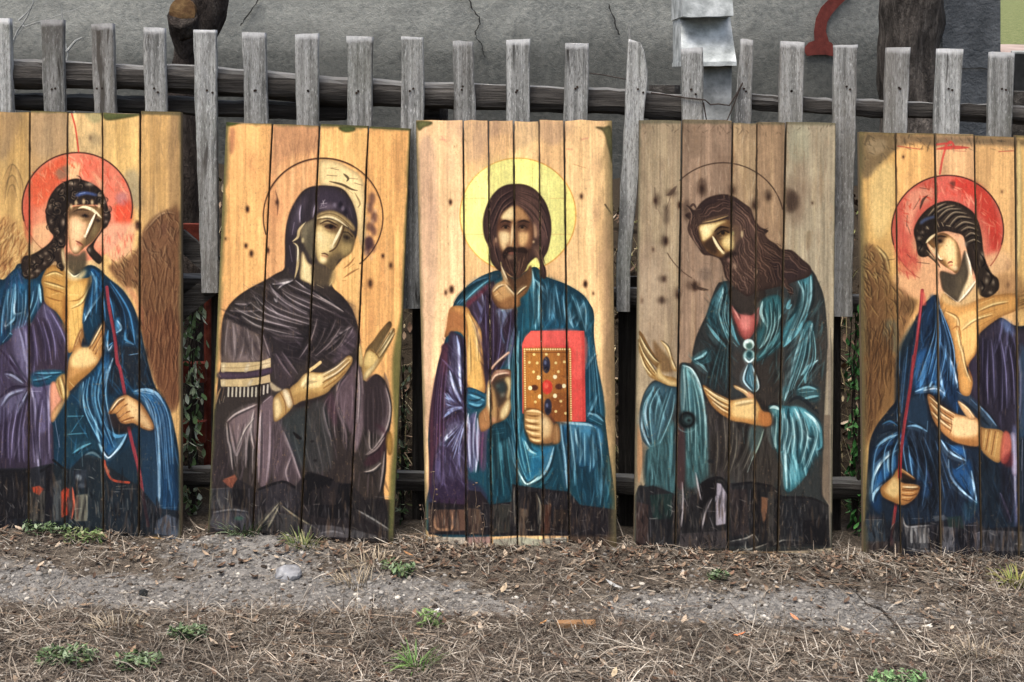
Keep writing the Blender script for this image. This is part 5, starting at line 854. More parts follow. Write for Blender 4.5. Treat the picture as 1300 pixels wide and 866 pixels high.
    p.scrub('d9aa62', 'C715,265 965,265 965,600 800,620 715,600', 60, 3.5, 1.2, .5, 60, 80, 5); p.scrub('6e4426', 'C715,265 965,265 965,680 880,680 715,600', 60, 3.5, 1.2, .45, 60, 80, 6)
    # hand on the book
    p.P('4a3828', 'M130,170 300,150 430,200 560,290 640,380 690,480 680,660 560,720 380,720 240,680 180,600 130,480', 1.6, .7)
    p.P('c09a6c', 'M150,175 300,165 400,195 500,270 580,370 600,480 590,620 540,680 420,690 300,680 220,640 190,560 140,440 135,300', 1.2)
    p.P('b48c60', 'M600,390 680,420 690,660 580,690 560,560', 2, .9); p.H('d8b88a', 4, 'M640,430 645,640', a=.6)
    for t, w in (('M165,190 280,182 380,205 430,245', 3.2), ('M150,310 230,335 360,340', 3.6), ('M150,405 260,430 375,445', 3.4), ('M165,490 260,530 385,545', 3.2), ('M220,610 300,640 400,650', 2.8)): p.L('efd2a6', w, t, prof='l', a=.95, soft=1.4)
    for t in ('M170,245 260,262 370,262', 'M150,362 260,385 370,392', 'M155,455 260,485 375,490', 'M195,560 290,595 390,600', 'M225,655 320,690 420,700'): p.L('6f5030', 2.2, t, prof='l', a=.8, soft=1.4)
    p.P('ead0a2', 'M380,300 480,290 540,370 540,500 480,600 400,560 380,440', 6, .85); p.P('f3dfb6', 'M390,310 450,300 480,380 420,420', 6, .7); p.P('8d6a48', 'M440,630 560,600 580,500 600,620 540,690 440,690', 6, .7); p.L('7a4a34', 3, 'M540,240 570,310 600,360', a=.6, soft=2)
    # blessing hand
    p.P('8f6f50', 'K100,640 160,560 170,380 215,290 240,245 300,235 380,240 385,330 380,500 385,600 350,670 290,710 230,730 200,760 120,800 95,720', 1.2); p.P('4c3f36', 'K210,340 300,310 370,310 360,420 350,500 300,560 270,580 240,500 220,420', 3, .9)
    p.P('3a4a4e', 'K255,370 320,340 345,390 330,450 270,440', 4, .8); p.e('7f9490', 'K268,385 305,470', 10, 12, 3, .6); p.e('a8a49a', 'K318,462', 12, 12, 3, .5)
    p.P('e2cb9c', 'K180,350 200,345 195,480 205,600 215,660 190,650 172,560 172,440', 2.4, .95); p.P('c9a878', 'K215,400 245,470 255,600 250,700 225,720 210,620', 3, .85); p.P('ead7a8', 'K300,600 330,550 370,500 378,580 350,650 310,690 290,660', 3, .95); p.P('e0ca9a', 'K330,320 380,310 382,420 365,500 345,480 360,400', 2.4, .9)
    p.P('c99c88', 'K190,360 220,290 260,245 320,240 375,252 372,285 300,285 250,310 205,365', 1.6, .95); p.H('f0d8c0', 3, 'K205,350 245,290 320,268 370,268', 'K250,250 330,246', a=.85); p.L('5a4034', 1.8, 'K215,372 262,318 330,296 375,294', a=.7, prof='l'); p.L('6a4c34', 2, 'K262,580 270,640 262,700', 'K208,400 212,520 220,600', a=.7, prof='l'); p.H('f6ead0', 3, 'K186,400 186,520 198,620', 'K372,330 372,430', 'K340,600 362,550', a=.8); p.e('d8a090', 'K228,690', 10, 16, 3, .7); p.P('a87e58', 'K100,640 160,580 190,640 200,730 130,790 98,740', 4, .8); p.H('d9b88a', 5, 'K140,620 160,700', a=.5)
    p.L('3a2a2c', 3, 'K215,245 260,195 330,140', a=.6, soft=1.4); p.L('d8b09a', 3, 'K212,225 250,180 300,135 365,82', a=.95, prof='c', soft=1); p.H('f2dcc8', 1.8, 'K220,210 280,150 360,82', a=.9); p.L('b08088', 2.6, 'K290,110 312,60', a=.75, prof='l')
    # neck and chest
    p.P('8a6848', 'F170,560 230,640 270,660 330,620 365,570 370,660 340,740 300,780 290,830 170,840 120,760 150,690 190,660', 1.4); p.P('e4cba0', 'F172,560 190,590 215,650 240,700 210,690 190,640', 2, .9); p.P('d3ad7c', 'F125,720 160,680 200,670 240,720 270,760 230,770 180,800 140,770', 3, .9); p.P('5a4332', 'F215,640 275,655 345,600 350,680 290,740 250,720', 4, .85); p.P('a98058', 'F180,790 270,770 275,830 190,840', 4, .7)
    p.H('f4e6c4', 2.4, 'F176,565 200,620 218,660', 'F128,735 165,700 200,690', 'F205,690 240,730 268,760', 'F275,755 310,720 340,700', 'F140,760 165,745', a=.8); p.H('6a4a32', 2.2, 'F150,720 185,760', 'F240,745 270,790', 'F290,770 330,730', a=.6)
    # hair and head
    p.P('4f3c38', 'F275,52 200,62 140,105 95,175 70,255 66,330 78,400 105,465 115,540 150,590 178,605 175,545 200,600 275,650 330,600 350,560 400,520 425,570 420,620 445,655 462,640 458,590 440,540 470,480 488,400 494,330 485,250 455,165 400,95 340,60', 1.2)
    p.P('3a2b2c', 'F150,130 230,75 265,80 265,160 190,220 140,300 110,400 85,380 85,280', 7, .6); p.P('7a5f58', 'F300,150 380,170 440,260 470,350 450,450 400,340 350,250 290,200', 7, .65); p.P('6a524c', 'F280,80 360,90 430,170 400,180 320,140', 7, .5)
    for i, t in enumerate(('F280,165 340,200 400,270 450,360', 'F285,130 370,180 440,280 470,400', 'F290,100 390,140 460,250', 'F275,190 330,225 375,280', 'F255,120 190,170 150,250 120,340', 'F250,160 190,210 160,280', 'F250,90 170,140 110,250', 'F130,380 140,470 165,560', 'F400,470 430,540 450,620', 'F440,440 430,500 450,560', 'F110,300 100,380 125,460')):
        p.H('98796c' if i % 2 else '8a6c62', 2, t, a=.55); q = np.array(crom(p.pts(t), False, 5)); p.stroke('231717', q + np.array([3.5, 3.0]), 1.8, .55, .9, 'l')
    p.P('c9a88a', 'F385,300 405,350 400,400 385,380', 2.4, .8); p.P('9a7d68', 'F385,440 420,480 425,560 395,510', 4, .5); p.e('ead2ae', 'F380,420', 10, 8, 2, .85); p.e('ead2ae', 'F146,410', 7, 18, 2, .8); p.P('8a6a58', 'F125,420 150,400 160,450 135,450', 3, .6)
    p.P('84614a', 'F262,190 225,205 185,240 160,300 155,370 165,430 180,490 205,570 275,645 325,590 355,500 375,420 378,340 360,280 320,220 285,195', 1.4); p.P('3f2e29', 'F175,470 200,490 240,455 275,460 330,460 362,470 345,560 275,648 205,575', 4, .9)
    p.P('ecd6a6', 'F258,195 225,210 190,245 180,275 225,285 258,280', 2.4, .95); p.P('b08c68', 'F272,195 310,215 345,260 350,285 310,280 272,278', 3, .9); p.P('f5e6bc', 'F250,215 215,235 200,262 240,265', 5, .6); p.P('5c4134', 'F170,288 245,292 240,345 200,350 170,330', 4, .85); p.P('4f382e', 'F280,292 355,290 350,340 310,348 280,340', 4, .85)
    p.L('2e1f1a', 2.6, 'F175,298 205,286 245,300', 'F282,298 320,286 358,298', a=.8, prof='l'); p.e('8a6c50', 'F207,330 312,330', 22, 9, 1.8, .8); p.e('17100e', 'F208,328 311,328', 10, 9, 1.2, .9); p.L('2a1b16', 1.6, 'F178,330 208,315 240,332', 'F284,332 312,315 345,332', a=.75, prof='l'); p.e('c4a680', 'F210,345 312,344', 22, 4, 2, .5)
    p.P('ecd2a4', 'F165,360 200,355 235,365 240,410 215,440 200,480 175,440', 4, .95); p.P('d6b48a', 'F285,362 320,358 350,365 345,410 320,450 295,440 280,400', 4, .9); p.P('f4e2ba', 'F180,370 215,365 215,410 190,420', 6, .6); p.P('caa47a', 'F243,300 262,300 262,455 240,455 236,400', 3, .85); p.L('f2e0ba', 3, 'F250,310 248,380 242,440', prof='l', a=.75, soft=1.4); p.P('5f4434', 'F268,300 282,320 284,430 270,458', 3, .75); p.e('ecd4aa', 'F235,440', 8, 10, 2.4, .7)
    p.P('35251f', 'F190,500 210,462 245,455 275,462 320,458 348,490 320,490 270,480 225,495 205,530', 2, .9); p.P('b07d6c', 'F222,490 245,480 275,490 245,502', 1.6, .85); p.e('d9bca0', 'F235,518', 14, 16, 4, .75); p.e('a8866e', 'F258,520', 8, 16, 3, .5); p.L('22150f', 1.4, 'F215,488 245,480 290,486', a=.7)
    p.H('7d6252', 1.6, 'F205,520 225,580 255,625', 'F225,530 245,600 268,640', 'F300,520 290,590 278,640', 'F325,510 310,570 290,625', 'F345,490 330,550', 'F270,530 272,630', a=.65); p.H('1c1210', 1.6, 'F215,525 240,600', 'F312,515 298,600', 'F260,530 262,635', 'F190,500 205,560', a=.6)
    # burnt ruins along the foot
    p.Q('2b2326', 'D90,545 330,560 340,470 420,480 480,560 620,540 620,430 660,440 880,470 980,480 1050,560 1280,590 1285,760 90,745', 2.5, .9); p.Q('7d6250', 'D95,590 330,590 330,720 95,735', 2, .75); p.H('b08f72', 4, 'D130,600 135,700 200,715 240,700 240,600', 'D175,610 180,690', a=.8); p.H('2a1c1c', 5, 'D110,600 115,730', 'D210,610 205,690', 'D280,600 285,720', a=.8)
    p.Q('6f5a4c', 'D340,580 420,590 440,740 340,740', 2.5, .65); p.Q('4a4a44', 'D500,560 610,560 610,730 500,740', 2.5, .75); p.Q('1a1517', 'D720,480 780,480 790,750 720,750', 1.5, .9); p.Q('766456', 'D665,580 720,590 715,750 665,750', 1.5, .75); p.Q('5b3a2c', 'D800,560 870,560 865,740 800,745', 2, .8); p.H('a5a296', 3, 'D635,450 632,560 640,690', 'D775,490 800,570 795,740', 'D550,555 600,560', 'D880,730 950,740', a=.75); p.H('8d6f55', 4, 'D850,540 855,700', 'D700,520 690,600', a=.6); p.H('8a8a86', 2, 'D1010,745 1110,710', 'D1100,760 1150,800', a=.7); p.Q('3d3128', 'D890,590 970,590 970,720 890,720', 2, .7); p.H('a08468', 3, 'D985,590 990,660', 'D1180,600 1170,700', a=.5); p.scrub('5f564e', 'D500,560 1270,600 1270,740 500,740', 50, 10, 1.5, .5, seed=8)
    p.scrub('1a1416', 'D95,590 1270,600 1270,740 95,740', 60, 14, 2, .6, seed=9)
    p.Q('a9a69b', 'D85,758 330,762 330,835 85,840', 1.2, .9); p.Q('8a7478', 'D335,758 485,758 485,835 335,835', 2, .8); p.Q('a5a89f', 'D500,775 680,760 800,775 965,762 975,838 500,840', 1.2, .9); p.Q('3b3330', 'D980,745 1285,745 1285,865 980,865', 3, .85); p.Q('4a3d35', 'D40,838 990,838 990,880 40,880', 2, .8); p.scrub('4f4a46', 'D85,758 970,760 970,840 85,840', 70, 9, 1.2, .55, seed=11)
    p.scrub('7d7a74', 'D1000,700 1280,700 1280,840 1000,840', 20, 9, 1.2, .5, 30, 60, 12)
    # worn foot: drips, scratches and rubbed patches
    p.scrub('131215', 'D90,560 620,540 660,450 980,490 1270,600 1270,760 90,750', 90, 26, 3.2, .5, 90, 7, 428, 1.6); p.scrub('857f78', 'D90,560 620,540 660,450 980,490 1270,600 1270,760 90,750', 70, 18, 1.3, .5, 90, 9, 429); p.scrub('6a5848', 'D90,560 620,540 660,450 980,490 1270,600 1270,760 90,750', 50, 22, 2.6, .45, 90, 6, 430, 1.6); p.scrub('b9b4ab', 'D90,560 620,540 660,450 980,490 1270,600 1270,760 90,750', 26, 9, 1.0, .6, 60, 70, 431); p.scrub('4a4648', 'D90,560 620,540 660,450 980,490 1270,600 1270,760 90,750', 60, 14, 3, .45, 88, 14, 432, 2)
    p.edge_dirt(((528, 153), (777, 153), (783, 697), (541, 697)), '6f6a50', (4, 12, 0), .8, 61); p.P('56603a', 'A20,30 110,35 100,55 60,70 30,90', 1.5, .8); p.P('5b5f42', 'A1150,70 1200,70 1250,80 1260,300 1230,200 1200,100', 2, .8)
    p.P('a08a6e', 'B1200,0 1265,0 1270,860 1215,860 1190,500', 6, .5); p.P('8e7a60', 'C1190,300 1280,100 1280,860 1230,700', 5, .5)
    p.joints([(588, 592), (620, 624), (652, 657), (684, 690), (716, 723)], 303)
    p.age(33)
    p.finish()
def paint_wild_hair(p):
    p.wood([(866, 857), (930, 924), (961, 957), (998, 987)], ['aa9a80', '9a8775', 'ad9779', 'a48f78', 'aa9f8a'],
           [(845, 309, 3.8, .8), (832, 257, 3, .7), (891, 242, 4, .7), (863, 263, 3.4, .9), (930, 244, 3, .8), (958, 263, 3, .8), (976, 252, 3, .6), (1031, 260, 2, .5), (829, 320, 2.4, .7), (843, 358, 3, .8), (840, 384, 3.4, .8), (815, 385, 2.6, .7), (861, 378, 3, .85), (882, 367, 4, .85)], seed=41, blot='84705f', blota=.5, grain=.13)
    p.P('4b3c32', 'A970,480 1000,470 1045,520 1040,590 1000,620 970,610', 5, .75); p.P('7d6a5a', 'A970,400 1070,420 1080,640 980,680', 8, .4)
    p.H('55443a', 5, 'A280,450 240,500 215,510', 'A440,400 440,520', 'A215,600 240,520', 'A140,460 150,600', a=.6); p.H('7a6656', 5, 'A215,640 240,560', 'A160,600 180,640', 'A220,660 215,780', 'A400,520 430,400', 'A440,100 430,330', 'A775,500 780,580', a=.5); p.P('80705f', 'A320,60 440,60 440,260 330,220', 7, .45); p.P('9aa08c', 'A1000,80 1120,80 1110,280 1010,280', 8, .35); p.P('86765f', 'A1100,760 1130,740 1130,830 1105,860', 3, .6)
    p.scrub('5f5144', 'A45,30 1280,50 1280,120 45,110', 60, 7, 1.6, .5, 90, 60, 8); p.scrub('8d7b6a', 'A45,120 1280,120 1280,860 B1280,500 1240,300 45,860', 160, 22, 1.3, .35, seed=9); p.scrub('d3c5ae', 'A45,120 1280,120 1280,860 B1280,500 1240,300 45,860', 120, 16, 1.2, .4, seed=10)
    p.P('a89480', 'B40,160 190,170 230,500 150,860 40,860', 8, .4); p.P('cdbca2', 'B60,300 120,200 170,420 110,620 60,500', 8, .35)
    for x_, y_, rx_, ry_ in ((891, 240, 7, 12), (852, 247, 7, 5), (834, 256, 4, 9), (930, 243, 5, 8), (1006, 258, 8, 14), (975, 250, 5, 8), (843, 309, 5, 8), (880, 366, 10, 6), (841, 357, 6, 4), (840, 385, 7, 4), (860, 376, 4, 8), (958, 262, 5, 8), (872, 270, 5, 14), (846, 275, 4, 14)): p.E('3a2c24', x_, y_, rx_, ry_, 5, .5)
    p.ring('4a3a30', 918, 285.5, 77.5, 1.5, .9, a0=225, a1=347); p.ring('5a483c', 918, 287, 80, 1.3, .8, a0=120, a1=152); p.H('43342b', 4, 'B380,380 430,400 480,408', 'B370,370 410,410', 'B390,340 400,400', a=.8); p.P('75695f', 'B420,290 460,260 500,290 480,340 430,345', 3, .5); p.H('6a5c50', 2.4, 'B430,290 480,300', 'B440,270 430,330', 'B360,260 390,290', 'B450,235 480,240', a=.6)
    # robe
    p.P('3d403f', 'B575,355 540,372 505,450 470,560 430,645 400,720 382,800 C370,320 300,330 280,470 150,430 80,500 48,610 45,720 65,810 110,858 D85,240 80,430 30,470 20,800 1250,830 1255,600 1205,480 1210,200 C1215,640 1225,450 1235,250 B1240,760 1230,600 1215,460 1180,360 1130,275 1000,200 800,300', .9)
    p.P('4c4640', 'C1180,60 1225,100 1215,640 D1205,480 1190,200 1195,40 C1195,700 1180,600', 3, .8); p.P('4a4440', 'C640,700 860,730 900,860 D910,430 640,420 610,100', 4, .8); p.P('484141', 'C470,520 610,640 610,860 D600,400 470,300', 4, .7); p.P('2c2f31', 'C480,200 600,240 610,540 500,480 430,440', 5, .6); p.P('453d38', 'C640,240 800,330 940,260 940,560 850,610 780,540 660,480', 5, .7)
    # left shoulder and lapel
    p.P('35616b', 'B570,370 590,360 615,480 615,700 560,700 500,640 470,600 500,480', 2.5, .85); p.H('b5e0e6', 4, 'B575,390 560,480 540,570', 'B600,500 590,540 600,560', a=.9); p.H('8ac4cf', 5, 'B560,420 535,520 530,560', 'B540,560 580,640 615,700', 'B470,620 520,690 600,780', 'B530,640 545,700', a=.75); p.H('d3f0f2', 2.5, 'B580,400 565,480', 'B585,500 600,550', 'B540,570 600,680', a=.85); p.H('1c3238', 4, 'B590,380 580,500 600,600', 'B520,480 500,580 540,650', a=.6)
    p.P('3a666e', 'B400,830 480,780 500,860 C490,320 400,330 380,300', 3, .75); p.H('a9d8de', 4, 'C390,300 440,280 470,255', 'C400,320 440,340 475,380', 'C390,300 420,320', 'B440,820 470,800', a=.8); p.H('5f98a2', 4, 'C460,300 500,240', 'C440,330 490,310', 'B560,790 550,860', 'C575,250 570,280', a=.6); p.e('8a8a5a', 'C485,412', 8, 8, 1, .7); p.H('d5eef0', 2, 'C395,300 450,275', 'C410,325 465,370', a=.8)
    # dark throat, pink tunic
    p.P('423a34', 'B620,400 830,400 820,520 790,560 740,575 690,560 640,510', 2); p.P('a9635c', 'B628,505 655,540 690,565 745,572 775,555 803,518 800,600 770,680 735,722 700,715 665,640 640,590', 1.2); p.P('cf8a80', 'B690,570 745,575 750,630 720,670 690,640', 4, .85); p.H('e0a89c', 3, 'B632,515 660,560 680,600', 'B800,525 775,570', a=.7); p.H('6e3c38', 3, 'B645,600 680,690 705,715', 'B790,600 760,690', a=.6)
    # right lapels
    p.P('417881', 'B815,480 900,440 945,470 945,590 880,700 800,780 790,690 820,600', 2, .9); p.P('4a858f', 'B1040,330 1130,300 1140,440 1110,570 1040,690 960,770 945,700 1010,560 1080,440', 2, .9); p.P('396a73', 'B950,620 940,760 800,860 780,830 870,740', 2, .75)
    p.H('c0e6ea', 5, 'B825,480 815,560 850,640', 'B1050,350 1090,440 1085,520 1040,630', 'B1130,320 1125,470 1080,590', 'B945,560 880,680 805,780', a=.85); p.H('8cc6d0', 6, 'B830,600 860,660', 'B1110,560 1040,680 960,770', 'B1000,470 985,520 1010,500', 'B1030,560 1010,660 985,720', 'B850,560 870,640', a=.75); p.H('def4f5', 3, 'B835,580 855,650', 'B1035,640 985,730', 'B822,500 820,570', 'B1060,370 1095,440', a=.85); p.H('1b2c30', 4, 'B890,460 900,560 870,640', 'B1060,400 1040,520 970,620', 'B940,620 950,740', 'B990,440 960,560', a=.65); p.H('6aa7b2', 5, 'B620,560 640,680 680,760', 'B640,640 660,720', a=.6); p.H('aad6dd', 2.5, 'B625,610 660,730', 'C640,190 665,220', a=.7)
    p.H('7fb9c3', 6, 'C930,130 880,210 800,290', 'C940,190 860,270', 'C830,300 820,330', a=.6); p.P('3d7079', 'C1000,440 1050,230 1090,80 1140,60 1150,160 1090,300 1010,430 960,560 960,480', 2.5, .9); p.H('bfe6ea', 5, 'C1140,70 1120,150 1110,200', 'C1085,110 1040,270 1000,420', 'C1050,350 1000,450 965,560', 'C1175,305 1110,350 1070,400', a=.85); p.H('84c0ca', 6, 'C1110,130 1060,290 1030,380', 'C1150,320 1100,370 1095,450', 'C1040,380 980,500', a=.7); p.H('e4f6f6', 3, 'C1135,90 1115,170', 'C1030,390 990,460', 'C1172,305 1120,345', a=.85)
    p.P('35595f', 'C1040,480 1100,460 1180,480 1180,560 1100,560 1050,540', 3, .75); p.H('9fcdd4', 4, 'C1050,490 1110,475 1170,490', 'C1080,550 1140,535 1180,530', 'C1100,450 1120,380', 'C1060,510 1150,500', a=.7); p.H('22262a', 5, 'C980,580 1060,540 1180,640', 'C1000,540 1050,470', a=.7)
    # sleeve over the right forearm
    p.P('4d838d', 'C862,600 900,590 1000,595 1090,610 1160,660 1200,730 1205,860 D1205,190 1150,260 1100,380 1000,480 960,440 950,250 915,230 890,130 C880,700', 1.2); p.P('79b6c0', 'C1010,600 1100,620 1180,690 1195,760 1100,800 1050,720', 4, .8); p.P('2f5a66', 'D1090,150 1190,140 1190,240 1120,300 1080,360 1060,220', 5, .65)
    p.H('d2eff1', 5, 'C870,608 900,600 940,620', 'C890,640 890,760 910,860', 'C960,610 970,740 965,860 D970,300 980,460', 'C1030,610 1080,720 1110,860', 'C1090,630 1160,690 1190,760', a=.85); p.H('a5d8de', 6, 'C1000,640 1020,760 1020,860', 'C910,620 920,760', 'C1060,680 1100,780 1160,820', 'D1010,40 1020,200 1040,340', 'D1060,80 1080,240 1100,380', 'D890,60 900,200', a=.75); p.H('f0fbfa', 3, 'C1040,630 1080,710', 'C963,640 972,760', 'C895,650 895,760', 'D1080,90 1110,140 1150,150', a=.85); p.H('15282e', 6, 'C940,640 945,860 D940,180', 'C990,610 990,760 D1000,300', 'D1040,140 1050,300', 'C1040,690 1050,820', a=.7); p.H('7fbcc6', 4, 'D1195,100 1195,200 1150,220', 'D1030,300 1030,360', 'D970,360 975,470', a=.6)
    p.cloth('B500,480 600,380 615,700 640,860 C600,520 440,440 380,320 B430,680', 40, 26, 70, '4f7f88', '1e2426', 235, 35, .3); p.cloth('B800,520 1130,320 1220,600 C1220,400 960,560 820,330', 60, 26, 110, '6aa0a8', '20282a', 237, 25, .3)
    p.cloth('C480,540 860,720 D900,420 480,380', 60, 30, 90, '66625a', '26221f', 239, 12, .35); p.cloth('C880,620 1190,740 D1200,200 980,440', 40, 34, 82, 'a8d6dc', '24444c', 241, 10, .35)
    p.drape('a9dbe0', '1c2a2e', 'B575,380 520,540 600,770', 'B615,420 610,600 650,720', 5, 200)
    p.drape('b4e0e4', '1c2e32', 'B825,480 850,640 805,780', 'B945,470 930,640 860,800', 4, 201)
    p.drape('b4e0e4', '1c2e32', 'B1050,350 1060,520 960,770', 'B1140,310 1130,480 1080,620', 5, 202)
    p.drape('a9dbe0', '1c2a2e', 'C1090,90 1030,300 965,560', 'C1150,80 1170,300 1060,470', 6, 203)
    p.drape('c4e8ea', '1f363c', 'C880,610 890,760 D905,210', 'C1180,690 1200,800 D1100,380', 9, 204)
    p.drape('7a756a', '221e1c', 'C500,560 520,860 D500,380', 'C860,720 800,860 D700,380', 7, 205)
    p.drape('5f8a90', '1c2628', 'B560,740 520,860 C470,480', 'B615,720 612,860 C600,540', 4, 206)
    # clasp
    p.e('cfe0d8', 'C738,205', 36, 34, 1.2); p.e('4f6a62', 'C742,215', 22, 22, 1.5); p.e('e9f3ec', 'C728,190', 12, 8, 1.2, .9); p.e('9fc2c0', 'C742,280', 40, 40, 1.5, .9); p.e('2f4f52', 'C742,270', 20, 24, 2); p.H('e6f4f2', 3, 'C710,290 740,318 775,290', a=.85)
    p.P('567a84', 'C735,330 760,330 775,400 802,465 775,510 735,470 700,435 720,380', 1.2); p.H('cfe9ee', 3, 'C730,335 705,430 760,500', 'C760,340 800,465 775,508', 'C745,400 760,470', a=.85); p.H('24343a', 3, 'C742,340 735,440', 'C765,380 780,450', a=.7)
    # forearm hand with open palm
    p.P('2a2422', 'C440,455 520,500 640,545 770,520 880,630 890,720 700,710 560,660 470,560', 3, .7)
    p.P('bb915b', 'C443,465 480,480 520,508 600,545 640,558 715,545 765,532 795,575 828,628 872,640 875,712 800,716 700,695 640,688 590,662 540,628 490,572', .9); p.P('e9cb94', 'C640,568 720,556 765,548 800,600 790,670 720,680 640,670', 4, .8); p.P('ecd49e', 'C450,472 520,515 605,560 610,600 540,570 480,520', 2.5, .75); p.L('8a6238', 1.6, 'C460,492 530,548 612,590', 'C480,530 550,590 612,622', 'C515,575 560,620 612,650', a=.8); p.H('f6e8c0', 2.2, 'C455,478 530,528 610,566', 'C475,520 545,572 610,606', 'C505,565 560,608 610,636', a=.8)
    p.L('3a2c24', 1.4, 'C640,458 690,478 735,510', a=.7); p.P('dcb684', 'C642,465 670,468 715,490 770,528 740,545 700,510 655,485', 1); p.H('f2dfb6', 2, 'C650,470 710,498 750,530', a=.8); p.P('b07a4e', 'C800,630 872,642 875,712 810,716', 3, .75); p.P('b98a56', 'C640,660 800,690 800,716 700,696 620,680', 3, .7); p.H('f5e6be', 4, 'C650,580 720,566 770,560', a=.5); p.P('c99a78', 'C735,505 770,530 750,550 730,530', 2, .7)
    # raised hand at the left
    p.P('8f7248', 'C40,120 70,150 110,230 160,310 175,360 130,330 80,260 50,190', 1.2, .85); p.P('6f5434', 'C130,180 170,220 240,300 260,370 180,380 150,320', 3, .7); p.P('bb9b66', 'C32,180 45,175 70,240 110,310 150,370 180,300 175,370 200,400 275,420 282,475 220,462 150,432 105,405 70,340 40,250', 1); p.P('ecd49c', 'C150,400 175,320 180,380 230,430 278,440 275,470 220,455', 2, .8); p.H('f3e3b4', 2.4, 'C40,190 65,260 110,330 150,390', 'C45,150 80,220 130,290 165,320', 'C45,260 75,340 120,400', a=.85); p.L('7a5a34', 1.3, 'C42,215 80,300 140,385', 'C55,270 90,350 140,405', 'C48,130 90,200 150,290', a=.75); p.P('cfae78', 'C178,182 200,190 232,225 250,280 275,345 278,375 250,360 235,290 212,235', 1); p.H('f0dfb2', 2.4, 'C182,186 222,225 245,300', 'C245,300 262,340 270,360', a=.85)
    # left sleeve
    p.P('44606a', 'C150,440 90,490 55,600 48,720 68,808 112,856 165,842 210,750 245,640 280,560 282,480 220,468', 1.2); p.P('5f7f86', 'C110,480 150,460 190,560 230,640 200,740 150,780 110,700', 6, .5); p.H('c7e4ea', 4, 'C60,620 62,720 85,800 115,850', 'C115,850 170,820 215,740', 'C100,540 80,640 100,740', a=.85); p.H('93c3cd', 5, 'C135,470 105,560 115,640', 'C150,500 175,580 200,680', 'C75,680 100,790', 'C130,480 125,560', a=.7); p.H('22343c', 4, 'C125,500 145,600 150,660', 'C200,520 220,620', 'C165,480 180,560', a=.6)
    p.P('5c868e', 'C315,335 345,338 400,390 440,480 462,620 470,860 D460,220 420,380 345,330 335,120 C310,640 305,460', 1.2); p.P('8fc9cb', 'C325,345 375,370 420,450 430,540 400,500 370,430 335,400', 4, .8); p.P('40666e', 'C330,560 430,600 450,860 D430,260 350,280', 7, .6); p.H('d8f0f0', 3.4, 'C318,338 375,362 425,460 455,600', 'C322,360 330,480 325,620', 'C455,600 465,740 468,860', a=.85); p.H('9fd0d4', 4, 'C340,380 380,420 420,490', 'C430,480 445,600', 'D340,120 345,260 350,330', a=.6)
    p.e('2a3436', 'C345,682', 60, 56, 3, .9); p.ring('15191a', 872, 536, 8.5, 2.6, .8, 1.5); p.e('5a7474', 'C352,680', 24, 20, 2.5, .8); p.e('1a1f20', 'C358,684', 12, 10, 1.5, .9); p.ring('6e9094', 872, 538, 13.5, 1.6, .5, 1, 20, 160)
    p.P('486a6c', 'D85,230 180,120 260,40 275,200 265,500 180,450 85,440', 4, .85); p.P('4a6c6e', 'D340,60 460,60 480,300 460,400 345,440', 4, .8); p.cloth('D85,230 260,60 270,480 90,440', 30, 30, 88, '7aa6a8', '26383a', 243, 8, .35); p.cloth('D340,60 470,60 480,380 345,420', 24, 30, 88, '7aa6a8', '26383a', 245, 8, .35); p.H('76a4a8', 5, 'D130,300 125,400', 'D250,60 245,220 240,380', 'D470,0 465,180', 'D180,120 160,280', 'D350,200 360,330', a=.5); p.H('b9d8dc', 2.4, 'D118,310 128,400', 'D460,60 470,200', a=.6); p.P('50393a', 'D280,80 330,80 335,300 320,460 280,420', 2, .75); p.H('6f989a', 4, 'D700,80 710,180', 'D760,90 770,180', a=.45); p.H('b9cfc4', 2.8, 'D832,90 800,190 755,290', 'D760,280 730,360', a=.8); p.P('56767a', 'D740,90 830,85 760,250', 4, .5); p.e('23262a', 'D495,290', 20, 12, 1.5, .8)
    p.drape('a9d6da', '24383c', 'C150,445 60,600 110,850', 'C280,480 260,640 170,840', 6, 220)
    p.drape('b9e0e2', '2a4448', 'C320,340 325,620 D340,330', 'C400,390 460,620 D460,380', 5, 221)
    # beard and hair
    p.P('4a3a33', 'F95,165 125,205 88,232 115,265 112,310 135,385 165,435 205,492 260,502 310,522 332,562 352,645 395,695 440,735 500,772 560,742 640,722 740,705 775,760 800,745 770,690 900,640 912,580 850,520 790,468 720,458 682,424 640,398 612,362 632,335 580,310 540,250 520,190 470,150 400,104 320,94 240,114 190,150 150,198 120,180', 1)
    p.P('37292a', 'F200,160 320,105 400,125 470,170 400,190 300,200 220,250', 6, .7); p.P('6a544a', 'F420,180 520,230 600,360 640,460 560,520 470,420 420,280', 9, .55); p.P('5f4a40', 'F400,520 520,480 640,520 560,640 480,700 400,620', 10, .5); p.P('35282a', 'F660,520 760,500 880,580 860,640 740,680 640,660', 9, .55)
    for i, t in enumerate(('F400,140 470,195 515,262 560,335 590,420 640,480 715,520', 'F415,200 475,262 500,350 535,440 590,500 650,540', 'F425,250 470,330 480,420 520,510 580,560', 'F440,180 505,235 548,310 600,352', 'F470,330 505,400 540,480 620,560 700,580', 'F455,420 470,500 520,570 590,620', 'F440,480 450,560 500,620 560,660', 'F410,500 430,580 470,650 530,700', 'F390,540 400,610 430,680 480,730', 'F360,560 380,640 420,700', 'F600,430 660,450 700,490 780,520', 'F640,520 700,540 760,600 830,610', 'F720,470 780,500 830,560 890,600', 'F560,520 620,600 640,680', 'F520,560 560,640 570,720', 'F480,640 500,700 510,755', 'F700,560 720,640 760,700 790,740', 'F190,240 260,200 340,180 400,170', 'F170,300 150,360 190,440', 'F140,230 130,300 150,380', 'F200,220 280,160 380,140', 'F580,440 600,520 660,600 680,690')):
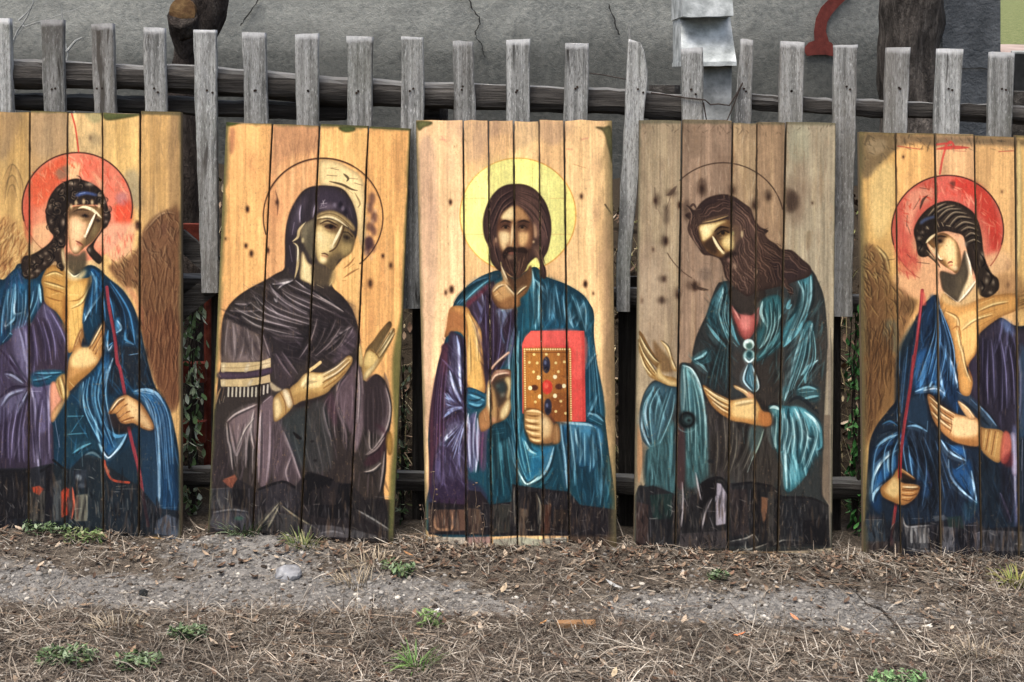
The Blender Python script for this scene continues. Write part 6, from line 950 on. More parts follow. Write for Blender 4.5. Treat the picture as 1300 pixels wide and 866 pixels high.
        n_ = len(p.pts(t)); q = np.array(crom(p.pts(t), False, 6)); u = np.linspace(0, 1, len(q)); d_ = np.gradient(q, axis=0); d_ = d_ / (np.hypot(d_[:, 0], d_[:, 1])[:, None] + 1e-6); wv = np.stack([-d_[:, 1], d_[:, 0]], 1) * (np.sin(u * (13 + i % 5 * 3) + i) * (1.6 + i % 3))[:, None]
        for off, c_, w_, a_ in ((-3.4, '8d7264', 3.0, .42), (0, '1f1512', 2.6, .5), (3.4, '6f584c', 3.2, .42), (5.6, 'a68b7a', 1.2, .35), (-6.4, '2a1d19', 2.2, .45)):
            s_ = np.stack([-d_[:, 1], d_[:, 0]], 1) * off; p.stroke(c_, q + wv + s_, w_, a_, .8, 'l')
    p.H('c9ae98', 2, 'F540,590 560,600 552,640', 'F410,560 425,580', 'F470,640 500,660', 'F760,740 800,752', 'F300,130 350,122', 'F460,340 466,372', a=.8); p.H('4a3a33', 3, 'F110,190 140,160 160,190', 'F85,232 110,215', 'F600,330 632,318', 'F690,420 720,440', 'F120,260 110,330 140,400', a=.9); p.H('9a8272', 1.8, 'F105,180 130,230 120,290', 'F150,200 190,190', 'F125,330 150,400 190,460', 'F150,260 140,330', a=.75)
    # face
    p.P('866a48', 'F180,302 250,282 362,262 386,300 395,470 355,500 312,512 245,482 200,425 180,362', 1.2); p.P('ead59e', 'F185,304 260,288 362,268 310,300 272,352 212,408 190,362', 2.4, .95); p.P('f7eabc', 'F200,310 270,298 250,340 215,375', 5, .7); p.P('53402e', 'F272,352 310,310 372,312 388,352 345,392 290,396', 4, .9); p.P('3c2c22', 'F205,425 262,382 290,430 300,490 255,480', 4, .85); p.P('e2cc92', 'F325,405 385,352 412,382 402,462 352,456', 4, .9); p.P('f2e4b4', 'F345,410 385,390 385,430', 5, .7)
    p.L('2c1e16', 2.6, 'F278,345 318,312 378,318', a=.85, prof='l'); p.e('8a7048', 'F338,352', 26, 14, 1.8, .8, -.1); p.e('1a110d', 'F335,350', 13, 13, 1, .95); p.L('20150f', 1.6, 'F300,358 338,334 375,348', a=.85); p.e('cdb684', 'F340,378', 26, 6, 1.8, .6, -.15)
    p.L('f7ecc4', 4.2, 'F266,372 292,420 318,460 342,490', prof='l', a=.95, soft=1); p.L('3a281c', 1.8, 'F283,378 312,430 350,478', a=.7); p.e('f0dfb0', 'F338,482', 14, 10, 2.4, .8); p.P('312420', 'F345,492 395,472 440,490 400,508 370,540 350,520', 2.4, .85); p.e('a88a7c', 'F374,530', 12, 14, 2.4, .8); p.e('b8a088', 'F412,572', 16, 18, 4, .6); p.e('d9c79c', 'F462,358', 7, 24, 2, .8); p.P('7d6650', 'F395,300 440,300 450,380 410,420', 5, .6); p.H('5a463c', 2.6, 'F180,285 260,255 375,222', 'F200,270 300,240', a=.85); p.H('d9bf8c', 2.4, 'F200,282 290,262 370,236', a=.7); p.e('c2cf8c', 'F402,352', 6, 14, 2, .5)
    # ruins along the foot
    p.Q('29282a', 'D30,460 130,440 260,490 290,560 420,480 440,420 520,390 600,430 760,420 900,450 960,515 1130,520 1245,570 1255,820 20,820', 2.5, .85); p.Q('27403b', 'D110,500 250,490 250,650 130,650', 4, .7); p.Q('4c3a34', 'D20,540 100,560 100,800 20,810', 3, .75); p.Q('b9b4be', 'D535,425 560,430 600,500 590,680 530,690 525,520', 1.5, .85); p.Q('1a1719', 'D440,420 530,395 530,500 470,560 430,640 420,500', 2, .85); p.L('201e20', 3, 'D430,440 490,400 560,395 600,430', 'D640,440 750,425 880,445', 'D960,515 1130,520 1240,570', a=.85); p.Q('3f3533', 'D620,470 730,460 740,740 630,760', 3, .7); p.Q('1b191b', 'D750,470 810,470 810,740 750,750', 2, .85); p.Q('9a7358', 'D815,510 860,520 850,640 830,680 815,600', 2.5, .75); p.Q('55524e', 'D860,480 900,480 890,780 860,790', 3, .7)
    p.H('c4bfc2', 3, 'D315,420 320,540 310,700', 'D505,520 460,620 430,760', 'D490,640 540,780', 'D470,600 560,605', 'D400,360 420,470 435,530', 'D330,520 350,570', a=.8); p.H('8f8a8c', 4, 'D110,640 115,760', 'D200,760 180,840', 'D750,470 745,600', 'D300,640 310,760', 'D430,440 440,480', a=.7); p.H('a8a59c', 2.6, 'D620,790 720,770 770,750 800,790', 'D720,790 730,840 860,800', 'D900,810 960,780 1060,785', 'D960,800 970,850', 'D130,840 190,780', 'D1060,560 1065,610', 'D1090,560 1095,600', 'D960,700 985,710', a=.75); p.Q('19181b', 'D1080,660 1245,640 1250,820 1080,800', 5, .8); p.Q('2a2c30', 'D960,540 1080,530 1080,800 960,780', 4, .7); p.Q('5c5656', 'D300,740 600,720 600,830 300,840', 4, .6); p.scrub('6a6665', 'D20,480 1240,600 1240,820 20,810', 70, 10, 1.4, .5, 85, 30, 51); p.scrub('161517', 'D20,480 1240,600 1240,820 20,810', 60, 12, 2, .6, 85, 25, 52)
    p.H('b98d66', 9, 'D35,60 45,250 40,420', a=.6); p.H('8d8478', 4, 'C1240,100 1250,400 1245,860', 'D1245,60 1250,500 1255,820', 'B1245,560 1240,860', a=.8); p.Q('6a5c50', 'D1215,0 1255,0 1250,560 1200,500', 4, .6)
    # worn foot: drips, scratches and rubbed patches
    p.scrub('131215', 'D25,470 420,500 520,410 900,460 1240,580 1240,830 25,820', 90, 26, 3.2, .5, 90, 7, 437, 1.6); p.scrub('857f78', 'D25,470 420,500 520,410 900,460 1240,580 1240,830 25,820', 70, 18, 1.3, .5, 90, 9, 438); p.scrub('6a5848', 'D25,470 420,500 520,410 900,460 1240,580 1240,830 25,820', 50, 22, 2.6, .45, 90, 6, 439, 1.6); p.scrub('b9b4ab', 'D25,470 420,500 520,410 900,460 1240,580 1240,830 25,820', 26, 9, 1.0, .6, 60, 70, 440); p.scrub('4a4648', 'D25,470 420,500 520,410 900,460 1240,580 1240,830 25,820', 60, 14, 3, .45, 88, 14, 441, 2)
    p.e('232c2e', 'C345,682', 58, 54, 3, .9); p.ring('121617', 872, 536, 8.5, 2.6, .85, 1.5); p.e('567070', 'C352,680', 24, 20, 2.5, .85); p.e('161b1c', 'C358,684', 12, 10, 1.5, .9); p.ring('7a9a9c', 872, 538, 13.5, 1.6, .5, 1, 20, 160)
    p.edge_dirt(((812, 155), (1061, 157), (1056, 702), (805, 697)), '6d6a58', (3, 2.5, 3), .7, 81)
    p.joints([(866, 857), (930, 924), (961, 957), (998, 987)], 304)
    p.age(55)
    p.finish()
def paint_staff_bearer_right(p):
    p.wood([(1137, 1144), (1187, 1195), (1237, 1246), (1289, 1294)], ['d6b078', 'dfb47c', 'd0ab80', 'd8b180', 'dcb985'],
           [(1279, 339, 5, .6), (1147, 200, 2, .6), (1272, 245, 2, .4), (1280, 365, 4, .35)], seed=81, blot='a58a6c', blota=.35)
    p.P('6f6250', 'A260,60 480,50 730,60 990,70 1290,80 1290,130 1000,120 740,130 600,110 490,150 430,210 370,270 320,330 270,320', 4, .75); p.P('a8957a', 'A300,100 420,90 410,160 330,190', 5, .8); p.scrub('4c4436', 'A260,60 1290,80 1290,150 500,150 360,280 260,300', 70, 8, 2, .5, 60, 60, 41); p.scrub('9a8a70', 'A260,60 1290,80 1290,170 500,170 360,300 260,320', 40, 9, 1.5, .5, 60, 60, 42)
    p.H('b0413c', 5, 'A740,150 830,140 950,140', 'A1140,165 1240,160', 'A500,130 640,150', a=.75); p.L('c05048', 2.6, 'A765,310 780,220 800,140', 'A800,130 830,100 850,130 800,145', 'A740,120 830,110', a=.8); p.H('8f3a34', 3, 'A800,80 840,130', 'A850,160 930,165', a=.6); p.P('f3dfae', 'A1255,150 1280,160 1285,500 1275,860 1250,860', 2, .8)
    p.P('ead3a0', 'A330,330 470,240 480,480 420,700 340,700', 8, .5)
    # halo
    p.E('c2685a', 1203, 295, 71, 71, 1, .95); p.E('ddb08a', 1203, 322, 46, 56, 9, .95); p.P('bb4438', 'A850,350 960,350 1060,420 1140,600 1150,760 1100,800 1060,620 1010,560 980,470 890,420', 4, .7); p.P('dca488', 'A560,450 640,400 720,400 720,470 640,520 600,620 580,700 540,640', 5, .75); p.P('dcb088', 'B500,200 740,130 745,330 640,370 500,330', 6, .9); p.P('d9b48c', 'B1020,100 1180,60 1220,160 1100,220 1040,120', 6, .85); p.P('c8705a', 'B500,0 580,20 640,140 600,220 520,190 480,60', 6, .6); p.P('3d2e28', 'A825,370 860,360 850,410', 2, .6)
    p.scrub('c04a3a', 'A480,620 560,440 700,360 900,340 1080,460 1160,700 1120,800 1000,520 760,420 600,560 520,720', 60, 12, 2.2, .5, 60, 50, 43); p.scrub('e6b494', 'A480,620 560,440 700,360 900,340 1080,460 1160,700 1120,800 1000,520 760,420 600,560 520,720', 45, 12, 1.8, .5, 60, 50, 44); p.scrub('b8524a', 'B500,20 600,20 660,200 600,240 500,180', 30, 12, 2, .55, 60, 40, 45); p.H('3b3029', 3.4, 'A640,540 660,480 690,450', 'A600,540 640,470', 'A640,400 700,410', 'A560,640 580,700', 'B620,130 700,140', 'B580,100 560,80', a=.75); p.H('4a3a30', 4, 'B410,120 480,110', 'A560,580 555,650', a=.7)
    p.ring('4a2c26', 1203, 295, 71, 1.7, .9, a0=165, a1=375); p.ring('8a4438', 1203, 295, 71, 1.2, .5, a0=120, a1=165); p.ring('8a4438', 1203, 295, 71, 1.4, .7, a0=15, a1=40)
    # wings
    p.P('a8865e', 'A280,800 340,770 400,840 B420,110 450,230 500,330 610,380 560,560 500,700 500,860 C490,120 500,400 420,500 330,650 285,640 B270,500', 3, .7); p.P('7d5f44', 'B270,260 400,300 420,500 400,860 C400,300 320,600 285,600', 7, .7); p.H('ead29c', 3, 'B360,30 420,100 440,190', 'A310,790 370,820', 'B430,250 380,240', a=.8); p.scrub('54402f', 'B280,0 400,60 440,260 600,380 500,640 500,860 400,860 280,600', 90, 14, 1.8, .6, 100, 35, 46); p.scrub('d9bd8c', 'B280,0 400,60 440,260 600,380 500,640 500,860 400,860 280,600', 70, 14, 1.6, .6, 95, 30, 47); p.P('6a8a88', 'B410,520 490,510 495,700 440,680 400,640', 5, .7); p.H('b4c8c4', 3, 'B440,560 430,640 450,690', 'C430,180 415,260', 'C385,270 370,350', 'B450,770 420,860', a=.75); p.scrub('5a3f30', 'C285,20 480,20 470,300 400,480 320,600 285,600', 60, 22, 2, .5, 95, 14, 48); p.scrub('9c7a58', 'C285,20 480,20 470,300 400,480 320,600 285,600', 40, 20, 1.8, .5, 95, 14, 49); p.P('5a4a34', 'B520,380 620,370 600,430 540,470', 4, .5); p.P('a8865e', 'B1020,380 1100,330 1300,300 1400,320 1400,420 1260,430', 4, .8); p.scrub('6a4e34', 'B1030,380 1300,310 1300,440 1150,470', 40, 12, 1.6, .6, 160, 20, 60); p.P('9a7a5a', 'B1120,220 1240,200 1300,260 1300,320 1130,320', 7, .55)
    p.P('6e5238', 'A270,800 340,770 400,850 B430,110 460,240 600,380 540,560 500,700 C490,200 480,420 400,520 320,640 285,640 B270,300', 5, .55)
    p.feathers('A280,800 400,840 B440,230 280,260', 40, 12, 60, 30, 'e0c48c', '4a3624', 321); p.feathers('B280,260 440,250 600,390 500,640 280,700', 50, 18, 75, 25, 'cdae78', '4a3624', 322); p.feathers('B290,500 480,600 480,860 290,860', 40, 28, 95, 12, 'b89668', '463020', 323); p.feathers('C290,0 480,0 460,300 320,600 290,600', 50, 30, 95, 10, 'a98458', '463020', 324); p.feathers('B1030,370 1300,310 1300,430 1150,470', 26, 16, 165, 15, 'd8b87c', '5a4028', 325)
    # robe
    p.P('24303e', 'B745,340 690,375 650,420 580,560 530,660 510,760 C505,120 495,380 440,470 370,560 325,660 310,800 D290,600 290,860 1500,860 C1500,200 B1500,520 1260,540 1140,485 1010,590 900,700 820,540 770,420', 1); p.P('26405c', 'B740,350 690,380 640,600 610,860 C600,350 700,360 760,360 810,390 870,500 880,350 860,150 B830,560', 3, .7); p.P('3a6a96', 'C620,120 740,80 770,200 800,370 700,350 610,350', 4, .75); p.P('2a3b44', 'B520,640 620,500 600,760 580,860 C560,300 510,460 500,120', 4, .8)
    p.H('b8dcf0', 4, 'C610,355 680,330 760,330 800,385', 'C720,290 690,330 650,340', 'C765,220 775,300 800,370', 'C780,60 830,150 870,290 875,330', a=.85); p.H('6aa4d0', 7, 'C680,180 660,260 640,330', 'B700,760 680,862', 'B770,640 820,760 860,862', 'C800,60 850,220', 'C740,250 740,310', a=.65); p.H('e4f2fa', 2.6, 'C660,350 740,335 795,365', 'C800,80 850,200 872,300', 'C770,230 780,300', 'B770,650 830,780', a=.8); p.H('10202e', 6, 'C770,80 820,260 860,400', 'C600,380 690,380 770,390', 'B730,420 720,620', 'B770,560 840,760', a=.6); p.H('4f86b8', 6, 'B640,760 620,862', 'B740,760 720,862', 'C870,420 875,500', a=.6)
    p.P('31475a', 'C590,400 680,390 690,600 640,580 560,570', 3, .7); p.H('9cc8e4', 3.4, 'C560,572 620,570 685,605', 'C685,605 690,540', 'C490,460 500,540', 'C640,580 600,572', a=.8); p.H('5f98c0', 3, 'C570,540 620,560', 'C400,560 450,540 500,570', 'C880,440 870,500', a=.6)
    p.P('3f3946', 'B1010,600 1140,492 1250,545 1400,600 1400,860 C1400,600 1270,580 1180,612 1020,440 960,370 945,180 1000,60', 2); p.P('33303c', 'C1020,60 1120,60 1240,560 1180,600 1030,420', 6, .6); p.H('8f8fb4', 4, 'B1160,510 1150,600 1110,720', 'B1200,540 1190,660 1180,780', 'B1230,580 1210,760', 'C1240,20 1190,160', 'C1200,40 1170,140', a=.6); p.P('7d96c0', 'B1150,490 1220,520 1240,600 1180,570', 4, .6); p.H('b4c8e8', 4, 'B1270,700 1290,860', 'C1270,120 1280,300 1265,540', 'C1300,420 1275,560', a=.8); p.P('45607c', 'C1270,100 1300,80 1400,400 1300,640 1260,560', 3, .7)
    p.P('3b4a58', 'C880,340 960,380 1020,440 1130,575 1020,590 990,520 900,440', 3, .8); p.H('8fb0cc', 3, 'C1015,440 1070,500 1125,570', 'C960,400 1000,440', 'C870,350 900,370', a=.8); p.H('1d242c', 5, 'C900,400 1000,490 1080,570', a=.6)
    # gold tunic
    p.P('c89c62', 'B765,425 790,330 880,400 1000,372 1100,345 1250,335 1258,430 1140,488 1015,592 1000,700 950,775 940,862 C935,190 970,270 968,330 945,380 890,350 875,200 B880,860 850,680 820,540', 1.2); p.P('e2be80', 'B880,480 990,440 1000,560 990,680 930,760 900,700 870,560', 4, .7); p.H('f0dca6', 2.6, 'B800,450 870,490 880,560', 'B1010,440 1100,400 1200,380', 'B900,560 980,500 1100,460', 'B870,560 890,660 910,720', 'B1010,400 1110,360', 'C900,60 920,190 960,290', a=.7); p.H('8a5c34', 2.2, 'B840,560 880,540 900,620', 'B1010,470 1130,430', 'B890,640 910,700', 'B910,560 960,540', 'B1010,540 1140,470', 'B870,470 870,560', 'C890,100 930,240', a=.65); p.H('6a4430', 2, 'C945,180 940,200 970,260', 'B950,775 1000,700', a=.6)
    # neck and head
    p.P('3a3028', 'F270,144 200,165 130,215 80,280 55,350 70,430 85,512 130,527 165,500 142,430 200,372 262,350 322,360 382,382 402,450 430,560 468,660 490,770 550,802 622,752 622,680 580,640 540,560 522,480 512,380 490,290 450,220 380,170 330,150', 1); p.P('241d1a', 'F90,300 160,260 260,300 330,340 380,380 300,350 220,350 140,400 100,480 75,400', 7, .6)
    for i, t in enumerate(('F190,240 250,195 330,175', 'F215,265 280,205 370,200', 'F250,295 320,225 410,232', 'F290,320 350,255 440,262', 'F330,330 390,290 465,305', 'F370,350 420,325 485,345', 'F400,390 440,365 495,385', 'F150,250 200,195 270,160', 'F410,430 460,410 505,430')):
        p.H('847864', 3.0, t, a=.6); q = np.array(crom(p.pts(t), False, 5)); p.stroke('130d0b', q + np.array([4.5, 6.0]), 2.0, .6, .9, 'l'); p.stroke('b8ad92', q - np.array([.6, 1.4]), 1.0, .6, .7, 'l')
    for q, rx, ry in (('F515,520', 14, 30), ('F490,580', 9, 20), ('F560,640', 16, 12), ('F545,690', 12, 22), ('F590,700', 10, 22), ('F520,740', 14, 12), ('F570,770', 16, 10), ('F470,480', 10, 20), ('F90,400', 12, 14), ('F100,470', 14, 14), ('F110,360', 14, 10), ('F145,330', 14, 8)): p.e('867a6a', q, rx, ry, 2.2, .75); p.e('c4b9a4', q, rx * .4, ry * .4, 1.5, .55)
    p.H('120c0b', 2.4, 'F500,500 535,560 510,600', 'F530,600 580,660 560,720', 'F500,680 530,730 510,770', 'F590,650 610,720', 'F450,440 480,540 500,620', 'F80,420 110,440 90,490', 'F95,340 120,390', a=.75); p.P('66789a', 'F95,290 130,262 190,245 195,258 140,280 105,305', 1.6, .8)
    for t in ('F208,285 222,322', 'F240,290 252,318', 'F270,312 300,318', 'F140,318 155,338'): p.H('d9cba8', 4, t, a=.85)
    p.P('5c5343', 'F235,625 330,645 372,560 398,485 425,600 405,720 350,832 258,765 236,700', 2); p.P('463f35', 'F240,640 320,650 330,740 270,740', 6, .7); p.P('d9c79c', 'F398,478 430,580 455,690 470,720 410,780 350,838 385,740 422,640', 2.4, .9); p.P('c7ab7c', 'F240,760 350,838 470,740 500,790 420,850 330,862 250,830', 3, .85); p.H('f6ecd2', 2.6, 'F402,490 428,570 440,650', 'F470,690 410,770 352,832', 'F258,768 345,835', a=.9)
    p.P('8f7049', 'F150,425 190,388 240,362 292,380 342,430 364,500 366,572 340,635 300,614 250,584 215,545 203,480 170,455', 1.2); p.P('5a4633', 'F175,402 240,372 270,395 240,440 195,435', 4, .9); p.P('e4c28e', 'F262,402 312,400 346,470 352,560 330,612 290,602 262,545 216,524 226,470 258,440', 4, .95); p.P('f2d9a6', 'F270,420 310,430 330,500 300,540 265,500', 7, .6); p.P('6d553c', 'F345,440 366,520 362,590 340,632 345,560', 4, .7)
    p.L('ecdcb2', 3.6, 'F136,432 165,400 205,368', a=.9, prof='l', soft=1.1); p.L('e2cfa2', 2.6, 'F155,440 180,480 205,520', a=.85, prof='l'); p.L('f3e6c4', 3, 'F200,460 208,500 222,532 240,546', prof='l', a=.9); p.e('1c1310', 'F222,420', 18, 11, 1.6, .9, -.25); p.L('2a1d16', 2.2, 'F185,405 225,385 275,392', a=.8, prof='l'); p.e('d2b58a', 'F240,440', 20, 6, 1.8, .6, -.2); p.L('7a4034', 2.2, 'F280,572 300,560 315,566', a=.85, prof='l'); p.L('b87a62', 2.2, 'F290,588 310,582', a=.7); p.e('f4e2b8', 'F332,604', 12, 14, 3, .85); p.e('f0dcae', 'F240,536', 12, 8, 2, .8); p.L('4a3426', 1.6, 'F246,552 225,548 212,530', a=.75)
    p.L('3d3026', 3.2, 'F128,505 165,525 205,560 230,600', 'F150,470 190,530', a=.85, prof='l'); p.H('b8a484', 1.8, 'F140,480 175,520 200,550', 'F170,460 200,510', a=.8); p.e('9a9484', 'F402,440', 8, 20, 2.4, .7)
    # sleeve on the left
    p.P('2a4c70', 'C500,610 430,640 350,700 330,760 D330,250 320,420 335,520 390,560 D400,400 470,300 520,170 600,200 680,330 715,440 640,460 560,260 C560,640', 2, .9); p.P('3f78aa', 'D340,400 400,250 480,190 500,260 440,330 380,400', 3, .75); p.H('b4d8ee', 4.6, 'C500,625 430,650 360,700', 'D505,165 400,240 345,340 335,440', 'D340,490 350,440 400,385', 'D440,180 440,280 445,310', a=.85); p.H('6aa6d4', 6, 'D470,190 460,290', 'D560,190 620,280 680,400', 'D370,300 350,420', 'C480,640 400,690', a=.65); p.H('e6f4fa', 2.4, 'D480,175 400,245 350,330', 'D338,440 345,500', a=.85); p.H('101c2c', 6, 'C500,690 420,720 350,800', 'D540,150 640,240 700,360', 'C470,590 380,620', 'D570,120 640,200', a=.65); p.H('5a6a9a', 4, 'C430,560 490,540', 'C370,700 340,760', 'D630,220 700,340 715,430', a=.6)
    # falling ends of the cloak
    p.P('34618a', 'D770,100 830,140 910,140 932,235 870,200 825,170', 1.2); p.P('2c5478', 'D825,230 850,290 930,240 960,250 1005,500 940,470 870,370 825,330', 1.4); p.H('bcdff2', 3.6, 'D770,105 830,185 930,238', 'D930,238 910,140', 'D820,230 830,330 900,420 1000,500', 'D1000,500 980,400 965,300', a=.9); p.H('6fa8cc', 5, 'D800,120 880,170', 'D900,340 960,440', 'D870,290 930,250', a=.6); p.H('e8f5fa', 2, 'D850,175 925,232', 'D900,425 995,498', a=.85); p.P('24303a', 'D1020,200 1150,260 1220,600 1040,600', 6, .6); p.P('2c4a54', 'D920,500 1010,500 960,600 920,600', 3, .6); p.H('8d88a4', 4, 'D1150,440 1190,540 1220,620', 'D1240,60 1245,300 1250,560', 'D1290,100 1290,500', 'D1145,440 1165,455', a=.75); p.P('777a98', 'D1225,70 1260,80 1265,600 1240,600', 3, .8); p.H('c8cce0', 3.4, 'D1235,75 1240,260 1245,520', 'D1290,110 1285,300', a=.8); p.P('2b2733', 'D1150,250 1230,250 1230,600 1170,560', 4, .6)
    p.P('554a4c', 'D300,600 400,600 400,800 300,800', 3, .5)
    p.cloth('B690,380 770,420 860,700 C870,400 800,380 600,360 500,460 500,120 B560,600', 50, 28, 100, '5f97c4', '101c2a', 211, 25, .3)
    p.cloth('B1140,500 1260,560 1300,860 C1300,560 1180,600 1020,430 1000,80', 40, 30, 95, '6d6a86', '221e2a', 213, 15, .3)
    p.cloth('C560,600 760,600 D780,580 560,580 700,400 560,200', 40, 26, 90, '4a5c70', '14181e', 215, 30, .35); p.cloth('D780,120 1000,200 1240,300 1230,600 800,600', 40, 30, 85, '4a6076', '14161c', 217, 25, .3)
    p.drape('8fc0e4', '0e1824', 'B740,360 720,600 C610,350', 'B770,430 860,700 C870,320', 8, 250)
    p.drape('8f8cae', '1f1a26', 'B1010,610 1000,800 C1030,430', 'B1240,550 1280,800 C1270,560', 7, 251)
    p.drape('8fc0e4', '0e1824', 'C500,600 360,720 D335,500', 'C560,640 640,800 D700,420', 8, 252)
    p.drape('5a7894', '10151c', 'C560,600 620,800 D560,600', 'D780,110 860,350 D1000,500', 6, 253)
    p.drape('7aaad0', '101a28', 'C500,120 500,330 C480,520', 'B650,430 600,760 C560,560', 5, 254)
    # staff
    p.L('8f3c40', 4, 'B655,310 645,420 620,640 595,800 C600,130 580,320 545,540 515,800 D512,340', 'D490,490 475,600 455,760', a=.95, soft=.8); p.H('dc7078', 2, 'B655,320 645,440 620,640', 'C610,60 580,330', 'C560,480 530,680', 'D480,520 465,680', a=.65); p.H('55161e', 1.6, 'B640,520 600,760', 'C590,330 550,600', a=.6); p.P('d06a60', 'B645,310 670,330 680,400 650,400', 2, .7); p.e('d4707a', 'D465,745', 14, 22, 2, .7)
    # open hand
    p.P('241c1e', 'C680,370 740,380 860,480 930,500 1020,520 1030,700 880,690 760,610 700,500', 3, .6); p.P('b98d5d', 'C688,382 722,382 760,428 860,488 925,508 1000,520 1020,600 1012,692 900,682 830,652 772,600 722,522', .9); p.P('ecd0a0', 'C840,520 920,515 1000,540 1005,620 920,640 840,620', 4, .8); p.L('7a5232', 1.6, 'C710,400 780,470 850,515', 'C705,440 770,520 840,560', 'C722,505 780,560 835,600', a=.8); p.H('f3e2b8', 2.2, 'C700,385 770,445 860,500', 'C708,425 775,495 845,540', 'C715,480 775,540 835,585', a=.85); p.P('d6b080', 'C878,412 910,425 960,470 990,522 950,525 905,470', 1); p.H('f0deb2', 2.2, 'C885,418 940,460 980,515', a=.85); p.P('9a7044', 'C830,650 900,680 1010,692 1010,660 900,650', 3, .7); p.L('6a4630', 1.2, 'C832,520 840,570 830,610', a=.5)
    p.P('c09a66', 'C1020,590 1060,585 1170,610 1165,740 1130,800 1030,720', 1.2); p.P('cf7a68', 'C1170,610 1215,630 1220,720 1190,800 1150,780', 2, .9); p.H('eedaa6', 3, 'C1060,595 1045,700', 'C1095,600 1075,730', 'C1135,610 1110,760', a=.8); p.L('7a5434', 1.3, 'C1080,595 1058,720', 'C1118,605 1092,750', 'C1028,590 1030,710', a=.75); p.P('b9b4cc', 'C1215,620 1250,640 1258,860 1225,860 1225,700', 2, .85); p.P('6a2c30', 'C1160,780 1220,730 1225,820 1180,820', 3, .6)
    # staff hand
    p.P('1e1a20', 'D380,400 450,340 520,290 600,340 650,380 640,450 560,530 440,500', 3, .6); p.P('b78b5a', 'D388,412 425,372 465,340 500,285 530,290 605,345 595,358 540,350 520,372 628,392 636,425 610,470 560,508 520,515 460,492 405,462', .9); p.P('ead09c', 'D470,340 505,370 510,440 470,470 420,430 440,390', 4, .75); p.P('2a2420', 'D525,315 590,350 610,370 560,380 525,365', 2, .85); p.L('6e4a2a', 1.5, 'D528,420 580,425 632,415', 'D528,452 580,458 618,446', 'D528,482 570,488 595,474', a=.8); p.H('f6e8c2', 2.4, 'D530,402 590,404 628,402', 'D530,438 600,438', 'D530,468 590,466', 'D525,292 600,345', a=.85); p.P('96703e', 'D400,455 470,490 540,512 480,480 420,440', 3, .6); p.L('9c2f36', 4.6, 'D515,200 512,340', a=.95)
    # ruins
    p.Q('27272c', 'D290,600 420,600 440,660 530,590 560,640 700,620 850,600 900,640 1000,620 1050,660 1500,640 1500,870 290,870', 3, .75); p.Q('43505c', 'D295,605 415,605 420,740 295,760', 2.5, .75); p.Q('6a6a6a', 'D535,600 560,650 690,640 850,650 860,850 800,850 560,780', 2, .7); p.Q('24242a', 'D690,645 770,640 770,800 690,790', 2, .85); p.Q('1a1b20', 'D880,640 980,650 980,850 890,850', 3, .85); p.Q('6c6c70', 'D985,690 1040,670 1300,680 1400,700 1400,800 990,800', 2.5, .7); p.Q('2a3c34', 'D800,590 900,580 920,660 820,650', 4, .6)
    for i in range(5): p.L('b5b5b2', 3, f'D{585 + i * 27},665 {588 + i * 27},745', a=.6)
    for i in range(7): p.L('35353a', 3, f'D{1030 + i * 36},710 {1032 + i * 36},770', a=.7)
    p.H('b8b8b6', 3, 'D535,595 560,650 700,640', 'D560,780 640,800 740,800', 'D845,655 855,740', 'D985,690 1090,670', 'D720,600 790,580', 'D290,605 410,605', 'D590,600 660,600', 'D930,640 1000,640', a=.65); p.Q('5f6264', 'D720,585 790,575 820,600 740,620', 2, .7); p.scrub('77777a', 'D300,640 1400,680 1400,850 300,850', 60, 9, 1.4, .5, 88, 25, 71); p.scrub('18181c', 'D300,640 1400,680 1400,850 300,850', 55, 11, 2, .6, 88, 25, 72); p.Q('5a4a44', 'D290,740 520,740 520,870 290,870', 5, .5)
    # worn foot: drips, scratches and rubbed patches
    p.scrub('131215', 'D290,610 520,600 1000,640 1290,660 1290,860 290,860', 90, 26, 3.2, .5, 90, 7, 446, 1.6); p.scrub('857f78', 'D290,610 520,600 1000,640 1290,660 1290,860 290,860', 70, 18, 1.3, .5, 90, 9, 447); p.scrub('6a5848', 'D290,610 520,600 1000,640 1290,660 1290,860 290,860', 50, 22, 2.6, .45, 90, 6, 448, 1.6); p.scrub('b9b4ab', 'D290,610 520,600 1000,640 1290,660 1290,860 290,860', 26, 9, 1.0, .6, 60, 70, 449); p.scrub('4a4648', 'D290,610 520,600 1000,640 1290,660 1290,860 290,860', 60, 14, 3, .45, 88, 14, 450, 2)
    p.edge_dirt(((1091, 167), (1345, 175), (1345, 716), (1097, 710)), '6c654c', (7, 0, 3), .8, 101)
    p.joints([(1137, 1144), (1187, 1195), (1237, 1246), (1289, 1294)], 305)
    p.age(77)
    p.finish()
# ---------------------------------------------------------------- the painted panels
def m_paint(name, P):
    im = bpy.data.images.new(name, P.w, P.h, alpha=False, float_buffer=False)
    a = np.ones((P.h, P.w, 4), np.float32); a[..., :3] = P.img[::-1]; im.pixels.foreach_set(a.ravel()); im.update(); im.pack()
    t = NT(name, .7, .12); i = t.n('ShaderNodeTexImage', image=im, interpolation='Cubic', extension='EXTEND'); t.l(t.co.outputs['UV'], i.inputs[0])
    g = t.noise(70, 6, .7, stretch=(1, 1, .03)); f = t.noise(9, 5, .6); w = t.noise(240, 3, .7)
    c = t.mix(1.0, i.outputs[0], t.ramp(g, [(.25, .86), (.5, 1.04), (.75, 1.12)]), 'MULTIPLY'); c = t.mix(1.0, c, t.ramp(w, [(.3, .92), (.7, 1.08)]), 'MULTIPLY')
    t.color(c); t.l(t.ramp(f, [(.35, .5), (.65, .78)]), t.b.inputs['Roughness']); t.bump(t.math('ADD', g, t.math('MULTIPLY', w, .4)), .5, .004); return t.m
YT, YB, PTH = .016, -.088, .024
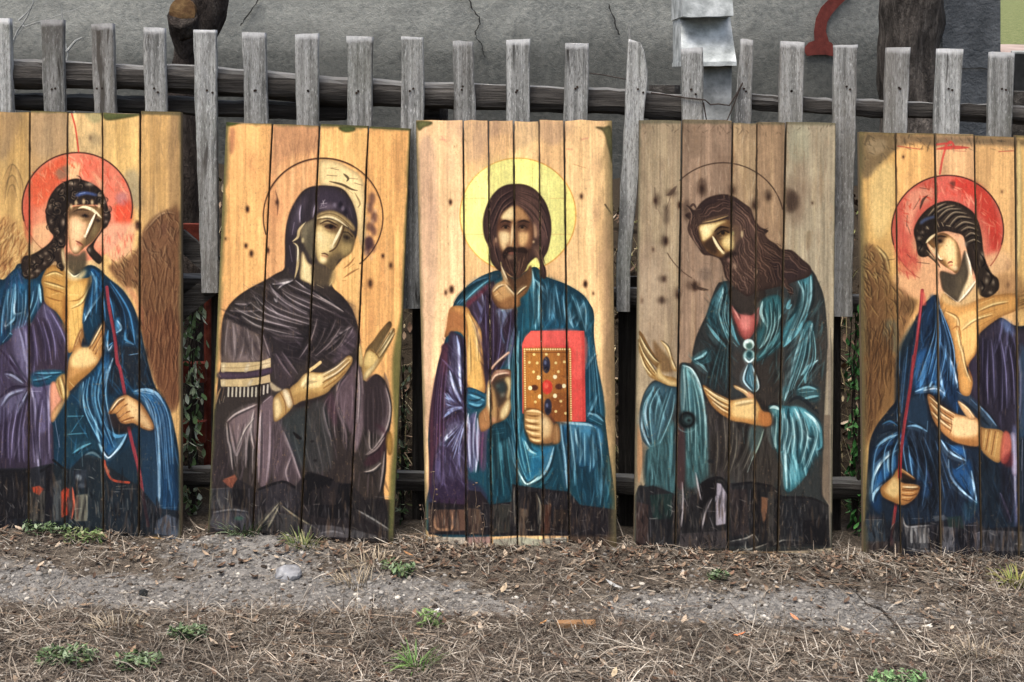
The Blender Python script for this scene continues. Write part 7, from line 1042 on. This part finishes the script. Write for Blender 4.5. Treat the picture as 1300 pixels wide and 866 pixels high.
def make_panel(quad, box, seams, gaps, sections, paint, name, label, seed):
    (ax, ay), (bx, by), (cx, cy), (dx, dy) = quad; random.seed(seed)
    P = Painting(box, dict(zip('ABCDFKM', sections))); paint(P); mat = m_paint(name + '_painting', P)
    TL, TR, BR, BL = W(ax, ay, YT), W(bx, by, YT), W(cx, cy, YB), W(dx, dy, YB)
    nrm = (TR - TL).cross(BL - TL).normalized()
    if nrm.y < 0: nrm = -nrm
    mid = (BL + BR) / 2; root = empty('painted_panel', mid); tag(root, label, 'painted panel', 'painted wooden panels leaning on the fence')
    def at(s, t): return (TL * (1-s) + TR * s) * (1-t) + (BL * (1-s) + BR * s) * t
    def px(s, t): return ((ax*(1-s) + bx*s) * (1-t) + (dx*(1-s) + cx*s) * t, (ay*(1-s) + by*s) * (1-t) + (dy*(1-s) + cy*s) * t)
    ed = [(0, 0)] + [((x0 - ax) / (bx - ax), (x1 - dx) / (cx - dx)) for x0, x1 in seams] + [(1, 1)]; gp = [0] + gaps + [0]; n = 40; wpx = bx - ax
    for i in range(len(ed) - 1):
        V, UV, F = [], [], []; sd = seed * 7.3 + i * 3.1; lift = random.uniform(-.0022, .0022); t0 = random.uniform(-.004, .003); t1 = 1 + random.uniform(-.004, .004); ch = .0020
        for j in range(n + 1):
            t = t0 + (t1 - t0) * j / n
            wob = [.0016 * N(t * 7, sd, q, 1) + .0007 * N(t * 40, sd, q + 9, 1) for q in (1, 2)]
            s0 = ed[i][0] * (1-t) + ed[i][1] * t; s1 = ed[i+1][0] * (1-t) + ed[i+1][1] * t
            g0, g1 = gp[i] / wpx / 2, gp[i+1] / wpx / 2
            k = 1.6 if i == 0 else .55; s0 += g0 + wob[0] * k * (.5 + gp[i] * .5); k = 1.6 if i == len(ed) - 2 else .55; s1 -= g1 + wob[1] * k * (.5 + gp[i+1] * .5)
            cw = ch / (TR - TL).length; dz = lift + .0014 * N(t * 5, sd, 7, 1); cup = .0012
            rows = [(s0, ch, 0), (s0 + cw, 0, 1), ((s0 * 2 + s1) / 3, -cup, 1), ((s0 + s1 * 2) / 3, -cup, 1), (s1 - cw, 0, 1), (s1, ch, 0), (s1, PTH, 0), (s0, PTH, 0)]
            for s_, d_, _ in rows:
                tt = t + (.0035 * N(s_ * 40, sd, 3, 1) + .0014 * N(s_ * 150, sd, 5, 1)) * (1 if j in (0, n) else 0)
                V.append(at(s_, tt) + nrm * (d_ + dz) - mid); q = px(s_, tt); UV.append(((q[0] - box[0]) / (box[2] - box[0]), 1 - (q[1] - box[1]) / (box[3] - box[1])))
        mi = []
        for j in range(n):
            for k in range(8): F.append((j*8 + k, (j+1)*8 + k, (j+1)*8 + (k+1) % 8, j*8 + (k+1) % 8)); mi.append(0 if k in (0, 1, 2, 3, 4) else 1)
        F += [tuple(range(8)), tuple(range(n*8 + 7, n*8 - 1, -1))]; mi += [1, 1]
        o = meshobj('plank', V, F, [mat, MT['rawwood']], root, False, mi)
        ul = o.data.uv_layers.new(name='UVMap'); idx = np.zeros(len(o.data.loops), np.int32); o.data.loops.foreach_get('vertex_index', idx); ul.data.foreach_set('uv', np.array(UV, np.float32)[idx].ravel())
    for t in (.14, .80):                                        # battens that hold the planks together at the back
        V = []
        for s_, tt in ((.04, t), (.96, t), (.96, t + .05), (.04, t + .05)):
            V += [at(s_, tt) + nrm * (PTH - .003) - mid, at(s_, tt) + nrm * (PTH + .016) - mid]
        meshobj('batten', V, [(0, 2, 4, 6), (1, 7, 5, 3), (0, 1, 3, 2), (2, 3, 5, 4), (4, 5, 7, 6), (6, 7, 1, 0)], MT['rawwood'], root)
    return root
make_panel(((-24, 141), (230, 144), (229.5, 686), (-24, 674)), (-26, 135, 236, 695), [(38, 36), (86, 82), (130, 131), (178, 176)], [1.6, 1.0, 1.8, 1.6], ((0, 138), (0, 290), (0, 400), (0, 530), (30, 206, 5.627)), paint_staff_bearer_left, 'staff_bearer_left',
    'painted panel of a winged figure with coral halo and purple mantle holding a red staff', 1)
make_panel(((287, 154), (521, 163), (499, 692), (263, 688)), (255, 145, 530, 700), [(346, 320), (406, 381), (468, 443)], [2.0, 2.0, 1.8], ((262, 148), (262, 290), (262, 400), (262, 530), (345, 228, 5.775)), paint_veiled, 'veiled',
    'painted panel of a veiled figure in a dark mantle with fringed gold bands', 2)
make_panel(((528, 153), (777, 153), (783, 699), (541, 699)), (522, 148, 790, 705), [(588, 592), (620, 624), (652, 657), (684, 690), (716, 723)], [1.7, .9, 1.9, .8, 1.7], ((526, 148), (526, 290), (526, 400), (526, 530), (600, 225, 4.945), (595, 440, 7.21), (655, 510, 12.37)), paint_book_bearer, 'book_bearer',
    'painted plank panel of a bearded figure with a pale yellow halo holding a red book', 3)
make_panel(((812, 154), (1061, 157), (1056, 704), (805, 699)), (798, 148, 1070, 712), [(866, 857), (930, 924), (961, 957), (998, 987)], [2.2, 2.2, .7, 2.4], ((803, 148), (803, 290), (803, 400), (803, 530), (853, 231, 5.187)), paint_wild_hair, 'wild_hair',
    'painted grey plank panel of a long haired bearded figure bowing in a teal robe', 4)
make_panel(((1091, 167), (1342, 175), (1346, 718), (1097, 710)), (1085, 160, 1350, 722), [(1137, 1144), (1187, 1195), (1237, 1246), (1289, 1294)], [1.8, 1.8, 2.2, 2.2], ((1040, 160), (1040, 310), (1040, 430), (1040, 540), (1150, 230, 5.313)), paint_staff_bearer_right, 'staff_bearer_right',
    'painted panel of a winged figure in dark blue cloak with deep red halo', 5)
# ---------------------------------------------------------------- ground cover
rng = np.random.RandomState(77)
def bake(name, V, F, colors, mat, kind='stuff', label=None, cat=None, parent=None, group=None, smooth=False, origin=None):
    """one mesh from stacked numpy pieces; V (n,k,3), F (m,3|4) index pattern, colors (n,3) linear"""
    n, k, _ = V.shape; base = (np.arange(n) * k)[:, None, None]; faces = (np.asarray(F)[None] + base).reshape(-1, len(F[0]))
    me = bpy.data.meshes.new(name); me.vertices.add(n * k); Q = V.reshape(-1, 3)
    if origin is not None: Q = Q - np.array(origin)
    me.vertices.foreach_set('co', Q.astype(np.float32).ravel())
    nf, q = faces.shape; me.loops.add(nf * q); me.loops.foreach_set('vertex_index', faces.astype(np.int32).ravel()); me.polygons.add(nf)
    me.polygons.foreach_set('loop_start', (np.arange(nf) * q).astype(np.int32)); me.update(calc_edges=True); me.validate()
    ca = me.color_attributes.new('Col', 'FLOAT_COLOR', 'POINT'); cc = np.ones((n * k, 4), np.float32); cc[:, :3] = np.repeat(colors, k, 0); ca.data.foreach_set('color', cc.ravel())
    o = link(name, me, mat, parent)
    if origin is not None: o.location = origin
    if smooth: me.polygons.foreach_set('use_smooth', [True] * len(me.polygons))
    tag(o, label, cat, group, kind); return o
def pick(pal, n):
    c = np.array([lin(h)[:3] for h in pal]); i = rng.randint(0, len(pal), n); return c[i] * rng.uniform(.7, 1.2, (n, 1))
def gzs(x, y): return np.array([gz(a, b) for a, b in zip(x, y)])
def blades(x, y, z, L, wid, az, el, bend, seg=3, twist=None):
    """curved strips starting at x,y,z; el = starting elevation, bend = change of elevation to the tip"""
    n = len(x); V = np.zeros((n, (seg + 1) * 2, 3)); p = np.stack([x, y, z], 1); sx, sy = -np.sin(az), np.cos(az)
    for i in range(seg + 1):
        f = i / seg; e = el + bend * f; w = wid * (1 - .75 * f ** 1.5) / 2
        V[:, i*2] = p + np.stack([sx * w, sy * w, 0 * w], 1); V[:, i*2 + 1] = p - np.stack([sx * w, sy * w, -w * .5], 1)
        d = L / seg; p = p + np.stack([np.cos(az) * np.cos(e) * d, np.sin(az) * np.cos(e) * d, np.sin(e) * d], 1)
    return V, [(i*2, i*2 + 1, i*2 + 3, i*2 + 2) for i in range(seg)]
def scatter(n, dens, x0=-1.75, x1=1.75, y0=-1.15, y1=-.02):
    X = np.zeros(0); Y = np.zeros(0)
    while len(X) < n:
        x = rng.uniform(x0, x1, n); y = rng.uniform(y0, y1, n); d = np.array([dens(a, b) for a, b in zip(x, y)]); k = rng.rand(n) < d; X = np.append(X, x[k]); Y = np.append(Y, y[k])
    return X[:n], Y[:n]
def bare(x, y): return gravel(x, y)
def mat_dens(x, y):
    """dead grass: thick in front and to the right, thin on the track"""
    d = (1 - bare(x, y)) ** 1.6
    return min(1, d * (.45 + .55 * sst(-.5, -.68, y) + .35 * sst(.6, 1.2, x)) * (.55 + .9 * max(0, N(x, y, 21, 4) + .35)) + .03)
DRY = ['8f8577', '786d60', 'a39a8b', '5f554a', '554a40', '857b6e', 'b5ad9f', '9c9080', '5a5046']
x, y = scatter(42000, mat_dens); n = len(x)
V, F = blades(x, y, gzs(x, y) + rng.uniform(.0, .012, n), np.minimum(.012 + rng.exponential(.025, n), .11), rng.uniform(.0008, .0036, n), rng.uniform(0, 6.283, n), rng.uniform(-.1, .45, n), rng.uniform(-1.1, .5, n))
patch = np.array([.70 + .55 * max(-.4, min(1, N(a, b, 41, 5) + N(a, b, 43, 14))) for a, b in zip(x, y)])[:, None]
bake('dead_grass', V, F, pick(DRY, n) * patch, MT['litter'], label='matted dry beige grass covering the ground before the panels', cat='grass')
x, y = scatter(1500, lambda a, b: mat_dens(a, b) ** 2); n = len(x)
V, F = blades(x, y, gzs(x, y) - .004, rng.uniform(.03, .085, n), rng.uniform(.0010, .0022, n), rng.uniform(0, 6.283, n), rng.uniform(.6, 1.4, n), rng.uniform(-1.5, -.2, n), 4)
bake('dry_stems', V, F, pick(DRY[:4] + ['6f6252'], n), MT['litter'], label='short upright dry stems sticking out of the matted grass', cat='grass')
# small fallen leaves
def leaf_mesh(n, x, y, z, size, tilt):
    prof = np.array([(0, -1, 0), (-.42, -.3, .12), (-.40, .35, .14), (0, 1, .05), (.40, .35, .14), (.42, -.3, .12), (0, 0, -.05)])
    az = rng.uniform(0, 6.283, n); V = np.zeros((n, 7, 3)); curl = rng.uniform(.2, 1.6, n)
    for k, (a, b, c) in enumerate(prof):
        px_, py_, pz_ = a * size * rng.uniform(.7, 1.1, n), b * size, c * size * curl + b * b * size * .25 * curl
        t = tilt; yy = py_ * np.cos(t) - pz_ * np.sin(t); zz = py_ * np.sin(t) + pz_ * np.cos(t)
        V[:, k] = np.stack([x + px_ * np.cos(az) - yy * np.sin(az), y + px_ * np.sin(az) + yy * np.cos(az), z + zz], 1)
    return V, [(0, 1, 6), (1, 2, 6), (2, 3, 6), (3, 4, 6), (4, 5, 6), (5, 0, 6)]
LEAF = ['5f4a3a', '6e5848', '4a3a2f', '806c58', '3f332a', '8f7d69', '655244', 'a3937f']
x, y = scatter(3200, lambda a, b: (1 - bare(a, b)) * (.22 + .78 * math.exp(-((b + .17) / .10) ** 2)) * (.4 + .9 * max(0, N(a, b, 31, 3) + .4))); n = len(x)
V, F = leaf_mesh(n, x, y, gzs(x, y) + .006, rng.uniform(.006, .016, n), rng.uniform(-.5, .5, n))
bake('leaf_litter', V, F, pick(LEAF, n), MT['litter'], label='brown fallen leaves gathered along the foot of the panels', cat='leaves')
# gravel
ico = bmesh.new(); bmesh.ops.create_icosphere(ico, subdivisions=1, radius=1); IV = np.array([v.co[:] for v in ico.verts]); IF = [tuple(v.index for v in f.verts) for f in ico.faces]; ico.free()
def stones(n, x, y, r, flat=.6):
    sc = np.stack([r * rng.uniform(.7, 1.3, n), r * rng.uniform(.7, 1.3, n), r * rng.uniform(.4, .8, n)], 1); a = rng.uniform(0, 6.28, n); B = IV[None] * rng.uniform(.75, 1.2, (n, len(IV), 1)); B = B * sc[:, None]
    R = B.copy(); R[..., 0] = B[..., 0] * np.cos(a)[:, None] - B[..., 1] * np.sin(a)[:, None]; R[..., 1] = B[..., 0] * np.sin(a)[:, None] + B[..., 1] * np.cos(a)[:, None]
    return R + np.stack([x, y, gzs(x, y) + r * .1], 1)[:, None]
x, y = scatter(5200, lambda a, b: .06 + .94 * bare(a, b)); n = len(x); r = np.minimum(.0018 + rng.exponential(.0022, n), .010)
bake('gravel', stones(n, x, y, r), IF, pick(['77736d', '8d8982', '66625c', '9c9890', '56524c', '7d766c'], n), MT['litter'], label='fine grey gravel of the worn track', cat='gravel')
x, y = scatter(420, lambda a, b: .35 + .65 * bare(a, b)); n = len(x); r = rng.uniform(.003, .0085, n)
bake('pale_pebbles', stones(n, x, y, r), IF, pick(['a39e95', 'b3aea4', '938e86', 'bdb7aa'], n), MT['litter'], label='pale pebbles scattered over the track and the grass', cat='pebbles')
x, y = scatter(7000, lambda a, b: .25 + .75 * mat_dens(a, b)); n = len(x); r = np.minimum(.0015 + rng.exponential(.0022, n), .009)
bake('soil_crumbs', stones(n, x, y, r), IF, pick(['3f372f', '52483e', '655a4e', '302923', '776c60'], n), MT['litter'], label='dark crumbs of soil and bark among the litter', cat='soil')
x, y = scatter(260, lambda a, b: mat_dens(a, b)); n = len(x)
V, F = blades(x, y, gzs(x, y) + .008, rng.uniform(.06, .2, n), rng.uniform(.002, .0042, n), rng.uniform(-.5, .5, n) + math.pi * rng.randint(0, 2, n), rng.uniform(-.05, .15, n), rng.uniform(-.2, .05, n))
bake('dead_twigs', V, F, pick(['4a3d33', '3a3029', '6a5a4a', '8a7a68'], n), MT['litter'], label='thin dark twigs lying in the dry grass', cat='twigs')
# undergrowth on the bank behind the fence
x = rng.uniform(-2.1, 2.1, 5200); y = rng.uniform(.2, 1.5, 5200); n = 5200
V, F = leaf_mesh(n, x, y, gzs(x, y) + rng.uniform(0, .05, n), rng.uniform(.010, .026, n), rng.uniform(-.2, 1.2, n))
bake('bank_litter', V, F, pick(LEAF + ['5a5f38', '7a7a50', 'b0a080'], n), MT['litter'], label='dead leaves and creepers on the bank behind the fence', cat='leaves')
x = rng.uniform(-2.1, 2.1, 2600); y = rng.uniform(.18, 1.2, 2600); n = 2600
V, F = blades(x, y, gzs(x, y) - .01, rng.uniform(.08, .28, n), rng.uniform(.002, .005, n), rng.uniform(0, 6.28, n), rng.uniform(.3, 1.4, n), rng.uniform(-1.2, 0, n), 4)
bake('bank_grass', V, F, pick(['8d8064', '6e6548', '5a5a3a', 'a59a7c'], n), MT['litter'], label='tangled dry grass on the bank behind the fence', cat='grass')
# leafy plants seen through the gaps
def plant(name, px_, py_, Y, h, w, nl, size, pal, label, cat='plant', group=None):
    b = W(px_, py_, Y); b.z = gz(b.x, Y); root = empty(name, b); tag(root, label, cat, group)
    for i in range(4):
        q = [b - Vector((0, 0, .03))]
        for s_ in range(4): q.append(b + Vector((rng.uniform(-w, w) * .5 * (s_ + 1) / 4, rng.uniform(-.05, .05), h * (s_ + 1) / 4)))
        v, f = tube(q, [.005, .004, .003, .002, .001], 6); meshobj('stem', v, f, MT['bark'], root)
    x = b.x + rng.normal(0, w * .45, nl); y = Y + rng.uniform(-.07, .07, nl); z = b.z + rng.uniform(.0, h, nl)
    V, F = leaf_mesh(nl, x, y, z, rng.uniform(size * .6, size, nl), rng.uniform(.2, 1.5, nl))
    bake('foliage', V, F, pick(pal, nl), MT['green'], None, parent=root); adopt(root); return root
plant('variegated_creeper', 245, 600, .15, .66, .035, 240, .020, ['b5c4a0', '93a87c', 'd0d8be', '7a9464', '5f7a4c'], 'pale green leafy creeper behind the gap between the first winged figure and the veiled figure')
plant('ivy_plant', 1085, 600, .15, .70, .022, 200, .018, ['3f7a3a', '55904c', '2f6030', '6fa062'], 'dark green ivy behind the gap left of the red haloed winged figure')
plant('ivy_plant', 511, 600, .15, .5, .02, 130, .014, ['5a7048', '9aa888', '3a5030'], 'thin speckled ivy behind the gap right of the veiled figure')
# tufts of living grass
def tuft(px_, py_, r, h, nb, label, pal=('4a5c3e', '5d7049', '3f5034', '78866a'), broad=False):
    b = G(px_, py_); b.z = gz(b.x, b.y); a = rng.uniform(0, 6.28, nb); d = np.sqrt(rng.rand(nb)) * r * .6; x = b.x + np.cos(a) * d; y = b.y + np.sin(a) * d * .6
    if broad:
        V, F = leaf_mesh(nb, x, y, gzs(x, y) + rng.uniform(.004, h, nb), rng.uniform(.005, .012, nb), rng.uniform(-.3, .9, nb))
    else: V, F = blades(x, y, gzs(x, y) - .006, rng.uniform(h * .6, h * 1.3, nb), rng.uniform(.002, .0042, nb), a + rng.uniform(-.6, .6, nb), rng.uniform(.7, 1.5, nb), rng.uniform(-1.6, -.5, nb), 4)
    return bake('weed_patch' if broad else 'grass_tuft', V, F, pick(pal, nb), MT['green'], None, label, 'weeds' if broad else 'grass tuft', None, None, origin=tuple(b))
tuft(312, 694, .085, .055, 150, 'bright green grass tuft growing at the foot of the veiled figure panel')
tuft(385, 704, .07, .045, 90, 'olive grass tuft right of the grey stone below the veiled figure', ('5f6b3c', '6f7a4a', '8a8660', '4a5a30'))
tuft(60, 698, .12, .03, 200, 'low green weeds under the purple mantled winged figure', broad=True); tuft(105, 707, .10, .03, 130, 'low weeds mixed with pale leaves left of the bare gravel', ('4f6238', '66784a', '7f8560'), True)
tuft(240, 826, .075, .03, 210, 'small round patch of bright green weeds at the edge of the track', broad=True); tuft(85, 858, .12, .028, 240, 'spreading green weeds in the dry grass left of the round weed patch', broad=True); tuft(175, 862, .09, .026, 180, 'green weeds in the dry grass under the round weed patch', broad=True)
tuft(530, 852, .04, .06, 60, 'narrow upright green grass tuft in the dry grass before the red book panel', ('6a8a4a', '7fa05a', '55753c')); tuft(1140, 858, .11, .026, 220, 'pale green weeds in the dry grass before the red haloed panel', ('5f7f50', '7d9a6a', '4d6a40'), True)
tuft(912, 727, .05, .025, 60, 'tiny green weeds in the litter before the bowing figure', broad=True); tuft(505, 727, .08, .025, 110, 'grey green weeds in the litter between veiled figure and book bearer', ('6a7d5c', '7f9070', '55683f'), True); tuft(1290, 722, .06, .06, 90, 'yellow green grass tuft beside the last panel', ('8a8a4a', '6a7a3a', '9a9458'))
tuft(545, 800, .05, .04, 60, 'sparse green weeds on the track before the red book panel', ('5f7a44', '7a9058'), True)
for px_, py_, lb in ((475, 722, 'tangled tuft of dry straw below the gap right of the veiled figure'), (455, 740, 'dry straw tuft spilling onto the track below the veiled figure'), (1240, 822, 'pale straw tuft at the front before the red haloed panel'), (150, 818, 'brown straw heap on the near edge of the track')):
    tuft(px_, py_, .10, .05, 70, lb, ('9a8d78', '857862', 'aca08a', '6a5e4c'))
# single stems
def stalk(px_, py0, py1, Y, label, heads=5, lean=4):
    b = W(px_, py0, Y); b.z = gz(b.x, Y) - .02; t = W(px_ + lean, py1, Y); q = [b.lerp(t, i / 5) + Vector((.004 * math.sin(i * 2), 0, 0)) for i in range(6)]; root = empty('dry_weed', b); tag(root, label, 'weed', 'dry weed stalks')
    v, f = tube(q, [.0016, .0015, .0013, .0011, .0009, .0006], 5); meshobj('stem', v, f, MT['chipdark'], root)
    for i in range(heads):
        p = q[5 - i % 4] + Vector((rng.uniform(-.008, .008), rng.uniform(-.005, .005), rng.uniform(-.02, .012))); m = stones(1, np.array([p.x]), np.array([p.y]), np.array([.004]))[0]; m = m - m.mean(0) + np.array(p); meshobj('seed_head', m, IF, MT['chipdark'], root)
    adopt(root)
MT['chipdark'] = m_plain('dry_stalk', [(.3, '3f342b'), (.6, '6a5a4a'), (.8, '8a7a66')], 50)
stalk(547, 700, 600, -.13, 'tall dry weed stalk before the left edge of the red book panel', 8); stalk(600, 705, 618, -.14, 'thin dry weed stalk before the red book panel beside the taller one', 6); stalk(540, 705, 640, -.15, 'short dry weed stalk at the corner of the red book panel', 5, -3); stalk(612, 700, 655, -.13, 'shortest dry weed stalk below the blessing hand', 3, 2)
for i, (px_, py_, h_) in enumerate(((150, 822, 32), (180, 818, 30), (247, 812, 34), (265, 812, 36), (281, 806, 22), (300, 804, 24), (340, 806, 22), (582, 796, 26))):
    b = G(px_, py_); b.z = gz(b.x, b.y) - .01; q = [b + Vector((.003 * k_ * (-1) ** i, 0, .016 * k_ * h_ / 30)) for k_ in range(5)]; v, f = tube(q, [.0014, .0013, .0011, .0009, .0006], 5)
    o = meshobj('dry_stalk', [a - b for a in v], f, MT['chipdark']); o.location = b; tag(o, 'short dark dry stalk standing at the edge of the track', 'stalk', 'dry stalks along the track')
# bare twigs over the wall at the left
tb = empty('bare_bush', (W(40, 0, .5).x, .5, gz(W(40, 0, .5).x, .5))); tag(tb, 'bare grey twigs reaching up behind the leftmost pickets', 'bush')
for pts in ([(20, 230), (18, 120), (14, 56), (30, 34), (62, 24), (118, 4)], [(14, 60), (22, 40), (34, 22), (42, 4), (44, -20)], [(70, 230), (74, 120), (86, 70), (80, 40), (78, 6)], [(84, 66), (96, 52), (104, 48)], [(30, 34), (24, 26), (40, 10)], [(90, 230), (95, 136), (100, 118), (88, 128)]):
    P = [W(a, b, .5) for a, b in pts]; v, f = tube(P, [max(.0045 - .0008 * i, .001) for i in range(len(P))], 6); meshobj('twig', v, f, MT['conc'], tb)
adopt(tb)
# things lying on the ground
def lump(name, px_, py_, r, sc, mat, label, cat, seed, dz=.2):
    bm = bmesh.new(); bmesh.ops.create_icosphere(bm, subdivisions=3, radius=r)
    for v in bm.verts:
        d = 1 + .30 * mnoise.noise(v.co / r * 1.3 + Vector((seed, 0, 0))) + .07 * mnoise.noise(v.co / r * 4); v.co = Vector((v.co.x * sc[0], v.co.y * sc[1], v.co.z * sc[2])) * d
    me = bpy.data.meshes.new(name); bm.to_mesh(me); bm.free(); o = link(name, me, MT[mat]); p = G(px_, py_); o.location = (p.x, p.y, gz(p.x, p.y) + r * sc[2] * dz); o.rotation_euler.z = seed; return tag(o, label, cat)
lump('stone', 366, 734, .032, (1.25, 1.0, .85), 'stone', 'fist-sized angular grey stone lying below the veiled figure panel', 'stone', 3.0)
lump('clod', 182, 762, .012, (1.5, 1, .9), 'dark', 'small dark clod lying alone on the gravel track', 'clod', 5.0)
p = G(731, 801); o = meshobj('wood_chip', *(lambda q: ([(a * (1 + .15 * math.sin(i * 2.1)), b, c + .002 * math.sin(i)) for i, (a, b, c) in enumerate(q[0])], q[1]))(box_vf(-.044, .044, -.009, .010, -.004, .008)), MT['chip']); o.location = (p.x, p.y, gz(p.x, p.y) + .006); o.rotation_euler = (.1, .05, .12); tag(o, 'flat orange wood chip lying on the track before the red book panel', 'wood chip')
def one_leaf(px_, py_, size, hexs, label, mat='litter'):
    p = G(px_, py_); z = gz(p.x, p.y); V, F = leaf_mesh(1, np.array([p.x]), np.array([p.y]), np.array([z + .012]), np.array([size]), np.array([.35])); c = np.array([lin(hexs)[:3]])
    bake('fallen_leaf', V, F, c, MT['litter'], None, label, 'leaf', None, 'single fallen leaves', origin=(p.x, p.y, z))
for a in ((122, 706, .024, 'd9c7a0', 'large cream curled leaf on the gravel under the first winged figure'), (67, 682, .02, 'd2bfa0', 'pale leaf propped against the foot of the first panel'), (38, 718, .017, 'd8d0bc', 'whitish leaf at the edge of the green weeds'), (60, 719, .011, 'e0d8c4', 'tiny white leaf beside the whitish one'),
          (778, 742, .026, 'a8a8a4', 'silver grey leaf in the litter before the gap left of the bowing figure'), (940, 806, .017, 'c9794e', 'bright orange leaf on the track before the bowing figure'), (1008, 772, .015, 'c4835f', 'small orange leaf in the litter under the bowing figure'), (473, 783, .013, 'd6cfc0', 'white scrap of leaf on the track before the veiled figure'), (553, 786, .015, 'c9c6c0', 'pale grey leaf on the track before the red book panel'), (690, 800, .012, 'b98a5a', 'small tan leaf beside the flat wood chip'), (1178, 782, .014, 'd9d3c4', 'white leaf in the dry grass before the red haloed panel'), (493, 716, .018, 'c8b59a', 'beige leaf in the litter right of the veiled figure'), (518, 712, .016, 'a5784f', 'rust brown leaf in the litter left of the red book panel'), (780, 858, .016, 'b5a284', 'tan leaf in the near grass below the wood chip'), (640, 745, .02, 'a8977e', 'dull beige leaf in the litter below the red book')):
    one_leaf(*a)
# a curved root running out from the last panel
q = [G(a, b) for a, b in ((1078, 730), (1100, 746), (1118, 752), (1140, 776), (1158, 784), (1178, 804), (1200, 808))]; q = [Vector((a.x, a.y, gz(a.x, a.y) + .004)) for a in q]; v, f = tube(q, [.001, .002, .003, .0032, .003, .002, .001], 7, .4, 4); o = meshobj('exposed_root', [a - q[0] for a in v], f, MT['bark2']); o.location = q[0]; tag(o, 'dark curved root crossing the ground before the red haloed panel', 'root')
q = [G(a, b) for a, b in ((925, 776), (950, 780), (976, 784))]; q = [Vector((a.x, a.y, gz(a.x, a.y) + .004)) for a in q]; v, f = tube(q, [.002, .004, .002], 6); o = meshobj('dark_stick', [a - q[0] for a in v], f, MT['bark']); o.location = q[0]; tag(o, 'short dark stick on the track before the bowing figure', 'stick')
